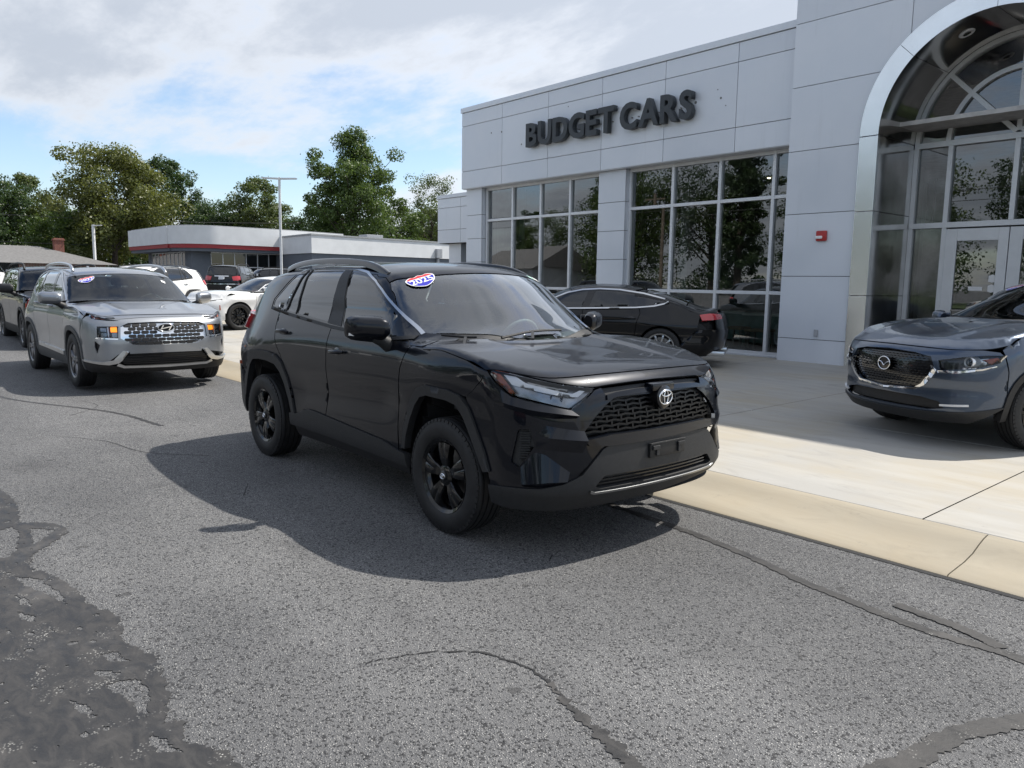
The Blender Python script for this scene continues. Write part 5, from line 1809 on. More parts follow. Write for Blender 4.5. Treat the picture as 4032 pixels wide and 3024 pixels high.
    if full:
        for k in range(13):
            z0_ = .575 + k * .0135
            xa = .645 + .012 * k / 13
            c.bothc('fog_louvre', c3([(xa + .015, -.872, z0_), (.715, -.833, z0_ + .004), (.715, -.833, z0_ + .009), (xa + .015, -.872, z0_ + .005)]), M['grey_plastic'], 0, -.008, .01)
    # grille
    c.panel('grille_backing', gh, ('C', 0.0), M['black_plastic'], -.075, .0)
    rim_in = [(a * .965, z - .004) for a, z in grille]
    top = tb + mir(tb[:-1])
    c.panel('grille_top_bar', top + [(a, z - .026) for a, z in top[::-1]], ('C', 0.0), P, .010, .05)
    slot = lipz + mir(lipz[:-1])
    c.panel('hood_gap', slot + [(a, z - .034) for a, z in (tb + mir(tb[:-1]))[::-1]], ('C', 0.0), M['black_plastic'], -.03, .0)
    rows = 7 if full else 4
    for k in range(rows):
        zz = .715 + (.905 - .715) * (k + .5) / rows
        hw = np.interp(zz, [.70, .735, .82, .872, .908], [.585, .588, .51, .44, .37]) - .010
        n = int(round(hw * 2 / .11)) * 2
        pts = []
        for i in range(n + 1):
            y = -hw + 2 * hw * i / n
            pts.append((y, zz + (.0035 if (i + k) % 2 else -.0035)))
        A = fy([(y, z + .0055) for y, z in pts]); B = fy([(y, z - .0055) for y, z in pts])
        c.panel('grille_slat', A + B[::-1], ('C', 0.0), M['grille_black'], -.022, .045, res=.06)
        if k < rows - 1 and full:
            bars = []
            for i in range(1, n, 2):
                y = -hw + 2 * hw * (i + (0 if k % 2 else .999)) / n
                if abs(y) > hw - .03: continue
                bars.append(mesh_panel(sh, fy([(y - .006, zz), (y + .006, zz), (y + .006, zz + .0235), (y - .006, zz + .0235)]), ('C', 0.0), .05, (), -.02, .03))
            tag(put_panel('grille_cross_bars', bars, M['grille_black'], c.root), kind='stuff')
    barL = fy([(-.575, .660), (-.598, .692), (-.43, .710), (-.2, .710), (0, .710)])
    barB = fy([(-.445, .648), (-.2, .648), (0, .648)])
    c.panel('grille_lower_bar', barL + mir(barL[:-1]) + mir(barB) + barB[1::-1][0:0] + barB[:-1][::-1], ('C', 0.0), P, .020, .06)
    # grey lower fascia with intake
    lf = c3([(.475, -.94, .405), (.62, -.905, .418), (.77, -.80, .428), (.84, -.70, .455)]) + fy([(-.61, .50), (-.54, .575), (-.48, .632), (-.44, .650), (-.2, .652), (0, .652)])
    lb = c3([(.47, -.91, .30), (.60, -.86, .292), (.74, -.70, .292), (.82, -.56, .295), (.85, -.3, .297), (.86, 0, .297)])
    intake = rounded(fy([(-.47, .485), (-.53, .43), (-.50, .415), (.50, .415), (.53, .43), (.47, .485)]), .01)
    c.panel('lower_fascia', lf + mir(lf[:-1]) + mir(lb) + lb[:-1][::-1], ('C', 0.0), M['grey_plastic'], .012, .05, [intake])
    c.panel('intake_backing', intake, ('C', 0.0), M['black_plastic'], -.03, 0)
    for k in range(3):
        zz = .432 + k * .02
        a = fy([(-.51 + .012 * k, zz), (0, zz), (.51 - .012 * k, zz)]); b = fy([(.51 - .012 * k, zz + .007), (0, zz + .007), (-.51 + .012 * k, zz + .007)])
        c.panel('intake_slat', a + b, ('C', 0.0), M['gloss_black'], -.01, .03)
    sk = fy([(-.56, .412), (-.53, .404), (-.3, .402), (0, .402), (.3, .402), (.53, .404), (.56, .412)])
    c.panel('skid_trim', sk + [(a, z - .012) for a, z in sk[::-1]], ('C', 0.0), M['dark_satin'], .020, .012)
    # number plate bracket
    q, n = c.pos((0.02, .59), ('F',), .014)
    br = empty('plate_bracket', (0, 0, 0), 0, c.root)
    mb = MB(); mb.cbox(q.x - .004, q.x + .012, q.y - .16, q.y + .16, .545, .63, .004)
    br_o = mb.build('bracket_plate', M['black_plastic'], br, 40)
    mb = MB()
    for sg in (-1, 1):
        mb.cbox(q.x + .012, q.x + .024, q.y + sg * .115 - .03, q.y + sg * .115 + .03, .59, .615, .003)
        mb.cbox(q.x + .012, q.x + .022, q.y + sg * .10 - .012, q.y + sg * .10 + .012, .555, .60, .003)
    mb.cbox(q.x + .010, q.x + .018, q.y - .16, q.y + .16, .622, .632, .002)
    mb.build('bracket_clips', M['grey_plastic'], br)
    # emblem
    P0, n0 = c.pos((0, .885), ('F',), .0)
    mb = MB()
    mb.lathe([(0, .045), (.058, .045), (.068, .038), (.071, -.03)], 32, 'x', (P0.x - .01, 0, .888))
    mb.build('emblem_base', M['gloss_black'], c.root, 40)
    mb = MB()
    mb.cbox(P0.x - .05, P0.x + .022, -.10, .10, .925, .972, .015)
    mb.build('emblem_housing', P, c.root, 40)
    emblem_three_ellipses(c.root, (P0.x + .037, 0, .888), (1, 0, 0), .116, .084, M['chrome'], .0045)
    # headlamps
    DRL = c3([(.523, -.873, 1.046), (.592, -.842, 1.041), (.656, -.826, 1.002), (.74, -.73, .978), (.837, -.632, .948), (.846, -.58, .967), (.856, -.549, .961), (.854, -.604, .929), (.808, -.699, .938), (.70, -.80, .962), (.589, -.871, .986)])
    AMB = c3([(.449, -.899, 1.055), (.509, -.886, 1.043), (.62, -.868, .937), (.595, -.879, .934), (.493, -.906, 1.01)])
    UPR = c3([(.659, -.817, 1.018), (.74, -.73, 1.000), (.818, -.64, .981), (.826, -.647, .963), (.682, -.812, .990)])
    for k in sides:
        sg = 1 if k == 'R' else -1
        fl = lambda pl: [(a * sg, z) for a, z in pl]
        lamp = c.panel('headlamp', fl(HL), ('C', 0.0), M['lamp_mid'], -.05, 0)
        c.panel('headlamp_light_guide', fl(DRL), ('C', 0.0), M['lamp_white'], -.022, .012, parent=lamp, res=.02)
        c.panel('headlamp_indicator', fl(AMB), ('C', 0.0), M['lamp_amber'], -.018, .012, parent=lamp, res=.02)
        c.panel('headlamp_reflector', fl(UPR), ('C', 0.0), M['steel'], -.035, .01, parent=lamp, res=.02)
        mb = MB()
        for (px, py, pz) in ((.79, -.70, .912), (.825, -.655, .905)):
            mb.lathe([(0, .01), (.018, .008), (.024, -.01), (.026, -.05)], 18, 'x', (px - .05, py * sg + .0, pz))
        mb.build('headlamp_projector', M['chrome'], lamp, 40)
        c.panel('headlamp_lens', fl(HL), ('C', 0.0), M['glass_lamp'], -.001, .006, parent=lamp)
        rim_ = rounded(fl(HL), .01)
    # rear: tailgate, glass, lamps, bumper (wrap-round about an axis near the rear)
    CX = -2.75
    ra = lambda pts: [(math.atan2(y, x - CX), z) for x, y, z in pts]
    def rp(z, y): return (math.pi + math.asin(max(-1, min(1, y / .95))) * -1, z)
    def rpoly(pts):
        H = sh.cast([(-4.4, y, z) for y, z in pts], [(1, 0, 0)] * len(pts), 2.0, 90)
        return [((math.atan2(q[1], q[0] - CX)) % (2 * math.pi), q[2]) for q in H]
    gate = rpoly([(-.70, 1.12), (-.72, .80), (0, .78), (.72, .80), (.70, 1.12), (.60, 1.50), (0, 1.53), (-.60, 1.50)])
    rgl = rpoly([(-.62, 1.16), (0, 1.14), (.62, 1.16), (.55, 1.48), (0, 1.51), (-.55, 1.48)])
    c.panel('tailgate', gate, ('C', CX), P, 0, .015, [rgl])
    c.panel('rear_window', rgl, ('C', CX), M['glass_side'], -.003, .004)
    rb = rpoly([(-.86, .74), (-.5, .77), (0, .77), (.5, .77), (.86, .74), (.88, .5), (.84, .32), (0, .30), (-.84, .32), (-.88, .5)])
    c.panel('rear_bumper', rb, ('C', CX), M['grey_plastic'], .01, .03)
    for sg in (-1, 1):
        tl = ra([(-3.24, .86 * sg, 1.215), (-3.36, .80 * sg, 1.235), (-3.46, .66 * sg, 1.235), (-3.50, .60 * sg, 1.13), (-3.44, .78 * sg, 1.075), (-3.29, .86 * sg, 1.09)])
        tl = [(a % (2 * math.pi), z) for a, z in tl]
        c.panel('tail_lamp', tl, ('C', CX), M['lamp_red'], .028, .05, res=.025)
        qr = [(a % (2 * math.pi), z) for a, z in ra([(-3.28, .86 * sg, .80), (-3.40, .80 * sg, .80), (-3.42, .78 * sg, 1.08), (-3.30, .86 * sg, 1.09)])]
        c.panel('rear_corner', qr, ('C', CX), P, 0, .015)
        mk = [(a % (2 * math.pi), z) for a, z in ra([(-3.31, .86 * sg, .755), (-3.36, .84 * sg, .755), (-3.36, .84 * sg, .785), (-3.31, .86 * sg, .785)])]
        c.panel('side_reflector', mk, ('C', CX), M['lamp_amber'], .014, .02)
    mb = MB()
    spv = [(-3.06, 1.625), (-3.16, 1.618), (-3.265, 1.592), (-3.262, 1.578), (-3.14, 1.592), (-3.06, 1.60)]
    vs, fs = [], []
    ny = 13
    for i in range(ny):
        y = -.58 + 1.16 * i / (ny - 1)
        for (x, z) in spv: vs.append((x + .10 * (abs(y) / .58) ** 2.5, y, z - .05 * (abs(y) / .58) ** 2.2))
    m_ = len(spv)
    for i in range(ny - 1):
        for j in range(m_):
            l = (j + 1) % m_
            fs.append((i * m_ + j, i * m_ + l, (i + 1) * m_ + l, (i + 1) * m_ + j))
    fs += [tuple(range(m_)), tuple((ny - 1) * m_ + j for j in range(m_))]
    mb.add(vs, fs); mb.build('rear_spoiler', P, c.root, 50)
    # roof rails, mirrors, wipers, aerial
    for sg in (-1, 1):
        path = []
        for x, z, y in [(-1.00, 1.592, .660), (-1.08, 1.622, .655), (-1.20, 1.655, .648), (-1.40, 1.683, .638), (-1.75, 1.702, .626), (-2.15, 1.702, .616), (-2.45, 1.688, .608), (-2.66, 1.664, .600), (-2.78, 1.638, .594)]:
            path.append((x, y * sg, z))
        path = catmull(path, 4)
        vs, fs = [], []
        for p in path:
            for (dy, dz_) in ((-.022, -.040), (-.018, -.004), (-.009, .006), (.009, .006), (.018, -.004), (.022, -.040)): vs.append((p[0], p[1] + dy, p[2] + dz_))
        for i in range(len(path) - 1):
            for j in range(6):
                l = (j + 1) % 6
                fs.append((i * 6 + j, i * 6 + l, (i + 1) * 6 + l, (i + 1) * 6 + j))
        fs += [tuple(range(6)), tuple((len(path) - 1) * 6 + j for j in range(6))]
        mb = MB(); mb.add(vs, fs); mb.build('roof_rail', M['gloss_black'], c.root, 60)
    for k in sides:
        car_mirror(c, (-.655, 1.130), (.225, .16, .20), P, M['grey_plastic'], k)
    if full:
        for pts in (((-.075, -.39, 1.192), (-.11, -.10, 1.207), (-.115, .17, 1.208)), ((-.30, -.70, 1.20), (-.15, -.62, 1.20), (-.10, -.57, 1.195))):
            mb = MB()
            P3 = []
            for p in pts:
                q, n = c.pos((p[0], p[1]), ('T',), .022); P3.append(q)
            mb.tube(catmull(P3, 4), .009, 6)
            mb.bar(P3[1], Vector(P3[1]) + Vector((.14, -.12, -.04)), .018, .012)
            mb.build('wiper', M['black_plastic'], c.root, 50)
    q, n = c.pos((-2.95, 0), ('T',), 0)
    mb = MB(); mb.prism([(-.10, -.02), (.06, -.02), (-.06, .055), (-.09, .05)], lambda u, v, d: (q.x + u, d, q.z + v), -.018, .018); mb.build('aerial_fin', P, c.root)
    interior(c, None, -.36, .72, 1.10, .66, (-1.22, -2.05))
    mb = MB(); q, n = c.pos((-.80, 0), ('T',), -.06); mb.cbox(q.x - .03, q.x + .02, -.12, .12, q.z - .09, q.z - .02, .02); mb.build('interior_mirror', M['interior'], c.root, 40)
    if full:
        for (yy, ww, mt) in ((.50, .055, 'decal_green'), (.575, .05, 'decal_white')):
            c.panel('windscreen_label', [(-.775 - .30 * (yy ** 2), yy), (-.775 - .30 * (yy ** 2), yy + ww), (-.735 - .30 * (yy ** 2), yy + ww), (-.735 - .30 * (yy ** 2), yy)], ('T',), M[mt], .001, .001)
    if year: year_sticker(c, (-.765, -.545), .215, year, c.root)
    for nx, sx in ((0, 'front'), (-2.69, 'rear')):
        for k in sides:
            wheel(c.root, nx, -.80 if k == 'R' else .80, .358, .225, .225, 'five_wide', M[rimmat], k, 'wheel', rot=math.pi / 2 + .06 + (.5 if nx else 0), mcap=M['gloss_black'], logo='ring', detail=full)
    return c

# ---- general body builder for the other cars
def circ(ax, zc, r, n=22, a0=-.35, a1=math.pi + .35, sq=0.0):
    res = []
    for i in range(n + 1):
        a = a0 + (a1 - a0) * i / n
        ca, sa = math.cos(a), math.sin(a)
        k = 1 + sq * abs(math.sin(2 * a)) ** 2
        res.append((ax + r * k * ca, zc + r * k * sa))
    return res
def lerp_line(pts):
    P = sorted(pts)
    xs = [p[0] for p in P]; zs = [p[1] for p in P]
    return lambda x: float(np.interp(x, xs, zs))

def clip_line(sh, line, dz=.008):
    """keep a side-view line below the corner of the body"""
    res = []
    for x, z in line:
        o = np.zeros((60, 3)); o[:, 0] = x; o[:, 1] = np.linspace(.5, .98, 60); o[:, 2] = 2.0
        P = sh.cast(o, np.tile([0, 0, -1.0], (60, 1)), 1.6, 60)
        N = sh.normal(P)
        k = np.argmax(N[:, 1] > .80)
        res.append((x, min(z, float(P[k, 2]) + .006 - dz)) if N[k, 1] > .80 else (x, z))
    return res

def gen_car(name, shape, loc, rz, label, sp, group=None):
    """sp: dictionary of outlines, see the callers"""
    M = MATS
    P = sp['paint']
    c = CarB(name, shape, loc, rz, label, 'car', sp.get('res', .05), group)
    c.rearlen, c.frontlen = sp['rear'], sp['front']
    wb = sp['wb']; rw = sp['rw']; ra = sp['ra']
    sides = sp.get('sides', 'RL')
    g = .005
    arches = [circ(0, sp.get('az', rw), ra, sq=sp.get('sq', 0.0)), circ(-wb, sp.get('az', rw), ra, sq=sp.get('sq', 0.0))]
    belt = lerp_line(sp['belt'])          # belt below the glass
    rk = lerp_line(sp['rk'])              # top of the rocker
    c.core(lambda x: np.interp(x, sp['corez'][0], sp['corez'][1]), [(0, rw), (-wb, rw)], ra + .02, .56, M['black_plastic'], n=50, off=sp.get('coreoff', .09))
    L = sp['lines']                       # shut lines from front to rear, each top to bottom
    hl = clip_line(shape, sp['hoodline'])  # front to cowl
    ff = sp['fender_front']               # bottom to top
    fender = [(x, z + .006) for x, z in hl] + [(x + g, z) for x, z in L[0]] + ff
    c.both('fender', fender, P, 0, .012, arches, sides=sides)
    nd = len(L) - 1
    for i in range(nd):
        a, b = L[i], L[i + 1]
        xa, xb = a[0][0] - g, b[0][0] + g
        topl = [(x, belt(x) - .018) for x in np.linspace(xb, xa, 8)]
        botl = [(x, rk(x) + .004) for x in np.linspace(a[-1][0] - g, b[-1][0] + g, 8)]
        poly = [(x - g, z) for x, z in a[1:-1]] + botl + [(x + g, z) for x, z in b[1:-1]][::-1] + topl
        nm = 'front_door' if i == 0 else 'rear_door'
        objs = c.both(nm, poly, P, 0, .012, arches, sides=sides)
        if sp.get('handles'):
            for o, k in zip(objs, sides): door_handle(c, sp['handles'][i][0], sp['handles'][i][1], k, sp.get('handle_mat', P), par=o)
    q = [(x - g, z) for x, z in L[-1]] + sp['quarter']
    c.both('quarter_panel', q, P, 0, .012, arches, sides=sides)
    dlo = sp['dlo_top'] + sp['dlo_bot']
    for k in sides:
        c.panel('window_frame', dlo, ('S', k), M['gloss_black'], .001, .01, [w for _, w in sp['windows']])
        for nm, w in sp['windows']: c.panel(nm, w, ('S', k), sp.get('side_glass', M['glass_side']), -.002, .004)
        if sp.get('trim') == 'full':
            tw_ = sp.get('trim_w', .022)
            c.strip('window_trim', [(x, z + .005) for x, z in sp['dlo_top']], tw_, ('S', k), M['satin_silver'], .006, .01)
            c.strip('window_trim', [(x, z - .005) for x, z in sp['dlo_bot']], tw_, ('S', k), M['satin_silver'], .0065, .01)
        elif sp.get('trim') == 'top': c.strip('window_trim', [(x, z + .006) for x, z in sp['dlo_top']], .02, ('S', k), M['satin_silver'], .005, .008)
        if sp.get('clad'):
            cw = sp['clad']
            for ax in (0, -wb):
                a = circ(ax, sp.get('az', rw), ra + cw, sq=sp.get('sq', 0.0), a0=-.18, a1=math.pi + .18); b = circ(ax, sp.get('az', rw), ra - .01, sq=sp.get('sq', 0.0), a0=-.18, a1=math.pi + .18)
                c.panel('wheel_arch_cladding', a + b[::-1], ('S', k), sp['clad_mat'], .012, .05)
        rkp = sp['rk']
        c.panel('rocker_cladding', rkp + [(x, sp['zsill']) for x in (rkp[-1][0], rkp[0][0])], ('S', k), sp.get('clad_mat', M['black_plastic']), .008, .04)
        if sp.get('rocker_trim'):
            c.strip('rocker_trim', sp['rocker_trim'], .055, ('S', k), M['satin_silver'], .02, .02)
    xs = np.concatenate([np.linspace(sp['ax0'], sp['ax1'], 18), np.linspace(sp['ax1'] - .1, sp['rx1'], 14)])
    E = edge_curve(shape, xs, zc=sp.get('zc', .95))
    upper = [(p[0], p[2]) for p in E]
    low = sp['rail_low']
    for k in sides: c.panel('roof_side', upper + low[::-1], ('S', k), P, 0, .012)
    xw = sp['wtop'][1]
    ye_ = float(np.interp(-xw, [-p[0] for p in E], [p[1] for p in E])) - .006
    wtop = [(sp['wtop'][0] + (xw - sp['wtop'][0]) * (y / ye_) ** 2, y) for y in np.linspace(ye_, -ye_, 13)]
    xb0, xb1 = sp['wbase']
    yb_ = float(np.interp(-xb1, [-p[0] for p in E], [p[1] for p in E])) - .02
    wbase = [(xb0 + (xb1 - xb0) * (y / yb_) ** 2, y) for y in np.linspace(-yb_, yb_, 13)]
    ws = [(p[0], p[1] - .004) for p in E if xw + .015 < p[0] < xb1 - .01]
    c.panel('windscreen', ws + wtop + mirror_y(ws) + wbase, ('T',), M['glass_ws2'], -.003, .005)
    roof_e = [(p[0], p[1] - .004) for p in E if p[0] < xw - .025]
    rend = sp['roof_end']
    roof = [(x - .012, y) for x, y in wtop][::-1] + roof_e + [(rend[0] - rend[1] * (1 - (y / roof_e[-1][1]) ** 2), y) for y in np.linspace(roof_e[-1][1], -roof_e[-1][1], 9)] + mirror_y(roof_e)
    c.panel('roof', roof, ('T',), sp.get('roof_paint', P), 0, .012)
    he = shape.side_y([(x, z + .002) for x, z in hl[::-1]])
    hood_e = [(p[0], p[1] - .004) for p in he]
    hb = [(xb0 + .035 + (xb1 + .10 - xb0) * .75 * (y / yb_) ** 2, y) for y in np.linspace(-yb_ * .93, yb_ * .93, 11)]
    hf = sp['hood_front']
    if sp.get('hood_yz'):
        yz_ = catmull(sp['hood_yz'], 4)[:-1]
        Hf = shape.cast([(1.6, y, z) for y, z in yz_], [(-1, 0, 0)] * len(yz_), 1.8, 44)
        hf = [(float(p[0]), float(p[1])) for p in Hf]
    hood = hood_e + hf + mirror_y(hf) + mirror_y(hood_e) + hb
    c.panel('hood', hood, ('T',), P, .003, .015)
    cw_ = [(x - .005, y) for x, y in hb]
    c.panel('cowl', cw_ + [(x - .10, y) for x, y in cw_[::-1]], ('T',), M['black_plastic'], -.008, .01)
    for ax in (0, -wb):
        for k in sides:
            wheel(c.root, ax, -sp['track'] if k == 'R' else sp['track'], rw, sp['rim'], sp.get('tw', .23), sp['style'], sp['rimmat'], k, 'wheel', rot=sp.get('rot', .3) + (.4 if ax else 0), detail=sp.get('wdetail', False), mcap=sp.get('capmat'))
    if sp.get('mirror'):
        for k in sides: car_mirror(c, sp['mirror'], sp.get('mirror_size', (.22, .15, .19)), sp.get('mirror_mat', P), M['black_plastic'], k, lamp=False)
    if sp.get('rails'):
        for sg in (-1, 1):
            path = catmull([(x, y * sg, z) for x, y, z in sp['rails']], 4)
            mb = MB(); mb.tube(path, .022, 8); mb.build('roof_rail', sp.get('rail_mat', M['black_plastic']), c.root, 60)
    if sp.get('inside'):
        a, b, d_, rows = sp['inside']
        interior(c, None, a, b, d_, .62, rows)
    return c, E

def rear_end(c, sp, CX, gate, glass_, lamps, bump, plate=None, lamp_mat=None, bump_mat=None):
    sh = c.sh
    M = MATS
    def rpoly(pts):
        H = sh.cast([(-5.2, y, z) for y, z in pts], [(1, 0, 0)] * len(pts), 2.6, 90)
        return [((math.atan2(q[1], q[0] - CX)) % (2 * math.pi), q[2]) for q in H]
    sym = lambda pl: pl + [(-y, z) for y, z in pl[::-1]]
    gl = rpoly(sym(glass_))
    c.panel('tailgate', rpoly(sym(gate)), ('C', CX), sp['paint'], 0, .015, [gl])
    c.panel('rear_window', gl, ('C', CX), M['glass_side'], -.003, .004)
    c.panel('rear_bumper', rpoly(sym(bump)), ('C', CX), bump_mat or sp['paint'], .012, .03)
    for sg in (1, -1):
        for pl in lamps:
            q = [(math.atan2(y * sg, x - CX) % (2 * math.pi), z) for x, y, z in pl]
            c.panel('tail_lamp', q, ('C', CX), lamp_mat or M['lamp_red'], .02, .04, res=.03)
    if plate:
        q = rpoly([(-.15, plate - .075), (.15, plate - .075), (.15, plate + .075), (-.15, plate + .075)])
        c.panel('number_plate', q, ('C', CX), M['plate'], .02, .01)
    return rpoly

# ---------------------------------------------------------------- silver SUV with the wide mesh grille
def suv_shape():
    def es(x, z):
        a = -0.016 * np.exp(-((z - .68) / .13) ** 2) * sstep(-2.3, -1.9, x) * (1 - sstep(-.75, -.35, x))
        a = a + 0.014 * np.exp(-((z - .86) / .10) ** 2) * (np.exp(-((x + 2.77) / .42) ** 2) + np.exp(-((x) / .40) ** 2))
        a = a - 0.012 * np.exp(-((z - 1.02) / .03) ** 2)
        return a
    def et(x, ay):
        on = sstep(-.25, -.05, x) * (1 - sstep(.5, .80, x))
        return 0.016 * on * np.exp(-((ay - (.52 - .10 * x)) / .06) ** 2)
    return Shape(
        top=[(1.10, .84), (.98, .90), (.88, .965), (.80, 1.005), (.60, 1.055), (.30, 1.10), (.05, 1.135), (-.12, 1.155), (-.20, 1.19), (-.50, 1.38), (-.80, 1.555), (-.92, 1.60), (-1.15, 1.635), (-1.6, 1.665), (-2.3, 1.665), (-3.0, 1.63), (-3.4, 1.585), (-3.6, 1.55)],
        plan=[(1.0, .925), (.5, .94), (0, .950), (-.5, .942), (-1.5, .942), (-2.8, .950), (-3.2, .925), (-3.45, .88), (-3.7, .80), (-3.9, .70)],
        sec=[(.2, -.10), (.3, -.05), (.42, -.02), (.6, -.012), (.8, 0), (.95, 0), (1.05, -.018), (1.12, -.04), (1.2, -.075), (1.3, -.11)],
        gbase=[(1, .89), (0, .888), (-.6, .884), (-2.2, .884), (-2.9, .86), (-3.3, .80), (-3.7, .70)], zb=1.18, tum=.42,
        fz=[(.2, .80), (.27, .88), (.33, .93), (.45, .955), (.62, .955), (.80, .935), (.90, .905), (.97, .86), (1.03, .80), (1.1, .70), (1.3, .66)],
        fplan=lambda y: .05 * (y / .6) ** 2 + .30 * (y / .94) ** 8,
        rz=[(.2, -3.6), (.35, -3.80), (.6, -3.86), (.9, -3.83), (1.1, -3.74), (1.4, -3.56), (1.6, -3.46), (1.8, -3.44)],
        rplan=lambda y: .10 * (y / .7) ** 2.2 + .25 * (y / .94) ** 8,
        bow=[(.9, .12), (.4, .07), (.1, .06), (-.1, .18), (-.35, .42), (-.7, .48), (-1.2, .38), (-1.7, .05), (-2.1, 0)],
        crown=[(.9, .05), (.3, .025), (0, .015), (-.3, .03), (-.5, .05), (-1.2, .12), (-2.8, .13), (-3.5, .12)],
        z0=.22, kt=((1, .05), (.2, .04), (-.2, .045), (-.8, .08), (-1.5, .10), (-3.2, .10)), kf=.05, ks=.035, extra_side=es, extra_top=et)

def build_silver(loc, rz, label):
    M = MATS
    sh = suv_shape()
    sp = dict(paint=M['paint_silver'], rear=3.7, front=.80, wb=2.765, rw=.37, ra=.425, sq=.05, track=.83, rim=.235, style='five_twin', rimmat=M['rim_grey'], rot=.2, wdetail=True, res=.04,
        belt=[(-.35, 1.15), (-.7, 1.155), (-1.5, 1.17), (-2.3, 1.19), (-2.6, 1.22), (-2.9, 1.30)],
        rk=[(-.43, .43), (-.6, .44), (-1.5, .455), (-2.2, .47), (-2.33, .47)], zsill=.27,
        corez=([-3.7, -2.6, -.6, -.15, .8], [1.2, 1.15, 1.08, 1.0, .86]),
        lines=[[(-.36, 1.14), (-.42, 1.0), (-.46, .8), (-.47, .44)], [(-1.42, 1.165), (-1.43, .9), (-1.46, .46)], [(-2.42, 1.20), (-2.42, 1.05), (-2.36, .92), (-2.20, .47)]],
        hoodline=[(.52, 1.03), (.35, 1.062), (.1, 1.098), (-.1, 1.125), (-.28, 1.155)],
        fender_front=[(-.2, .42), (.445, .55), (.46, .80), (.505, .95)],
        quarter=[(-3.0, .50), (-3.25, .62), (-3.38, .8), (-3.42, 1.1), (-3.36, 1.3), (-3.2, 1.48), (-3.05, 1.58), (-2.6, 1.63), (-2.52, 1.60), (-2.95, 1.42), (-3.0, 1.33), (-2.85, 1.24), (-2.6, 1.20)],
        dlo_top=[(-.60, 1.165), (-.80, 1.275), (-1.02, 1.400), (-1.20, 1.485), (-1.42, 1.555), (-1.66, 1.590), (-2.2, 1.60), (-2.55, 1.575), (-2.85, 1.48)],
        dlo_bot=[(-2.96, 1.40), (-2.97, 1.34), (-2.83, 1.26), (-2.6, 1.215), (-2.3, 1.19), (-1.5, 1.17), (-.8, 1.155)],
        windows=[('front_side_window', rounded([(-.78, 1.175), (-1.40, 1.182), (-1.50, 1.560), (-1.42, 1.537), (-1.21, 1.465), (-1.02, 1.380), (-.78, 1.243)], .03)), ('rear_side_window', rounded([(-1.54, 1.184), (-2.28, 1.204), (-2.34, 1.575), (-1.64, 1.572)], .03)), ('quarter_window', rounded([(-2.38, 1.21), (-2.60, 1.228), (-2.82, 1.27), (-2.945, 1.35), (-2.84, 1.465), (-2.55, 1.56), (-2.43, 1.572)], .03))],
        trim='full', trim_w=.02, clad=.055, clad_mat=simple('clad_grey', (.075, .078, .08), .55, 0, .1), rocker_trim=[(-.52, .435), (-1.4, .455), (-2.12, .470)],
        ax0=-.50, ax1=-1.35, rx1=-3.05,
        rail_low=[(-.53, 1.155), (-.61, 1.182), (-.80, 1.291), (-1.02, 1.417), (-1.20, 1.503), (-1.42, 1.573), (-1.66, 1.608), (-2.2, 1.618), (-2.55, 1.612), (-3.0, 1.575)],
        wtop=(-.80, -1.03), wbase=(-.16, -.54), roof_end=(-3.35, .12), hood_front=None, hood_yz=[(.86, 1.036), (.80, 1.018), (.70, .994), (.5, 1.008), (.25, 1.012), (0, 1.013)],
        mirror=(-.58, 1.10), mirror_size=(.25, .17, .20), handles=[(-1.25, 1.07), (-2.22, 1.09)],
        rails=[(-1.02, .655, 1.58), (-1.08, .652, 1.63), (-1.25, .648, 1.675), (-1.8, .64, 1.705), (-2.5, .63, 1.695), (-2.85, .62, 1.665), (-3.0, .61, 1.625)], rail_mat=M['satin_silver'],
        inside=(-.48, .70, 1.10, (-1.3, -2.15)))
    c, E = gen_car('silver_suv', sh, loc, rz, label, sp)
    P = M['paint_silver']
    c3, fy = sh.c3, sh.fy
    mir = lambda pl: [(-a, z) for a, z in pl[::-1]]
    gr = fy([(-.55, .868), (-.46, .908), (-.2, .918), (0, .920)])
    grb = fy([(-.565, .71), (-.415, .622), (-.2, .615), (0, .613)])
    gh = gr + mir(gr[:-1]) + [(-a, z) for a, z in grb] + grb[:-1][::-1]
    lamp = c3([(.74, -.80, .866), (.865, -.575, .868), (.885, -.585, .712), (.76, -.81, .728)])
    drl = c3([(.57, -.86, 1.028), (.66, -.80, .995), (.84, -.55, .936), (.78, -.66, .935), (.64, -.84, .962)])
    low = c3([(.49, -.93, .42), (.63, -.895, .415), (.74, -.83, .405), (.84, -.72, .395)])
    fender_edge = c3([(.46, -.93, .55), (.47, -.93, .80), (.51, -.92, .945), (.55, -.89, .985)])
    topx = c3([(.60, -.845, 1.005), (.70, -.745, .975)]) + fy([(-.55, .955), (-.3, .972), (0, .980)])
    outer = fender_edge + topx + mir(topx[:-1]) + mir(fender_edge) + mir(low) + fy([(.60, .50), (.47, .535), (0, .545), (-.47, .535), (-.60, .50)]) + low[::-1]
    wed = c3([(.735, -.83, .68), (.79, -.785, .622), (.76, -.815, .515), (.735, -.84, .60)])
    drl_i = [(a, z) for a, z in drl]
    # intake corner is left open under the cover
    c.panel('bumper', outer, ('C', 0.0), P, 0, .02, [gh, lamp, mir(lamp), drl_i, mir(drl_i), wed, mir(wed)])
    c.panel('nose', fy([(-.84, 1.024), (-.78, 1.006), (-.70, .990), (-.5, 1.003), (0, 1.008), (.5, 1.003), (.70, .990), (.78, 1.006), (.84, 1.024)]) + fy([(.80, .990), (.72, .972), (.55, .960), (.3, .977), (0, .985), (-.3, .977), (-.55, .960), (-.72, .972), (-.80, .990)]), ('C', 0.0), P, 0, .012)
    # mesh grille: dark cells with bright rims
    c.panel('grille_backing', gh, ('C', 0.0), M['chrome'], -.028, 0)
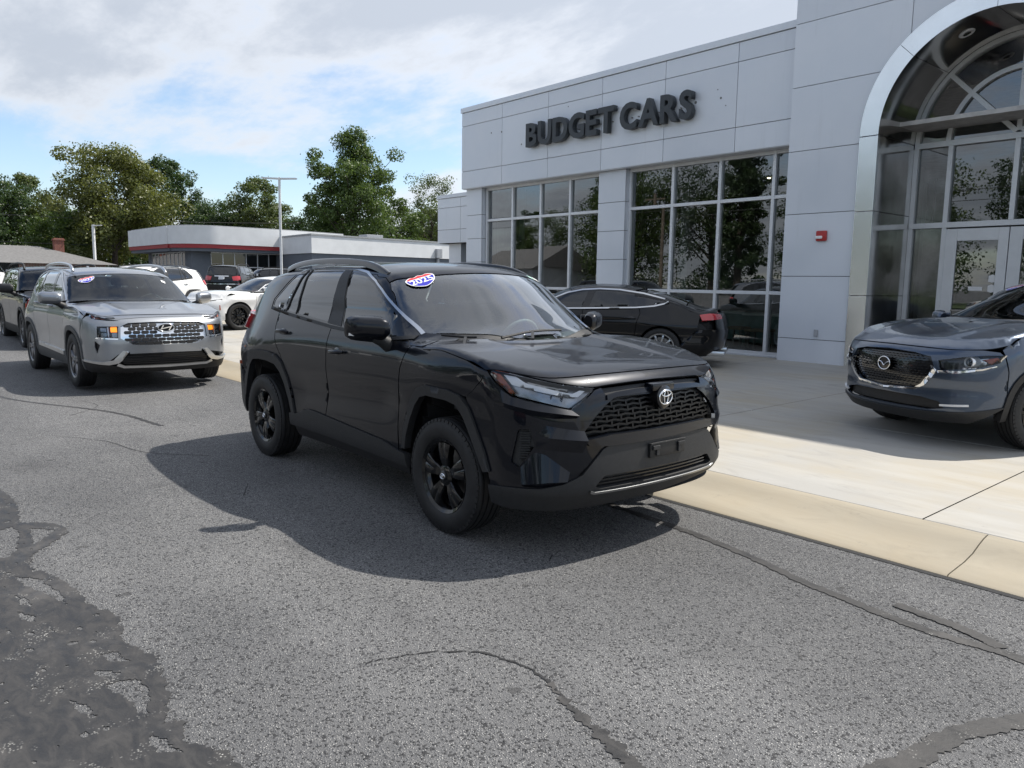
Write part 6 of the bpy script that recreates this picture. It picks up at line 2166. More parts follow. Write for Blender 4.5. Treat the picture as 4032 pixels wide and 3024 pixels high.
    rows = [(.640 + k * .0485) for k in range(6)]
    def gw(z): return float(np.interp(z, [.61, .71, .80, .868, .908, .925], [.40, .555, .565, .55, .455, .30]))
    for k, zz in enumerate(rows):
        n = 11 if k % 2 == 0 else 10
        st_ = .105
        for i in range(n):
            y = (i - (n - 1) / 2) * st_
            if abs(y) > gw(zz) - .035: continue
            if abs(y) < .10 and abs(zz - .838) < .055: continue
            hexa = [(y - .0475, zz + .007), (y - .036, zz + .0215), (y + .036, zz + .0215), (y + .0475, zz + .007), (y + .0455, zz - .009), (y + .032, zz - .0210), (y - .032, zz - .0210), (y - .0455, zz - .009)]
            c.panel('grille_cell', fy(hexa), ('C', 0.0), M['black_plastic'], -.012, .012, res=.05)
    for sgn in (1, -1):
        fl = (lambda pl: pl) if sgn > 0 else mir
        lm = c.panel('headlamp', fl(lamp), ('C', 0.0), M['lamp_dark'], -.05, 0)
        amb = c3([(.83, -.665, .858), (.868, -.60, .860), (.878, -.60, .795), (.845, -.665, .795)])
        c.panel('turn_signal', fl(amb), ('C', 0.0), M['lamp_lit'], -.02, .02, parent=lm, res=.03)
        for (y0_, y1_, z0_, z1_) in ((-.785, -.72, .80, .85), (-.785, -.72, .735, .785), (-.66, -.60, .73, .785)):
            pts = fy([(y0_, z0_), (y1_, z0_), (y1_, z1_), (y0_, z1_)])
            c.panel('lamp_reflector', fl(rounded(pts, .012)), ('C', 0.0), M['lamp_mid'], -.03, .015, parent=lm, res=.03)
        pts = fy([(-.705, .725), (-.69, .725), (-.69, .862), (-.705, .862)])
        c.panel('lamp_divider', fl(pts), ('C', 0.0), M['lamp_white'], -.015, .02, parent=lm, res=.04)
        c.panel('headlamp_lens', fl(lamp), ('C', 0.0), M['glass_lamp'], 0.0, .004, parent=lm)
        c.strip('lamp_trim', fl(c3([(.745, -.815, .715), (.885, -.59, .70)])), .014, ('C', 0.0), M['chrome'], .006, .01)
        d = c.panel('daytime_lamp', fl(drl), ('C', 0.0), M['lamp_dark'], -.02, .0)
        c.panel('daytime_lamp_guide', fl(c3([(.60, -.845, 1.012), (.66, -.80, .985), (.75, -.70, .958), (.66, -.815, .965)])), ('C', 0.0), M['lamp_amber'], -.006, .01, parent=d, res=.03)
        c.panel('daytime_lamp_lens', fl(drl), ('C', 0.0), M['glass_lamp'], .001, .004, parent=d)
        c.panel('side_vent', fl(wed), ('C', 0.0), M['black_plastic'], -.03, 0)
        hook = c3([(.49, -.935, .425), (.64, -.893, .42), (.80, -.765, .405)]) + fy([(-.66, .425), (-.545, .545), (-.475, .535), (-.56, .42), (-.60, .385), (-.70, .365), (-.80, .375)]) + c3([(.64, -.90, .395), (.49, -.935, .405)])
        c.panel('skid_trim', fl(hook), ('C', 0.0), M['satin_silver'], .016, .03)
    intake = fy([(-.46, .50), (0, .505), (.46, .50), (.57, .42), (.53, .355), (0, .345), (-.53, .355), (-.57, .42)])
    c.panel('lower_intake', intake, ('C', 0.0), M['black_plastic'], -.03, 0)
    for k in range(5):
        zz = .37 + k * .027
        hw = float(np.interp(zz, [.35, .42, .5], [.52, .56, .46]))
        a = fy([(-hw, zz), (0, zz), (hw, zz)]); b = fy([(hw, zz + .008), (0, zz + .008), (-hw, zz + .008)])
        c.panel('intake_slat', a + b, ('C', 0.0), M['gloss_black'], -.014, .02)
    brow = fy([(-.47, .535), (0, .545), (.47, .535), (.465, .505), (0, .51), (-.465, .505)])
    c.panel('bumper_brow', brow, ('C', 0.0), P, .002, .02)
    sk = fy([(-.60, .385), (-.53, .352), (-.25, .345), (0, .345), (.25, .345), (.53, .352), (.60, .385)])
    skb = fy([(.62, .355), (.54, .325), (0, .318), (-.54, .325), (-.62, .355)])
    c.panel('skid_plate', sk + skb, ('C', 0.0), M['satin_silver'], .02, .03)
    ch = c3([(.47, -.92, .40), (.62, -.88, .385), (.80, -.68, .355), (.87, -.4, .318), (.88, 0, .312)])
    chb = c3([(.80, 0, .245), (.79, -.4, .245), (.72, -.62, .25), (.58, -.82, .26), (.46, -.90, .28)])
    c.panel('chin', ch + mir(ch[:-1]) + mir(chb) [0:0] + [(-a, z) for a, z in chb[::-1]] + chb[1:], ('C', 0.0), M['black_plastic'], .0, .03)
    # emblem: oval ring with a slanted letter
    P0, n0 = c.pos((0, .838), ('F',), .0)
    mb = MB()
    x_ = P0.x + .006
    mb.tube([(x_ - .012 * abs(math.sin(q * math.pi / 18)) * 0, .105 * math.cos(q * math.pi / 18), .838 + .053 * math.sin(q * math.pi / 18)) for q in range(36)], .008, 8, True)
    mb.bar((x_, -.075, .805), (x_, -.035, .872), .014, .020, (1, 0, 0)); mb.bar((x_, .035, .804), (x_, .075, .871), .014, .020, (1, 0, 0))
    mb.bar((x_, -.055, .826), (x_, .055, .850), .012, .016, (1, 0, 0))
    mb.build('emblem', M['chrome'], c.root, 60)
    mb = MB(); mb.lathe([(0, 0), (1, 0)], 30, 'x'); ob_ = mb.build('emblem_plate', M['black_plastic'], c.root)
    ob_.location = (x_ - .010, 0, .838); ob_.scale = (1, .104, .052)
    q, n = c.pos((-2.9, 0), ('T',), 0)
    mb = MB(); mb.prism([(-.10, -.02), (.06, -.02), (-.06, .05), (-.09, .045)], lambda u, v, d: (q.x + u, d, q.z + v), -.018, .018); mb.build('aerial_fin', P, c.root)
    year_sticker(c, (-.80, -.53), .215, '2022', c.root)
    c.panel('windscreen_label', [(-.80, .50), (-.80, .56), (-.75, .56), (-.75, .50)], ('T',), M['decal_white'], .001, .001)
    rear_end(c, sp, -2.9, [(.72, 1.1), (.74, .8), (.0001, .78)] if False else [(-.74, .80), (-.72, 1.12), (-.60, 1.52)], [(-.62, 1.14), (-.54, 1.48)], [[(-3.45, .84, .98), (-3.60, .74, .98), (-3.70, .55, .97), (-3.70, .55, 1.08), (-3.55, .76, 1.12), (-3.42, .84, 1.10)]], [(-.86, .32), (-.90, .5), (-.86, .74)])
    return c

# ---------------------------------------------------------------- grey hatchback crossover by the entrance
def build_grey(loc, rz, label):
    M = MATS
    def es(x, z):
        return -0.018 * np.exp(-((z - .62 - .06 * (x + 1.2)) / .12) ** 2) * sstep(-2.2, -1.8, x) * (1 - sstep(-.8, -.35, x)) + .016 * np.exp(-((z - .80) / .10) ** 2) * (np.exp(-((x + 2.66) / .42) ** 2) + np.exp(-(x / .40) ** 2))
    def et(x, ay):
        on = sstep(-.25, 0, x) * (1 - sstep(.45, .78, x))
        return .016 * on * np.exp(-((ay - (.50 - .12 * x)) / .07) ** 2)
    sh = Shape(
        top=[(1.05, .74), (.97, .80), (.89, .865), (.80, .920), (.5, 1.005), (.2, 1.060), (-.1, 1.095), (-.22, 1.112), (-.32, 1.145), (-.7, 1.315), (-1.0, 1.445), (-1.15, 1.485), (-1.4, 1.515), (-1.8, 1.53), (-2.4, 1.51), (-2.9, 1.455), (-3.2, 1.41)],
        plan=[(1.0, .87), (.5, .888), (0, .898), (-1.4, .89), (-2.6, .90), (-2.95, .87), (-3.2, .82), (-3.45, .72)],
        sec=[(.2, -.09), (.3, -.045), (.42, -.018), (.6, -.01), (.75, 0), (.85, 0), (.95, -.02), (1.05, -.06), (1.2, -.12)],
        gbase=[(1, .85), (0, .848), (-2.2, .845), (-2.8, .80), (-3.4, .66)], zb=1.05, tum=.45,
        fz=[(.2, .78), (.27, .85), (.34, .905), (.45, .905), (.52, .900), (.62, .915), (.75, .905), (.83, .885), (.88, .85), (.95, .76), (1.2, .70)],
        fplan=lambda y: .09 * (y / .6) ** 2 + .28 * (y / .90) ** 7,
        rz=[(.2, -3.3), (.35, -3.45), (.7, -3.50), (.95, -3.44), (1.1, -3.36), (1.35, -3.2), (1.5, -3.12)],
        rplan=lambda y: .12 * (y / .7) ** 2.2 + .25 * (y / .90) ** 8,
        bow=[(.9, .12), (.4, .08), (0, .08), (-.2, .2), (-.4, .42), (-.8, .46), (-1.3, .3), (-1.8, 0)],
        crown=[(.9, .05), (.3, .03), (0, .02), (-.5, .05), (-1.2, .11), (-3, .12)],
        z0=.20, kt=((1, .05), (0, .05), (-.6, .07), (-1.5, .09)), kf=.05, ks=.035, extra_side=es, extra_top=et)
    sp = dict(paint=M['paint_grey'], rear=3.4, front=.76, wb=2.655, rw=.347, ra=.395, track=.785, rim=.235, style='five_twin', rimmat=M['rim_black'], rot=.5, wdetail=True, res=.04, tw=.215,
        belt=[(-.5, 1.02), (-1.5, 1.035), (-2.3, 1.06), (-2.8, 1.12)], rk=[(-.41, .42), (-1.4, .40), (-2.24, .44)], zsill=.25,
        corez=([-3.4, -2.6, -.6, -.25, .76], [1.1, 1.05, .98, .93, .78]),
        lines=[[(-.42, 1.01), (-.46, .85), (-.48, .41)], [(-1.45, 1.03), (-1.46, .8), (-1.48, .41)], [(-2.30, 1.06), (-2.28, .9), (-2.18, .44)]],
        hoodline=[(.48, .945), (.3, .985), (.1, 1.02), (-.1, 1.045), (-.30, 1.075)], fender_front=[(-.2, .38), (.415, .5), (.43, .70), (.47, .85)],
        quarter=[(-2.9, .50), (-3.1, .6), (-3.14, .9), (-3.1, 1.1), (-3.0, 1.28), (-2.85, 1.38), (-2.5, 1.43), (-2.45, 1.40), (-2.75, 1.25), (-2.78, 1.18), (-2.5, 1.08)],
        dlo_top=[(-.62, 1.045), (-.85, 1.16), (-1.1, 1.285), (-1.35, 1.37), (-1.6, 1.41), (-2.1, 1.42), (-2.45, 1.38)], dlo_bot=[(-2.72, 1.24), (-2.72, 1.20), (-2.5, 1.10), (-2.3, 1.068), (-1.5, 1.045), (-.85, 1.035)],
        windows=[('front_side_window', rounded([(-.84, 1.055), (-1.42, 1.06), (-1.5, 1.385), (-1.36, 1.352), (-1.1, 1.263), (-.84, 1.128)], .03)), ('rear_side_window', rounded([(-1.55, 1.062), (-2.28, 1.085), (-2.48, 1.115), (-2.68, 1.21), (-2.43, 1.36), (-2.1, 1.40), (-1.63, 1.392)], .03))],
        trim=None, clad=.05, clad_mat=M['black_plastic'], ax0=-.50, ax1=-1.3, rx1=-2.95,
        rail_low=[(-.56, 1.035), (-.64, 1.062), (-.85, 1.178), (-1.1, 1.302), (-1.35, 1.388), (-1.6, 1.428), (-2.1, 1.438), (-2.46, 1.415), (-2.9, 1.36)],
        wtop=(-.98, -1.18), wbase=(-.26, -.60), roof_end=(-3.0, .1), hood_front=None, hood_yz=[(.855, .930), (.80, .893), (.70, .880), (.58, .874), (.35, .879), (0, .883)],
        mirror=(-.72, .99), handles=[(-1.28, .90), (-2.12, .93)], inside=(-.60, .60, .98, (-1.35, -2.1)))
    c, E = gen_car('grey_crossover', sh, loc, rz, label, sp)
    P = M['paint_grey']
    c3, fy = sh.c3, sh.fy
    mir = lambda pl: [(-a, z) for a, z in pl[::-1]]
    full = lambda pl: pl + mir(pl[:-1])
    gtop = fy([(-.46, .80), (-.30, .828), (0, .842)])
    gbot = fy([(-.50, .72), (-.475, .64), (-.40, .555), (-.33, .515), (0, .495)])
    gh = full(gtop) + [(-a, z) for a, z in gbot] + gbot[:-1][::-1]
    HL = c3([(.80, -.51, .775), (.70, -.66, .815), (.57, -.775, .838), (.44, -.855, .842), (.50, -.835, .775), (.63, -.735, .725), (.79, -.53, .690)])
    seam = c3([(.43, -.885, .50), (.44, -.885, .70), (.475, -.87, .83), (.50, -.84, .865)])
    topx = c3([(.60, -.76, .878)]) + fy([(-.58, .868), (-.35, .872), (0, .876)])
    low = c3([(.43, -.885, .40)]) + fy([(-.74, .345), (-.55, .325), (-.3, .31), (0, .305)])
    intake = fy([(-.56, .415), (-.4, .44), (0, .445)]); inb = fy([(-.60, .36), (-.48, .335), (0, .330)])
    ih = full(intake) + [(-a, z) for a, z in inb] + inb[:-1][::-1]
    outer = seam + topx + mir(topx[:-1]) + mir(seam) + [(-a, z) for a, z in low] + low[:-1][::-1]
    c.panel('bumper', outer, ('C', 0.0), P, 0, .02, [gh, HL, mir(HL), ih])
    c.panel('lower_intake', ih, ('C', 0.0), M['black_plastic'], -.04, 0)
    ch = low + mir(low[:-1])
    cb_ = fy([(.72, .245), (.4, .225), (0, .222), (-.4, .225), (-.72, .245)])
    c.panel('chin', ch + cb_, ('C', 0.0), M['grey_plastic'], .01, .03)
    c.panel('grille_backing', gh, ('C', 0.0), M['gloss_black'], -.035, 0)
    # small raised blades of the grille mesh
    yz = []
    for r_ in range(13):
        zz = .525 + r_ * .0235
        hw = float(np.interp(zz, [.50, .555, .64, .72, .80, .83], [.20, .39, .46, .485, .45, .30])) - .02
        n = int(hw / .022)
        for i in range(-n, n + 1):
            y = (i + (.5 if r_ % 2 else 0)) * .044
            if abs(y) <= hw: yz += [(y - .017, zz), (y, zz + .0045), (y + .017, zz), (y, zz - .0045)]
    H = sh.cast([(1.6, y, z) for y, z in yz], [(-1, 0, 0)] * len(yz), 1.2, 24)
    Nn = sh.normal(H)
    mb = MB()
    A_, B_ = H - Nn * .016, H - Nn * .034
    for q in range(0, len(yz), 4):
        mb.add(A_[q:q + 4].tolist() + B_[q:q + 4].tolist(), [(0, 1, 2, 3), (0, 4, 5, 1), (1, 5, 6, 2), (2, 6, 7, 3), (3, 7, 4, 0)])
    tag(mb.build('grille_mesh', M['gloss_black'], c.root), kind='stuff')
    for sgn in (1, -1):
        fl = (lambda pl: pl) if sgn > 0 else mir
        w1 = c3([(.52, -.825, .752), (.60, -.755, .722), (.72, -.625, .692), (.80, -.515, .690)]); w1b = c3([(.81, -.515, .665), (.72, -.632, .672), (.60, -.765, .708), (.52, -.83, .745)])
        c.panel('chrome_wing', fl(w1 + w1b), ('C', 0.0), M['chrome'], .010, .02)
        w2 = fy([(-.475, .728), (-.53, .69), (-.505, .63), (-.43, .545), (-.34, .495), (0, .474)]); w2b = fy([(0, .488), (-.33, .512), (-.40, .556), (-.465, .64), (-.485, .70)])
        c.panel('grille_surround', fl(w2 + w2b), ('C', 0.0), M['chrome'], .012, .03)
        lm = c.panel('headlamp', fl(HL), ('C', 0.0), M['lamp_dark'], -.06, 0)
        q = sh.cast([(1.8, -.715 * (1 if sgn > 0 else -1), .775)], [(-1, 0, 0)], 2.2, 34)[0]
        mb = MB(); mb.lathe([(.034, .004), (.046, .010), (.050, -.02), (.050, -.07)], 24, 'x', (q[0] - .035, q[1], .772)); mb.build('projector_ring', M['lamp_white'], lm, 40)
        mb = MB(); mb.lathe([(0, .012), (.026, .004), (.034, -.02), (.034, -.06)], 24, 'x', (q[0] - .045, q[1], .772)); mb.build('headlamp_projector', M['chrome'], lm, 40)
        c.panel('headlamp_reflector', fl(c3([(.62, -.755, .805), (.56, -.795, .815), (.58, -.79, .755), (.64, -.735, .745)])), ('C', 0.0), M['lamp_white'], -.035, .01, parent=lm, res=.03)
        amb = c3([(.60, -.76, .80), (.50, -.825, .825), (.47, -.845, .80), (.54, -.805, .765)])
        c.panel('headlamp_indicator', fl(amb), ('C', 0.0), M['lamp_amber'], -.03, .01, parent=lm, res=.03)
        c.panel('headlamp_lens', fl(HL), ('C', 0.0), M['glass_lamp'], 0, .005, parent=lm)
        d = c.strip('running_light', fl(fy([(-.57, .385), (-.66, .392), (-.75, .402)])), .018, ('C', 0.0), M['lamp_white'], .014, .02)
    P0, n0 = c.pos((0, .70), ('F',), .0)
    x_ = P0.x + .012
    mb = MB()
    mb.tube([(x_, .072 * math.cos(q * math.pi / 16), .70 + .060 * math.sin(q * math.pi / 16)) for q in range(32)], .0055, 8, True)
    wing = catmull([(-.066, .718), (-.035, .710), (-.012, .690), (0, .678), (.012, .690), (.035, .710), (.066, .718)], 4)
    mb.tube([(x_, y, z) for y, z in wing], .0055, 6)
    mb.build('emblem', M['chrome'], c.root, 60)
    mb = MB(); mb.lathe([(0, 0), (1, 0)], 30, 'x'); ob_ = mb.build('emblem_plate', M['gloss_black'], c.root); ob_.location = (x_ - .008, 0, .70); ob_.scale = (1, .07, .058)
    year_sticker(c, (-1.02, -.40), .20, '2024', c.root)
    rear_end(c, sp, -2.6, [(-.66, .75), (-.64, 1.02), (-.54, 1.36)], [(-.56, 1.06), (-.48, 1.33)], [[(-3.15, .78, .92), (-3.3, .66, .94), (-3.36, .52, .93), (-3.36, .52, 1.0), (-3.25, .70, 1.03), (-3.12, .79, 1.0)]], [(-.80, .30), (-.84, .5), (-.80, .70)])
    return c

# ---------------------------------------------------------------- fastback / coupe family
def coupe_shape(hz=0.0, H=1.386, rear=-3.87, tailz=.98):
    k = H / 1.386
    return Shape(
        top=[(1.02, .58), (.93, .68 + hz), (.85, .735 + hz), (.7, .79 + hz), (.4, .865 + hz * .8), (.05, .925 + hz * .5), (-.25, .96), (-.38, .99), (-.75, 1.17 * k), (-1.1, 1.315 * k), (-1.3, 1.355 * k), (-1.7, 1.385 * k), (-2.1, 1.37 * k), (-2.6, 1.28 * k), (-3.1, 1.13 * k), (-3.45, tailz + .03), (-3.75, tailz), (-4.0, tailz)],
        plan=[(1.0, .84), (.5, .895), (0, .915), (-1.4, .91), (-2.8, .92), (-3.2, .89), (-3.5, .84), (-3.8, .72)],
        sec=[(.15, -.09), (.28, -.04), (.4, -.015), (.55, -.02), (.7, -.006), (.78, 0), (.86, -.012), (.95, -.05), (1.1, -.10)],
        gbase=[(1, .86), (0, .855), (-2.2, .845), (-2.9, .80), (-3.6, .70)], zb=.96, tum=.52,
        fz=[(.15, .74), (.22, .82), (.3, .88), (.5, .89), (.62, .87), (.72, .80), (.8, .70), (1.0, .60)],
        fplan=lambda y: .10 * (y / .6) ** 2 + .28 * (y / .92) ** 7,
        rz=[(.2, rear + .25), (.35, rear + .06), (.6, rear), (.85, rear + .04), (.98, rear + .12), (1.2, rear + .3)],
        rplan=lambda y: .12 * (y / .7) ** 2.2 + .25 * (y / .92) ** 8,
        bow=[(.9, .14), (.4, .08), (-.1, .10), (-.4, .40), (-.9, .44), (-1.4, .2), (-1.8, 0), (-2.6, -.03), (-3.6, -.1)],
        crown=[(.9, .05), (.3, .03), (-.2, .03), (-.6, .06), (-1.4, .11), (-3, .10)],
        z0=.17, kt=((1, .05), (0, .045), (-.7, .07), (-1.6, .09), (-3.5, .06)), kf=.05, ks=.03,
        extra_side=lambda x, z: .014 * np.exp(-((z - .74) / .09) ** 2) * (np.exp(-((x + 2.82) / .42) ** 2) + np.exp(-(x / .40) ** 2)) - .012 * np.exp(-((z - .80) / .022) ** 2))
def coupe_spec(P, rimmat, style='ten', trim='full', res=.05, wdetail=False):
    return dict(paint=P, rear=3.75, front=.72, wb=2.825, rw=.335, ra=.372, track=.79, rim=.24, style=style, rimmat=rimmat, rot=.3, wdetail=wdetail, res=res, tw=.235,
        belt=[(-.5, .935), (-1.5, .955), (-2.4, .985), (-2.9, 1.06)], rk=[(-.39, .30), (-1.4, .29), (-2.43, .31)], zsill=.19,
        corez=([-3.75, -3.3, -2.6, -.6, -.3, .72], [.92, .95, .95, .90, .86, .66]),
        lines=[[(-.44, .93), (-.47, .8), (-.47, .30)], [(-1.50, .955), (-1.51, .7), (-1.53, .30)], [(-2.46, .99), (-2.48, .9), (-2.44, .78), (-2.36, .31)]],
        hoodline=[(.45, .80), (.3, .84), (.1, .875), (-.1, .90), (-.32, .935)], fender_front=[(-.2, .28), (.395, .42), (.40, .62), (.44, .74)],
        quarter=[(-3.1, .40), (-3.3, .5), (-3.42, .7), (-3.45, .90), (-3.3, .98), (-3.1, 1.05), (-2.95, 1.12), (-2.75, 1.18), (-2.95, 1.10), (-2.93, 1.06), (-2.72, 1.02), (-2.5, .995)],
        dlo_top=[(-.66, .975), (-.95, 1.125), (-1.2, 1.22), (-1.45, 1.272), (-1.75, 1.292), (-2.1, 1.28), (-2.5, 1.225), (-2.86, 1.14)], dlo_bot=[(-2.92, 1.105), (-2.88, 1.075), (-2.7, 1.03), (-2.4, 1.0), (-1.5, .97), (-.9, .955)],
        windows=[('front_side_window', rounded([(-.90, .975), (-1.48, .985), (-1.56, 1.262), (-1.45, 1.252), (-1.2, 1.198), (-.90, 1.07)], .03)), ('rear_side_window', rounded([(-1.60, .99), (-2.4, 1.018), (-2.68, 1.045), (-2.86, 1.09), (-2.82, 1.13), (-2.5, 1.20), (-2.1, 1.258), (-1.68, 1.268)], .03))],
        trim=trim, trim_w=.022, clad=None, ax0=-.56, ax1=-1.4, rx1=-3.2,
        rail_low=[(-.60, .955), (-.68, .992), (-.95, 1.143), (-1.2, 1.238), (-1.45, 1.29), (-1.75, 1.31), (-2.1, 1.298), (-2.5, 1.243), (-2.88, 1.15), (-3.15, 1.06)],
        wtop=(-1.08, -1.27), wbase=(-.33, -.66), roof_end=(-2.35, .1), hood_front=None, hood_yz=[(.82, .775), (.74, .752), (.55, .722), (.3, .742), (0, .747)],
        mirror=(-.80, .91), handles=[(-1.35, .80), (-2.32, .82)], inside=(-.65, .45, .88, (-1.4, -2.1)))
def build_coupe(name, loc, rz, label, P, rimmat, shape=None, group=None, wing=True, lamp=None, **kw):
    M = MATS
    sh = shape or coupe_shape()
    sp = coupe_spec(P, rimmat, **kw)
    c, E = gen_car(name, sh, loc, rz, label, sp, group)
    c3, fy = sh.c3, sh.fy
    mir = lambda pl: [(-a, z) for a, z in pl[::-1]]
    # rear glass and tail
    bg_ = [(p[0], p[1] - .02) for p in E if -3.12 < p[0] < -2.45]
    c.panel('rear_window', bg_ + [(-3.2, y) for y in np.linspace(bg_[-1][1] - .06, -bg_[-1][1] + .06, 7)] + mirror_y(bg_), ('T',), M['glass_side'], -.002, .004)
    side_e = [(p[0], p[1] - .004) for p in E if -2.42 > p[0] > -2.46]
    tail = [(-3.22, y) for y in np.linspace(.60, -.60, 9)] + [(-3.70, y) for y in np.linspace(-.58, .58, 9)]
    c.panel('boot_lid', tail, ('T',), P, 0, .012)
    for sg in (1, -1):
        e2 = [(p[0], p[1] * sg) for p in E if -3.2 < p[0] < -2.4]
        c.panel('rear_pillar', [(x, y) for x, y in e2] + [(-3.45, .76 * sg), (-3.68, .66 * sg), (-3.68, .59 * sg), (-3.22, .61 * sg)] + [(x, y - sg * .06) for x, y in e2[::-1]], ('T',), P, .001, .01)
    rear_end(c, sp, -2.9, [(-.70, .62), (-.70, .80), (-.62, .93)], [(-.20, .66), (-.20, .70)], [[(-3.50, .82, .80), (-3.66, .70, .82), (-3.74, .50, .83), (-3.74, .50, .90), (-3.62, .74, .91), (-3.48, .82, .89)]], [(-.84, .22), (-.88, .4), (-.84, .66)])
    mb = MB()
    for sg in (-1, 1): mb.cbox(-3.86, -3.55, .45 * sg - .18, .45 * sg + .18, .22, .30, .02)
    mb.build('rear_diffuser', M['satin_silver'] if rimmat != M['rim_black'] else M['black_plastic'], c.root, 40)
    # front
    HL = c3(lamp or [(.72, -.52, .665), (.62, -.70, .70), (.46, -.83, .735), (.52, -.82, .665), (.66, -.68, .63), (.77, -.50, .615)])
    seam = c3([(.40, -.90, .42), (.405, -.90, .62), (.44, -.88, .73), (.46, -.84, .755)])
    topx = c3([(.58, -.74, .745)]) + fy([(-.55, .715), (-.3, .735), (0, .74)])
    low = c3([(.40, -.90, .25)]) + fy([(-.72, .21), (-.5, .20), (0, .195)])
    gt = fy([(-.36, .62), (0, .64)]); gb = fy([(-.42, .45), (-.30, .36), (0, .35)])
    gh = gt + mir(gt[:-1]) + [(-a, z) for a, z in gb] + gb[:-1][::-1]
    c.panel('bumper', seam + topx + mir(topx[:-1]) + mir(seam) + [(-a, z) for a, z in low] + low[:-1][::-1], ('C', 0.0), P, 0, .02, [gh, HL, mir(HL)])
    c.panel('grille_backing', gh, ('C', 0.0), M['black_plastic'], -.04, 0)
    for k in range(5):
        zz = .39 + k * .045
        hw = float(np.interp(zz, [.35, .45, .62], [.29, .41, .35]))
        c.panel('grille_slat', fy([(-hw, zz), (0, zz), (hw, zz), (hw, zz + .01), (0, zz + .01), (-hw, zz + .01)]), ('C', 0.0), M['gloss_black'], -.015, .02)
    for sgn in (1, -1):
        fl = (lambda pl: pl) if sgn > 0 else mir
        lm = c.panel('headlamp', fl(HL), ('C', 0.0), M['lamp_dark'], -.05, 0)
        c.panel('headlamp_reflector', fl([(a * .5 + HL[1][0] * .5, z * .5 + .335) for a, z in HL]), ('C', 0.0), M['lamp_white'], -.02, .01, parent=lm)
        c.panel('headlamp_lens', fl(HL), ('C', 0.0), M['glass_lamp'], 0, .005, parent=lm)
        if lamp: 
            c.panel('side_marker', fl(c3([(.50, -.875, .50), (.53, -.865, .50), (.53, -.865, .62), (.51, -.87, .62)])), ('C', 0.0), M['lamp_amber'], .006, .01)
            v_ = fl(c3([(.66, -.77, .36), (.70, -.73, .36), (.68, -.745, .55), (.66, -.76, .58), (.67, -.755, .46)]))
            c.panel('bumper_vent', v_, ('C', 0.0), M['black_plastic'], .003, .01)
    if wing:
        q, n = c.pos((-2.2, 0), ('T',), 0)
        mb = MB(); mb.prism([(-.09, -.02), (.06, -.02), (-.05, .05), (-.08, .045)], lambda u, v, d: (q.x + u, d, q.z + v), -.018, .018); mb.build('aerial_fin', P, c.root)
    return c

# ---------------------------------------------------------------- tall SUV family
def tall_shape():
    return Shape(
        top=[(1.05, .93), (.95, 1.0), (.86, 1.06), (.6, 1.10), (.2, 1.135), (-.15, 1.17), (-.25, 1.20), (-.55, 1.42), (-.82, 1.62), (-.95, 1.665), (-1.3, 1.705), (-2.0, 1.725), (-3.0, 1.72), (-3.6, 1.69), (-3.9, 1.65)],
        plan=[(1.0, .93), (.4, .965), (-1.4, .965), (-3.0, .97), (-3.5, .955), (-3.8, .92), (-4.05, .84)],
        sec=[(.2, -.08), (.35, -.03), (.5, -.01), (.8, 0), (1.0, -.004), (1.1, -.02), (1.2, -.05), (1.35, -.09)],
        gbase=[(1, .92), (-2.2, .92), (-3.2, .905), (-3.8, .86)], zb=1.2, tum=.33,
        fz=[(.2, .82), (.3, .92), (.45, .96), (.8, .95), (.95, .91), (1.05, .82), (1.2, .75)],
        fplan=lambda y: .06 * (y / .6) ** 2 + .28 * (y / .96) ** 8,
        rz=[(.2, -3.95), (.35, -4.08), (.65, -4.12), (.95, -4.09), (1.15, -4.03), (1.45, -3.92), (1.7, -3.80)],
        rplan=lambda y: .09 * (y / .7) ** 2.2 + .22 * (y / .96) ** 8,
        bow=[(.9, .10), (.2, .05), (-.1, .12), (-.4, .34), (-.8, .38), (-1.3, .2), (-1.7, 0)], crown=[(.9, .04), (0, .02), (-.6, .05), (-1.3, .10), (-3.8, .10)],
        z0=.24, kt=((1, .05), (0, .045), (-.8, .07), (-1.5, .09)), kf=.05, ks=.035,
        extra_side=lambda x, z: .012 * np.exp(-((z - .9) / .12) ** 2) * (np.exp(-((x + 3.0) / .45) ** 2) + np.exp(-(x / .42) ** 2)))
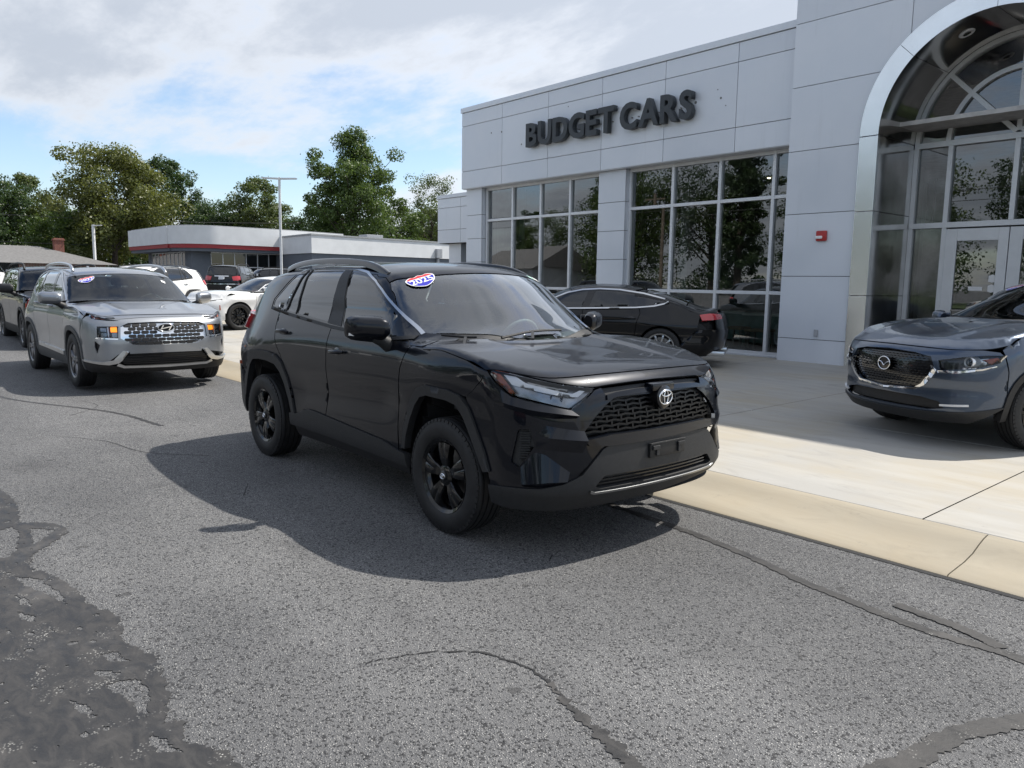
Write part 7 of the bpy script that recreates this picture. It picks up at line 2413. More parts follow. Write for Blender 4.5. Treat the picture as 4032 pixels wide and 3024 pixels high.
def build_tall(name, loc, rz, label, P, rimmat, rails=True, clear=False, group=None, res=.055, rear=None, clad=False):
    M = MATS
    sh = tall_shape()
    sp = dict(paint=P, rear=3.98, front=.80, wb=2.98, rw=.385, ra=.44, track=.84, rim=.235, style='five_y', rimmat=rimmat, res=res, tw=.255,
        belt=[(-.5, 1.16), (-2.5, 1.19), (-3.6, 1.22)], rk=[(-.45, .46), (-2.5, .46)], zsill=.29, corez=([-4.0, -.6, -.2, .8], [1.12, 1.08, 1.02, .92]),
        lines=[[(-.48, 1.155), (-.5, .9), (-.5, .46)], [(-1.55, 1.17), (-1.56, .46)], [(-2.62, 1.19), (-2.6, .95), (-2.5, .46)]],
        hoodline=[(.50, 1.06), (.2, 1.10), (-.05, 1.125), (-.28, 1.16)], fender_front=[(-.2, .42), (.465, .55), (.47, .85), (.50, 1.0)],
        quarter=[(-3.3, .5), (-3.6, .6), (-3.72, .8), (-3.74, 1.2), (-3.66, 1.45), (-3.55, 1.64), (-2.7, 1.655), (-2.66, 1.63), (-3.42, 1.60), (-3.55, 1.26), (-2.63, 1.20)],
        dlo_top=[(-.62, 1.19), (-.85, 1.36), (-1.08, 1.52), (-1.3, 1.60), (-1.6, 1.625), (-2.6, 1.635), (-3.36, 1.60)], dlo_bot=[(-3.5, 1.26), (-2.6, 1.21), (-1.6, 1.19), (-.85, 1.175)],
        windows=[('front_side_window', rounded([(-.86, 1.195), (-1.50, 1.205), (-1.55, 1.603), (-1.31, 1.58), (-1.1, 1.505), (-.86, 1.335)], .03)), ('rear_side_window', rounded([(-1.6, 1.208), (-2.55, 1.222), (-2.60, 1.615), (-1.65, 1.606)], .03)), ('quarter_window', rounded([(-2.68, 1.228), (-3.44, 1.268), (-3.33, 1.585), (-2.70, 1.615)], .03))],
        trim=None, clad=.05 if clad else None, clad_mat=M['black_plastic'], ax0=-.58, ax1=-1.25, rx1=-3.6,
        rail_low=[(-.60, 1.18), (-.64, 1.205), (-.85, 1.377), (-1.08, 1.537), (-1.3, 1.617), (-1.6, 1.642), (-2.6, 1.652), (-3.5, 1.635)],
        wtop=(-.86, -1.02), wbase=(-.26, -.60), roof_end=(-3.72, .06), hood_front=None, hood_yz=[(.89, 1.045), (.84, 1.028), (.6, 1.007), (.3, 1.02), (0, 1.027)],
        mirror=(-.74, 1.12), mirror_size=(.26, .19, .20), mirror_mat=P if P is not M['paint_dark'] else M['grey_plastic'], handles=[(-1.38, 1.04), (-2.42, 1.06)], side_glass=M['glass_clear'] if clear else M['glass_side'],
        rails=[(-1.15, .69, 1.64), (-1.2, .69, 1.70), (-1.35, .69, 1.755), (-2.2, .685, 1.775), (-3.1, .68, 1.76), (-3.4, .675, 1.72), (-3.45, .675, 1.66)] if rails else None, inside=(-.55, .72, 1.10, (-1.4, -2.3, -3.1)))
    c, E = gen_car(name, sh, loc, rz, label, sp, group)
    c3, fy = sh.c3, sh.fy
    mir = lambda pl: [(-a, z) for a, z in pl[::-1]]
    HL = c3([(.78, -.58, .93), (.66, -.80, .96), (.52, -.89, .97), (.55, -.89, .84), (.70, -.80, .80), (.80, -.60, .80)])
    seam = c3([(.47, -.95, .55), (.475, -.95, .85), (.51, -.93, .99)]); topx = c3([(.62, -.84, 1.02)]) + fy([(-.6, 1.0), (0, 1.02)])
    low = c3([(.47, -.95, .36)]) + fy([(-.75, .30), (0, .28)])
    gt = fy([(-.45, .95), (0, .96)]); gb = fy([(-.42, .70), (-.3, .66), (0, .655)])
    gh = gt + mir(gt[:-1]) + [(-a, z) for a, z in gb] + gb[:-1][::-1]
    c.panel('bumper', seam + topx + mir(topx[:-1]) + mir(seam) + [(-a, z) for a, z in low] + low[:-1][::-1], ('C', 0.0), P, 0, .02, [gh, HL, mir(HL)])
    c.panel('grille_backing', gh, ('C', 0.0), M['black_plastic'], -.04, 0)
    for k in range(4):
        zz = .69 + k * .06
        c.panel('grille_slat', fy([(-.41, zz), (0, zz), (.41, zz), (.41, zz + .02), (0, zz + .02), (-.41, zz + .02)]), ('C', 0.0), M['chrome'], -.012, .02)
    for sgn in (1, -1):
        fl = (lambda pl: pl) if sgn > 0 else mir
        lm = c.panel('headlamp', fl(HL), ('C', 0.0), M['lamp_dark'], -.05, 0)
        c.panel('headlamp_reflector', fl([(a * .55 + HL[1][0] * .45, z * .55 + .40) for a, z in HL]), ('C', 0.0), M['chrome'], -.02, .01, parent=lm)
        c.panel('headlamp_lens', fl(HL), ('C', 0.0), M['glass_lamp'], 0, .005, parent=lm)
        c.panel('headlamp_indicator', fl(c3([(.53, -.905, .86), (.58, -.885, .855), (.55, -.895, .955), (.52, -.91, .96)])), ('C', 0.0), M['lamp_amber'], .004, .01)
    rp = rear_end(c, sp, -3.2, [(-.84, .80), (-.84, 1.15), (-.72, 1.62)], [(-.74, 1.20), (-.66, 1.58)], [[(-3.82, .90, .92), (-3.98, .80, .90), (-4.06, .58, .90), (-4.06, .56, 1.10), (-3.95, .80, 1.14), (-3.80, .90, 1.13)]], [(-.90, .34), (-.94, .5), (-.90, .76)], plate=1.02)
    q = rp([(-.36, 1.10), (.36, 1.10), (.36, 1.14), (-.36, 1.14)]); c.panel('tailgate_trim', q, ('C', -3.2), M['chrome'], .025, .03)
    q = rp([(-.86, .70), (0, .70), (.86, .70), (.86, .725), (0, .725), (-.86, .725)]); c.panel('bumper_trim', q, ('C', -3.2), M['chrome'], .03, .02)
    return c

# ------------------------------------------------------------------ the cars
build_crossover('compact_suv', (-3.753, 3.589, 0), R(-.2), 'black compact SUV with a 2025 windscreen sticker, nearest car at the curb', MATS['paint_black'], year='2025')
build_silver((-11.89, 3.23, .03), R(1.19), 'silver SUV with mesh grille, lit amber lamps and a 2022 sticker')
build_grey((-2.80, 8.17, az(-2.85, 8.15)), R(-114.3), 'dark grey crossover with chrome winged grille facing out from the entrance')
A0 = build_coupe('black_fastback', (-10.95, 9.45, az(-10, 10)), R(211.5), 'black fastback with bright window trim parked along the showroom glass', MATS['paint_black2'], MATS['rim_silver'], res=.045)
T0 = build_tall('dark_suv', (-18.4, 3.62, .04), R(-1.0), 'dark charcoal SUV with black roof rails just behind the silver SUV', MATS['paint_dark'], MATS['rim_grey'], clad=True, res=.065)
W0 = build_crossover('white_crossover', (-25.85, 6.08, gz(-26, 6)), R(301.2), 'white crossover with red tail lamp half hidden behind the silver SUV', MATS['paint_white'], full=False, res=.07)
build_coupe('white_coupe', (-20.15, 7.36, az(-20.1, 7.4)), R(279), 'white sports coupe with black wheels and an orange side marker', MATS['paint_white'], MATS['rim_black'], shape=coupe_shape(.10, 1.36, -3.80, 1.0), trim=None, style='ten', res=.06,
            lamp=[(.74, -.50, .74), (.64, -.68, .775), (.52, -.79, .79), (.56, -.77, .735), (.68, -.64, .705), (.76, -.50, .70)])
copy_car(T0, 'grey_suv', (-44.2, 17.4, gz(-44, 0)), R(144), 'dark grey SUV seen from behind with chrome tailgate strip and plate')
copy_car(T0, 'dark_offroader', (-50.5, 20.0, gz(-50, 0)), R(250), 'black boxy off-roader beyond the red car')
copy_car(A0, 'red_car', (-39.2, 16.9, gz(-40, 0)), R(235), 'dark red car with its front just showing over the white coupe', MATS['paint_black2'], MATS['paint_red'])
copy_car(T0, 'white_truck', (-50.5, 6.1, gz(-50, 0)), R(150), 'white high-roofed vehicle cut by the left edge of the picture', MATS['paint_dark'], MATS['paint_white'])
# across the aisle, behind the camera: seen only as reflections in paint and glass
copy_car(W0, 'white_crossover', (-10.5, -4.6, 0), R(176), 'white crossover parked across the aisle, seen mirrored in the black doors')
copy_car(T0, 'maroon_suv', (-2.2, -5.2, 0), R(92), 'maroon SUV parked across the aisle, seen mirrored in the showroom glass', MATS['paint_dark'], MATS['paint_maroon'])

# ------------------------------------------------------------------ trees
def leaf_mat(name, a, b):
    t = NT(name)
    v = t.coord('Object')
    n1_ = t.ramp(t.noise(v, 0.9, 4, 0.6), 0.35, 0.68)
    n2_ = t.ramp(t.noise(v, 6.0, 2, 0.5), 0.3, 0.7)
    c = t.mix(n1_, a, b)
    c = t.mix(t.math('MULTIPLY', n2_, 0.45), c, [x * 1.45 for x in b])
    d = t.n('ShaderNodeBsdfDiffuse'); t.l(c, d.inputs[0])
    tr = t.n('ShaderNodeBsdfTranslucent'); t.set(tr.inputs[0], t.mix(0.5, c, [b[0] * 1.9, b[1] * 1.9, b[2] * .8]))
    gl = t.n('ShaderNodeBsdfGlossy'); gl.inputs['Roughness'].default_value = 0.45; gl.inputs['Color'].default_value = (.5, .5, .5, 1)
    m1 = t.n('ShaderNodeMixShader'); m1.inputs[0].default_value = 0.36
    t.l(d.outputs[0], m1.inputs[1]); t.l(tr.outputs[0], m1.inputs[2])
    m2 = t.n('ShaderNodeMixShader'); m2.inputs[0].default_value = 0.06
    t.l(m1.outputs[0], m2.inputs[1]); t.l(gl.outputs[0], m2.inputs[2])
    t.l(m2.outputs[0], t.out.inputs[0])
    MATS[name] = t.m
    return t.m
leaf_mat('leaf_green', (0.036, 0.068, 0.018), (0.080, 0.122, 0.030))
leaf_mat('leaf_olive', (0.055, 0.075, 0.020), (0.125, 0.138, 0.040))
leaf_mat('leaf_dark', (0.022, 0.046, 0.017), (0.050, 0.084, 0.028))
leaf_mat('leaf_mid', (0.042, 0.072, 0.024), (0.095, 0.122, 0.040))
MATS['bark'] = simple('bark', (0.055, 0.043, 0.034), 0.9, 0, 0.3, 4, 0.6, 25)

def tree_mesh(seed, H, Rr, base, kind='oak', nl=9000, leaf=.34):
    """crown mesh (leaf faces in clumps) and trunk mesh"""
    rs = np.random.RandomState(seed)
    # limbs
    mb = MB()
    tips = []
    r0 = .028 * H
    top = H * (.62 if kind != 'spruce' else .97)
    trunk = [(0, 0, 0)]
    px_, py_ = 0.0, 0.0
    nseg = 7
    for i in range(1, nseg + 1):
        px_ += rs.uniform(-.12, .12) * H * .05; py_ += rs.uniform(-.12, .12) * H * .05
        trunk.append((px_, py_, top * i / nseg))
    mb.tube(trunk, [r0 * (1 - .75 * i / nseg) for i in range(nseg + 1)], 9)
    nb = 26
    for k in range(nb):
        f = .22 + .78 * (k + .5) / nb
        zi = base * .75 + (top - base * .75) * f
        i0 = min(nseg - 1, int(zi / top * nseg))
        p0 = Vector(trunk[i0]).lerp(Vector(trunk[i0 + 1]), zi / top * nseg - i0)
        a = k * 2.4 + rs.uniform(-.5, .5)
        hz_ = (zi - base) / max(H - base, .1)
        prof = math.sin(math.pi * min(1, max(.12, .20 + .72 * hz_))) ** .7
        L = Rr * prof * rs.uniform(.6, .95)
        dr = Vector((math.cos(a), math.sin(a), rs.uniform(.35, .95)))
        p1 = p0 + dr * L * .5 + Vector((0, 0, L * .05)); p2 = p0 + dr * L * .85 + Vector((0, 0, L * .18))
        mb.tube([p0, p1, p2], [r0 * .30 * (1 - .5 * f), r0 * .17 * (1 - .5 * f), r0 * .05], 6)
        tips.append(p2); tips.append(p1)
    # lobes of foliage
    lobes = []
    nlb = 95 if kind == 'oak' else 80
    for i in range(nlb):
        u = rs.uniform(0, 1)
        if kind == 'cone':
            w = (1 - u) ** .75 * (1 if u > .12 else .6 + u * 3.3) * .98 + .06
        elif kind == 'spruce':
            w = (1 - u) * .95 + .03
        elif kind == 'wide':
            w = math.sqrt(max(0, 1 - (2 * u - .85) ** 2 * .85)) if u < .925 else .55
        else:
            w = math.sqrt(max(.03, 1 - (2 * u - .9) ** 2 * .95))
        a = rs.uniform(0, 2 * math.pi)
        rr = Rr * w * math.sqrt(rs.uniform(.12, 1.0)) * rs.uniform(.85, 1.08)
        z = base + (H - base) * u
        lobes.append((rr * math.cos(a), rr * math.sin(a), z, rs.uniform(.14, .23) * Rr * (1.15 if kind == 'wide' else 1.0)))
    for p in tips:
        if p.z > base: lobes.append((p.x, p.y, p.z, rs.uniform(.12, .20) * Rr))
    lob = np.array(lobes)
    idx = rs.randint(0, len(lob), nl)
    d = rs.normal(size=(nl, 3)); d /= np.linalg.norm(d, axis=1, keepdims=True)
    rad = lob[idx, 3] * rs.uniform(.25, 1.0, nl) ** .5 * (1 + .25 * rs.normal(size=nl) ** 2 * .3)
    C_ = lob[idx, :3] + d * rad[:, None] * np.array([1, 1, .72])
    C_[:, 2] = np.maximum(C_[:, 2], base * .8)
    nrm = d * .7 + rs.normal(size=(nl, 3)) * .7 + np.array([0, 0, .45]); nrm /= np.linalg.norm(nrm, axis=1, keepdims=True)
    tvec = rs.normal(size=(nl, 3)); uvec = np.cross(nrm, tvec); uvec /= np.linalg.norm(uvec, axis=1, keepdims=True); vvec = np.cross(nrm, uvec)
    s_ = leaf * rs.uniform(.55, 1.2, nl)[:, None]
    V = np.stack([C_ - uvec * s_ * .5, C_ + vvec * s_ * .32 + nrm * s_ * .08, C_ + uvec * s_ * .5, C_ - vvec * s_ * .32 + nrm * s_ * .08], 1).reshape(-1, 3).astype(np.float32)
    me = bpy.data.meshes.new('crown')
    me.vertices.add(len(V)); me.vertices.foreach_set('co', V.ravel())
    me.loops.add(nl * 4); me.loops.foreach_set('vertex_index', np.arange(nl * 4, dtype=np.int32))
    me.polygons.add(nl); me.polygons.foreach_set('loop_start', np.arange(0, nl * 4, 4, dtype=np.int32))
    me.update(calc_edges=True)
    return me, mb
TREES = {}
def tree(x, y, H, Rr, base, kind, mat, label, seed, z=None, nl=9000, leaf=.34, group=None, rz=0.0):
    key = (seed, kind)
    root = empty('broadleaf_tree' if kind != 'spruce' else 'spruce_tree', (x, y, gz(x, y) if z is None else z), rz)
    tag(root, label, 'tree', group)
    me, mb = tree_mesh(seed, H, Rr, base, kind, int(nl * (2.3 if group == G1 else 1.4)), leaf * (.74 if group == G1 else .92))
    me.materials.append(MATS[mat])
    o = bpy.data.objects.new('crown', me); link(o, root); tag(o, kind='stuff')
    mb.build('trunk', MATS['bark'], root, 60, fix=False)
    TREES[key] = root
    return root
G1 = 'trees beyond the white low building'
tree(-82.8, 46.2, 18.0, 7.0, 3.0, 'cone', 'leaf_green', 'tallest conical green tree rising behind the low white building', 11, nl=17000, leaf=.42, group=G1)
tree(-96.9, 23.5, 14.8, 7.0, 2.5, 'wide', 'leaf_olive', 'broad olive green tree left of the red banded building', 12, nl=16000, leaf=.44, group=G1)
tree(-116, 35.1, 17.6, 5.2, 4, 'oak', 'leaf_dark', 'tall dark tree just right of and behind the broad olive tree', 13, nl=11000, leaf=.45, group=G1)
tree(-117, 18.3, 13.6, 4.8, 2, 'oak', 'leaf_mid', 'rounded tree above the chimney at the left', 14, nl=9000, leaf=.42, group=G1)
tree(-113, 14.0, 12.5, 5.5, 1.5, 'wide', 'leaf_dark', 'dark tree at the left edge of the picture', 15, nl=9000, leaf=.42, group=G1)
tree(-102.9, 42.9, 14.2, 5.4, 2, 'oak', 'leaf_mid', 'dense tree behind the lot lamp with two arms', 16, nl=11000, leaf=.42, group=G1)
tree(-121.8, 44, 12.4, 5.0, 1, 'wide', 'leaf_dark', 'low dark tree in the gap right of the tall dark tree', 17, nl=8000, leaf=.45, group=G1)
tree(-91.9, 63.5, 15.2, 5.2, 3.5, 'wide', 'leaf_mid', 'loose thin-topped tree beside the left end of the showroom', 18, nl=6500, leaf=.36, group=G1)
tree(-88, 55.5, 11.5, 4.4, 1.5, 'oak', 'leaf_green', 'round green tree right of the tallest tree', 19, nl=8000, leaf=.38, group=G1)
tree(-94, 47.5, 10.5, 4.8, 1, 'wide', 'leaf_dark', 'low dark tree left of the tallest tree', 20, nl=8000, leaf=.4, group=G1)
tree(-108, 29, 9.5, 5.0, .6, 'wide', 'leaf_dark', 'low dark bush-like tree under the broad olive tree, at its right', 21, nl=8000, leaf=.42, group=G1)
tree(-104, 20.5, 8.6, 4.6, .6, 'wide', 'leaf_green', 'low green tree under the broad olive tree, at its left', 22, nl=8000, leaf=.4, group=G1)
tree(-106, 38.0, 10.5, 4.6, .8, 'wide', 'leaf_dark', 'low dark tree above the middle of the red band', 23, nl=8000, leaf=.42, group=G1)
tree(-100, 69, 12.5, 5.0, 1.0, 'wide', 'leaf_green', 'green tree partly hidden by the showroom wing', 24, nl=7000, leaf=.4, group=G1)
tree(-125, 9, 13.0, 5.5, 1.0, 'oak', 'leaf_dark', 'dark tree beyond the left edge above the white vehicle', 25, nl=7000, leaf=.45, group=G1)
for i_, (x, y, H_, s_) in enumerate(((-128, 24, 10.5, 71), (-126, 33, 11, 72), (-118, 52, 11, 73), (-112, 60, 10.5, 74), (-104, 76, 12, 75), (-135, 14, 11, 76))):
    tree(x, y, H_, 6.2, .4, 'wide', 'leaf_dark', ('background tree behind the broad olive tree', 'background tree between the olive and dark trees', 'background tree left of the tallest tree, far back', 'background tree right of the tallest tree, far back', 'background tree behind the showroom wing', 'background tree at the far left behind the house')[i_], s_, nl=6500, leaf=.52, group=G1)
# across the street behind the camera, mirrored in the glass and paint
G2 = 'trees across the street mirrored in the showroom glass'
base_t = []
for i_, (kind, H_, Rr_, mat_, sd) in enumerate((('wide', 13.5, 6.0, 'leaf_green', 51), ('oak', 15.5, 5.6, 'leaf_dark', 52), ('spruce', 12.5, 3.0, 'leaf_dark', 53))):
    base_t.append((kind, H_, Rr_, mat_, sd))
spots = [(-92, -38, 0, .8), (-80, -44, 2, .9), (-71, -40, 0, .72), (-62, -43, 1, 1.0), (-55, -37, 0, 1.02), (-48, -42, 1, 1.02), (-41, -36, 2, 1.1), (-36, -43, 1, .95), (-28, -38, 0, .95), (-20, -44, 1, .9), (-11, -40, 0, .85), (-2, -46, 1, .8), (10, -42, 0, .85), (24, -46, 1, .85), (-104, -46, 1, .8)]
protos = {}
for i_, (x, y, k, sc_) in enumerate(spots):
    kind, H_, Rr_, mat_, sd = base_t[k]
    lb = 'tree across the street, mirrored in the showroom glass'
    if k not in protos:
        o_ = tree(x, y, H_, Rr_, 1.2, kind, mat_, lb, sd, z=.05, nl=13000, leaf=.30, group=G2)
        protos[k] = o_
    else:
        o_ = copy_tree(protos[k]); o_.location = (x, y, .05)
    o_.rotation_euler = (0, 0, i_ * 1.3); o_.scale = (sc_, sc_, sc_)

G3 = 'trees left of the picture mirrored in the car sides'
for i_, (x, y, k, sc_) in enumerate(((-112, 3, 1, .8), (-121, -6, 0, .95), (-110, -14, 1, .85), (-118, -23, 0, 1.0), (-106, -30, 1, .95), (-124, -36, 0, 1.0), (-116, -46, 1, .9), (-132, -14, 1, .95), (-136, -28, 0, 1.0), (-140, 2, 0, .9), (-150, -45, 1, 1.1))):
    o_ = copy_tree(protos[k]); o_.location = (x, y, .55); o_.rotation_euler = (0, 0, i_ * 2.1 + .4); o_.scale = (sc_, sc_, sc_)
    tag(o_, 'tree past the left edge of the picture, mirrored in the car sides', 'tree', G3)

# ------------------------------------------------------------------ far buildings
MATS['stucco_white'] = simple('stucco_white', (0.66, 0.67, 0.68), 0.8, 0, 0.04, 1.2)
MATS['red_band'] = simple('red_band', (0.30, 0.025, 0.03), 0.5, 0, 0.08)
MATS['grey_wall'] = simple('grey_wall', (0.11, 0.125, 0.15), 0.8, 0, 0.06)
MATS['roof_metal'] = simple('roof_metal', (0.3, 0.31, 0.32), 0.6)
MATS['shingle'] = simple('shingle', (0.155, 0.152, 0.150), 0.95, 0, 0.15, 5, 0.5, 20)
t = NT('brick_red')
v = t.coord('Object')
br = t.n('ShaderNodeTexBrick'); t.l(v, br.inputs[0]); br.inputs['Scale'].default_value = 4.0
br.inputs['Color1'].default_value = (.24, .07, .045, 1); br.inputs['Color2'].default_value = (.17, .05, .035, 1); br.inputs['Mortar'].default_value = (.3, .27, .24, 1)
t.bsdf(br.outputs[0], .9)
MATS['brick_red'] = t.m
MATS['glass_far'] = glass('glass_far', (0.30, 0.36, 0.34), 1.6)
zg = gz(-65, 0)
b2 = empty('dealer_building', (0, 0, 0)); tag(b2, 'low white building with a red stripe along its rounded fascia', 'building')
def outline(inset, n=10):
    """plan of the fascia: long side to -x, rounded corner, short side to +y"""
    r_ = 3.2
    pts = [(-79.0 + inset * .6, 36), (-79.0 + inset * .6, 20.4 + inset), (-68.3, 20.6 + inset)]
    for k in range(n + 1):
        a = -math.pi / 2 + (math.pi / 2) * k / n
        pts.append((-68.3 + (r_ - inset) * math.cos(a), 23.9 + (r_ - inset) * math.sin(a)))
    pts += [(-65.3 - inset + .1, 30.0), (-66.5, 36)]
    return pts
def extr(name, mat, inset, z0, z1, par, smooth=30):
    mb = MB(); mb.prism(outline(inset), lambda u, v_, d: (u, v_, d), z0, z1); return mb.build(name, mat, par, smooth)
extr('fascia', MATS['stucco_white'], 0.0, 4.36, 5.82, b2)
extr('fascia_stripe', MATS['red_band'], .06, 4.03, 4.36, b2)
extr('soffit', MATS['grey_wall'], .18, 3.78, 4.03, b2)
extr('roof_edge', MATS['roof_metal'], .25, 5.82, 5.90, b2)
extr('building_core', simple('core_dark', (.06, .065, .07), .8), 3.2, zg, 3.78, b2)
def grey_pier(x0, x1, y0, y1):
    mb = MB(); mb.box(x0, x1, y0, y1, zg, 3.80); mb.build('wall_pier', MATS['grey_wall'], b2)
grey_pier(-68.2, -66.6, 22.0, 23.6); grey_pier(-78.6, -77.6, 22.0, 30); grey_pier(-66.7, -66.3, 29.6, 36)
def far_window(x0, y0, x1, y1, z0, z1, nx, rows):
    w = empty('window', (0, 0, 0), 0, b2)
    d = Vector((x1 - x0, y1 - y0, 0))
    nrm_ = Vector((d.y, -d.x, 0)).normalized()
    for i in range(nx + 1):
        p = Vector((x0, y0, 0)) + d * i / nx
        mb = MB(); mb.bar(p + Vector((0, 0, z0)), p + Vector((0, 0, z1)), .07, .10); mb.build('mullion', MATS['mullion'], w)
    for z in rows:
        mb = MB(); mb.bar((x0, y0, z), (x1, y1, z), .09, .08); mb.build('transom', MATS['mullion'], w)
    rr_ = list(rows)
    for i in range(nx):
        for a, b in zip(rr_[:-1], rr_[1:]):
            p = Vector((x0, y0, 0)) + d * i / nx - nrm_ * .0; q = Vector((x0, y0, 0)) + d * (i + 1) / nx
            mb = MB(); mb.add([(p.x, p.y, a), (q.x, q.y, a), (q.x, q.y, b), (p.x, p.y, b)], [(0, 1, 2, 3)]); mb.build('pane', MATS['glass_far'], w, fix=False)
far_window(-66.65, 23.6, -66.45, 29.6, zg, 3.78, 6, (zg + .1, 2.55, 3.74))
far_window(-77.6, 22.05, -68.2, 22.1, zg, 3.78, 9, (2.0, 3.74))
mb = MB(); mb.box(-77.6, -68.2, 22.12, 22.3, zg, 2.0); mb.build('apron_wall', MATS['stucco_white'], b2)
w2 = empty('service_wing', (0, 0, 0)); tag(w2, 'plain white low wing with grey base running behind the black roof', 'building')
pl2 = [(-66, 29.2), (-58.7, 28.9), (-59.0, 31.0), (-60.8, 46), (-80, 46), (-80, 29.2)]
mb = MB(); mb.prism(pl2, lambda u, v_, d: (u, v_, d), 3.72, 5.16); mb.build('upper_wall', MATS['stucco_white'], w2)
mb = MB(); mb.prism([(x - .15, y + .1) for x, y in pl2], lambda u, v_, d: (u, v_, d), zg, 3.72); mb.build('lower_wall', MATS['grey_wall'], w2)
mb = MB(); mb.prism([(x + .08, y - .08) for x, y in pl2], lambda u, v_, d: (u, v_, d), 5.16, 5.28); mb.build('parapet_cap', MATS['roof_metal'], w2)
mb = MB(); mb.cbox(-60.6, -60.0, 42.2, 42.8, 3.75, 4.6, .03); mb.cbox(-60.45, -60.2, 42.4, 42.6, 2.4, 3.74, .02); mb.build('wall_lamp', MATS['box_grey'], w2)
mb = MB(); mb.cbox(-64.5, -63, 36.5, 38.2, 5.28, 5.75, .03); mb.build('roof_unit', MATS['box_grey'], w2)
mb = MB(); mb.cbox(-66, -65.2, 40, 41, 5.28, 5.6, .03); mb.build('roof_unit', MATS['box_grey'], w2)
# house with chimney at the far left
hs = empty('brick_house', (-92, 14, gz(-92, 0))); tag(hs, 'house with a grey hip roof and a red brick chimney at the left', 'house')
mb = MB(); mb.box(-6, 6, -12, 6, 0, 2.2); mb.build('wall', MATS['brick_red'], hs)
mb = MB(); mb.add([(-6.6, -13, 2.2), (6.6, -13, 2.2), (6.6, 7, 2.2), (-6.6, 7, 2.2), (0, -7, 4.0), (0, 1.2, 4.0)], [(0, 1, 4), (1, 2, 5, 4), (2, 3, 5), (3, 0, 4, 5), (0, 3, 2, 1)]); mb.build('roof', MATS['shingle'], hs)
mb = MB(); mb.cbox(.6, 1.4, 2.4, 3.3, 3.0, 4.85, .03); mb.cbox(.52, 1.48, 2.32, 3.38, 4.6, 4.75, .02); mb.build('chimney', MATS['brick_red'], hs)
mb = MB(); mb.box(6.01, 6.05, -3, -1.5, 1.0, 2.2); mb.build('window', MATS['glass_far'], hs)
# house across the street, mirrored in the left window
h2 = empty('white_house', (-68, -34, .2)); tag(h2, 'white house across the street, mirrored in the left showroom window', 'house')
mb = MB(); mb.box(-6, 6, -5, 4, 0, 3.0); mb.build('wall', MATS['stucco_white'], h2)
mb = MB(); mb.add([(-6.6, -5.6, 3), (6.6, -5.6, 3), (6.6, 4.6, 3), (-6.6, 4.6, 3), (-6.6, -.5, 5.4), (6.6, -.5, 5.4)], [(0, 1, 5, 4), (2, 3, 4, 5), (0, 4, 3), (1, 2, 5), (0, 3, 2, 1)]); mb.build('roof', MATS['shingle'], h2)
for x in (-3.5, .5, 3.5):
    mb = MB(); mb.box(x - .6, x + .6, 4.0, 4.05, .9, 2.3); mb.build('window', MATS['grey_wall'], h2)

# ------------------------------------------------------------------ lamps, poles and wires
MATS['pole_white'] = simple('pole_white', (0.68, 0.69, 0.70), 0.45, 0.0, 0.04)
MATS['pole_wood'] = simple('pole_wood', (0.16, 0.13, 0.10), 0.9, 0, 0.2, 3)
MATS['wire'] = simple('wire', (0.06, 0.06, 0.06), 0.6)
def lamp_pole(x, y, H_, label, az_, arms=2, w=.17, L=1.0):
    r_ = empty('lamp_pole', (x, y, gz(x, y)), az_); tag(r_, label, 'lamp')
    mb = MB(); mb.cbox(-w / 2, w / 2, -w / 2, w / 2, .35, H_, .015); mb.build('pole', MATS['pole_white'], r_)
    mb = MB(); mb.lathe([(0, .5), (.28, .5), (.30, .48), (.30, 0)], 20, 'z'); mb.build('base', MATS['slab_concrete'], r_, 40)
    for sg in ((1, -1)[:arms]):
        mb = MB(); mb.prism(rounded([(w / 2, -.05), (L, -.02), (L + .08, .03), (L, .06), (w / 2, .04)], .02), lambda u, v_, d: (u * sg, d, H_ - .08 + v_), -.14, .14); mb.build('lamp_head', MATS['pole_white'], r_, 40)
    return r_
lamp_pole(-48.0, 21.5, 7.45, 'white twin-headed lot lamp standing before the red banded building', R(55), w=.14, L=1.05)
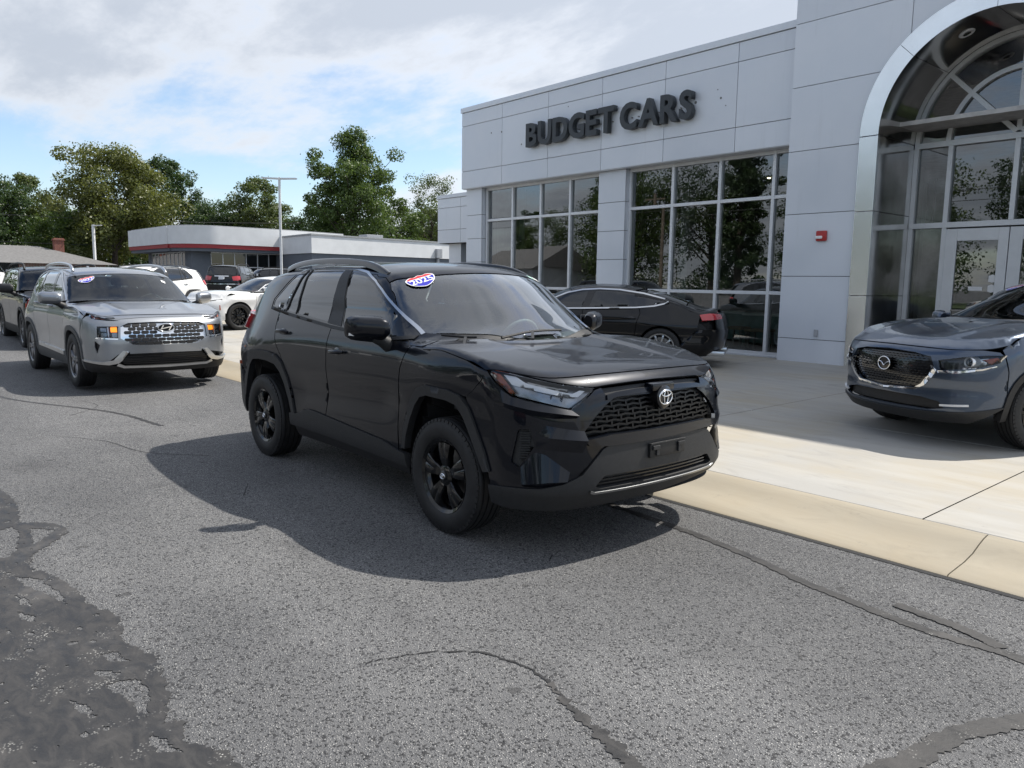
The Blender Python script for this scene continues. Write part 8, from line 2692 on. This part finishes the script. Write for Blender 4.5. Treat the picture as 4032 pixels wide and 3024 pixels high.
lamp_pole(-89.4, 19.8, 6.3, 'thin white lot lamp far off behind the silver SUV', R(40), 1, .22, .9)
lamp_pole(-54.5, 3.2, 10.6, 'lot lamp at the left picture edge with only its arm end showing', R(60), 2, .2, 1.6)
up_ = empty('utility_pole', (-90.9, 49.1, gz(-90, 0))); tag(up_, 'wooden utility pole with two grey transformers before the tallest tree', 'pole')
mb = MB(); mb.tube([(0, 0, 0), (0, 0, 9.3)], [.17, .12], 10); mb.build('pole', MATS['pole_wood'], up_, 60)
for sg in (-1, 1):
    mb = MB(); mb.lathe([(0, .95), (.26, .95), (.32, .90), (.32, .04), (.28, 0), (0, 0)], 18, 'z', (.15 * sg, .62 * sg, 6.5)); mb.build('transformer', MATS['box_grey'], up_, 40)
mb = MB(); mb.bar((-.5, -1.1, 8.8), (.5, 1.1, 8.8), .1, .12); mb.build('cross_arm', MATS['pole_wood'], up_)
up2 = empty('utility_pole', (-44, -28, 0)); tag(up2, 'utility pole across the street, mirrored in the right showroom window', 'pole')
mb = MB(); mb.tube([(0, 0, 0), (0, 0, 9.5)], [.18, .13], 10); mb.build('pole', MATS['pole_wood'], up2, 60)
mb = MB(); mb.bar((-1.1, 0, 9.0), (1.1, 0, 9.0), .1, .12); mb.build('cross_arm', MATS['pole_wood'], up2)
def wire(a, b, sag, label):
    P = []
    for i in range(15):
        t_ = i / 14
        p = Vector(a).lerp(Vector(b), t_); p.z -= sag * 4 * t_ * (1 - t_); P.append(p)
    mb = MB(); mb.tube(P, .022, 5); o = mb.build('overhead_wire', MATS['wire'], None, 60)
    tag(o, label, 'wire')
wire((-100, 3, 8.2), (-90.9, 49.1, 8.9), .6, 'upper overhead wire crossing the trees on the left')
wire((-100, 3, 5.4), (-90.9, 49.1, 6.2), .7, 'lower overhead wire crossing the trees on the left')
wire((-90.9, 49.1, 8.9), (-86, 95, 8.9), .6, 'overhead wire running right from the pole with transformers')
for k_, z_ in enumerate((9.1, 8.4)):
    wire((-110, -28, z_), (60, -28, z_), 1.0, ('upper street wire mirrored in the car doors', 'lower street wire mirrored in the car doors')[k_])
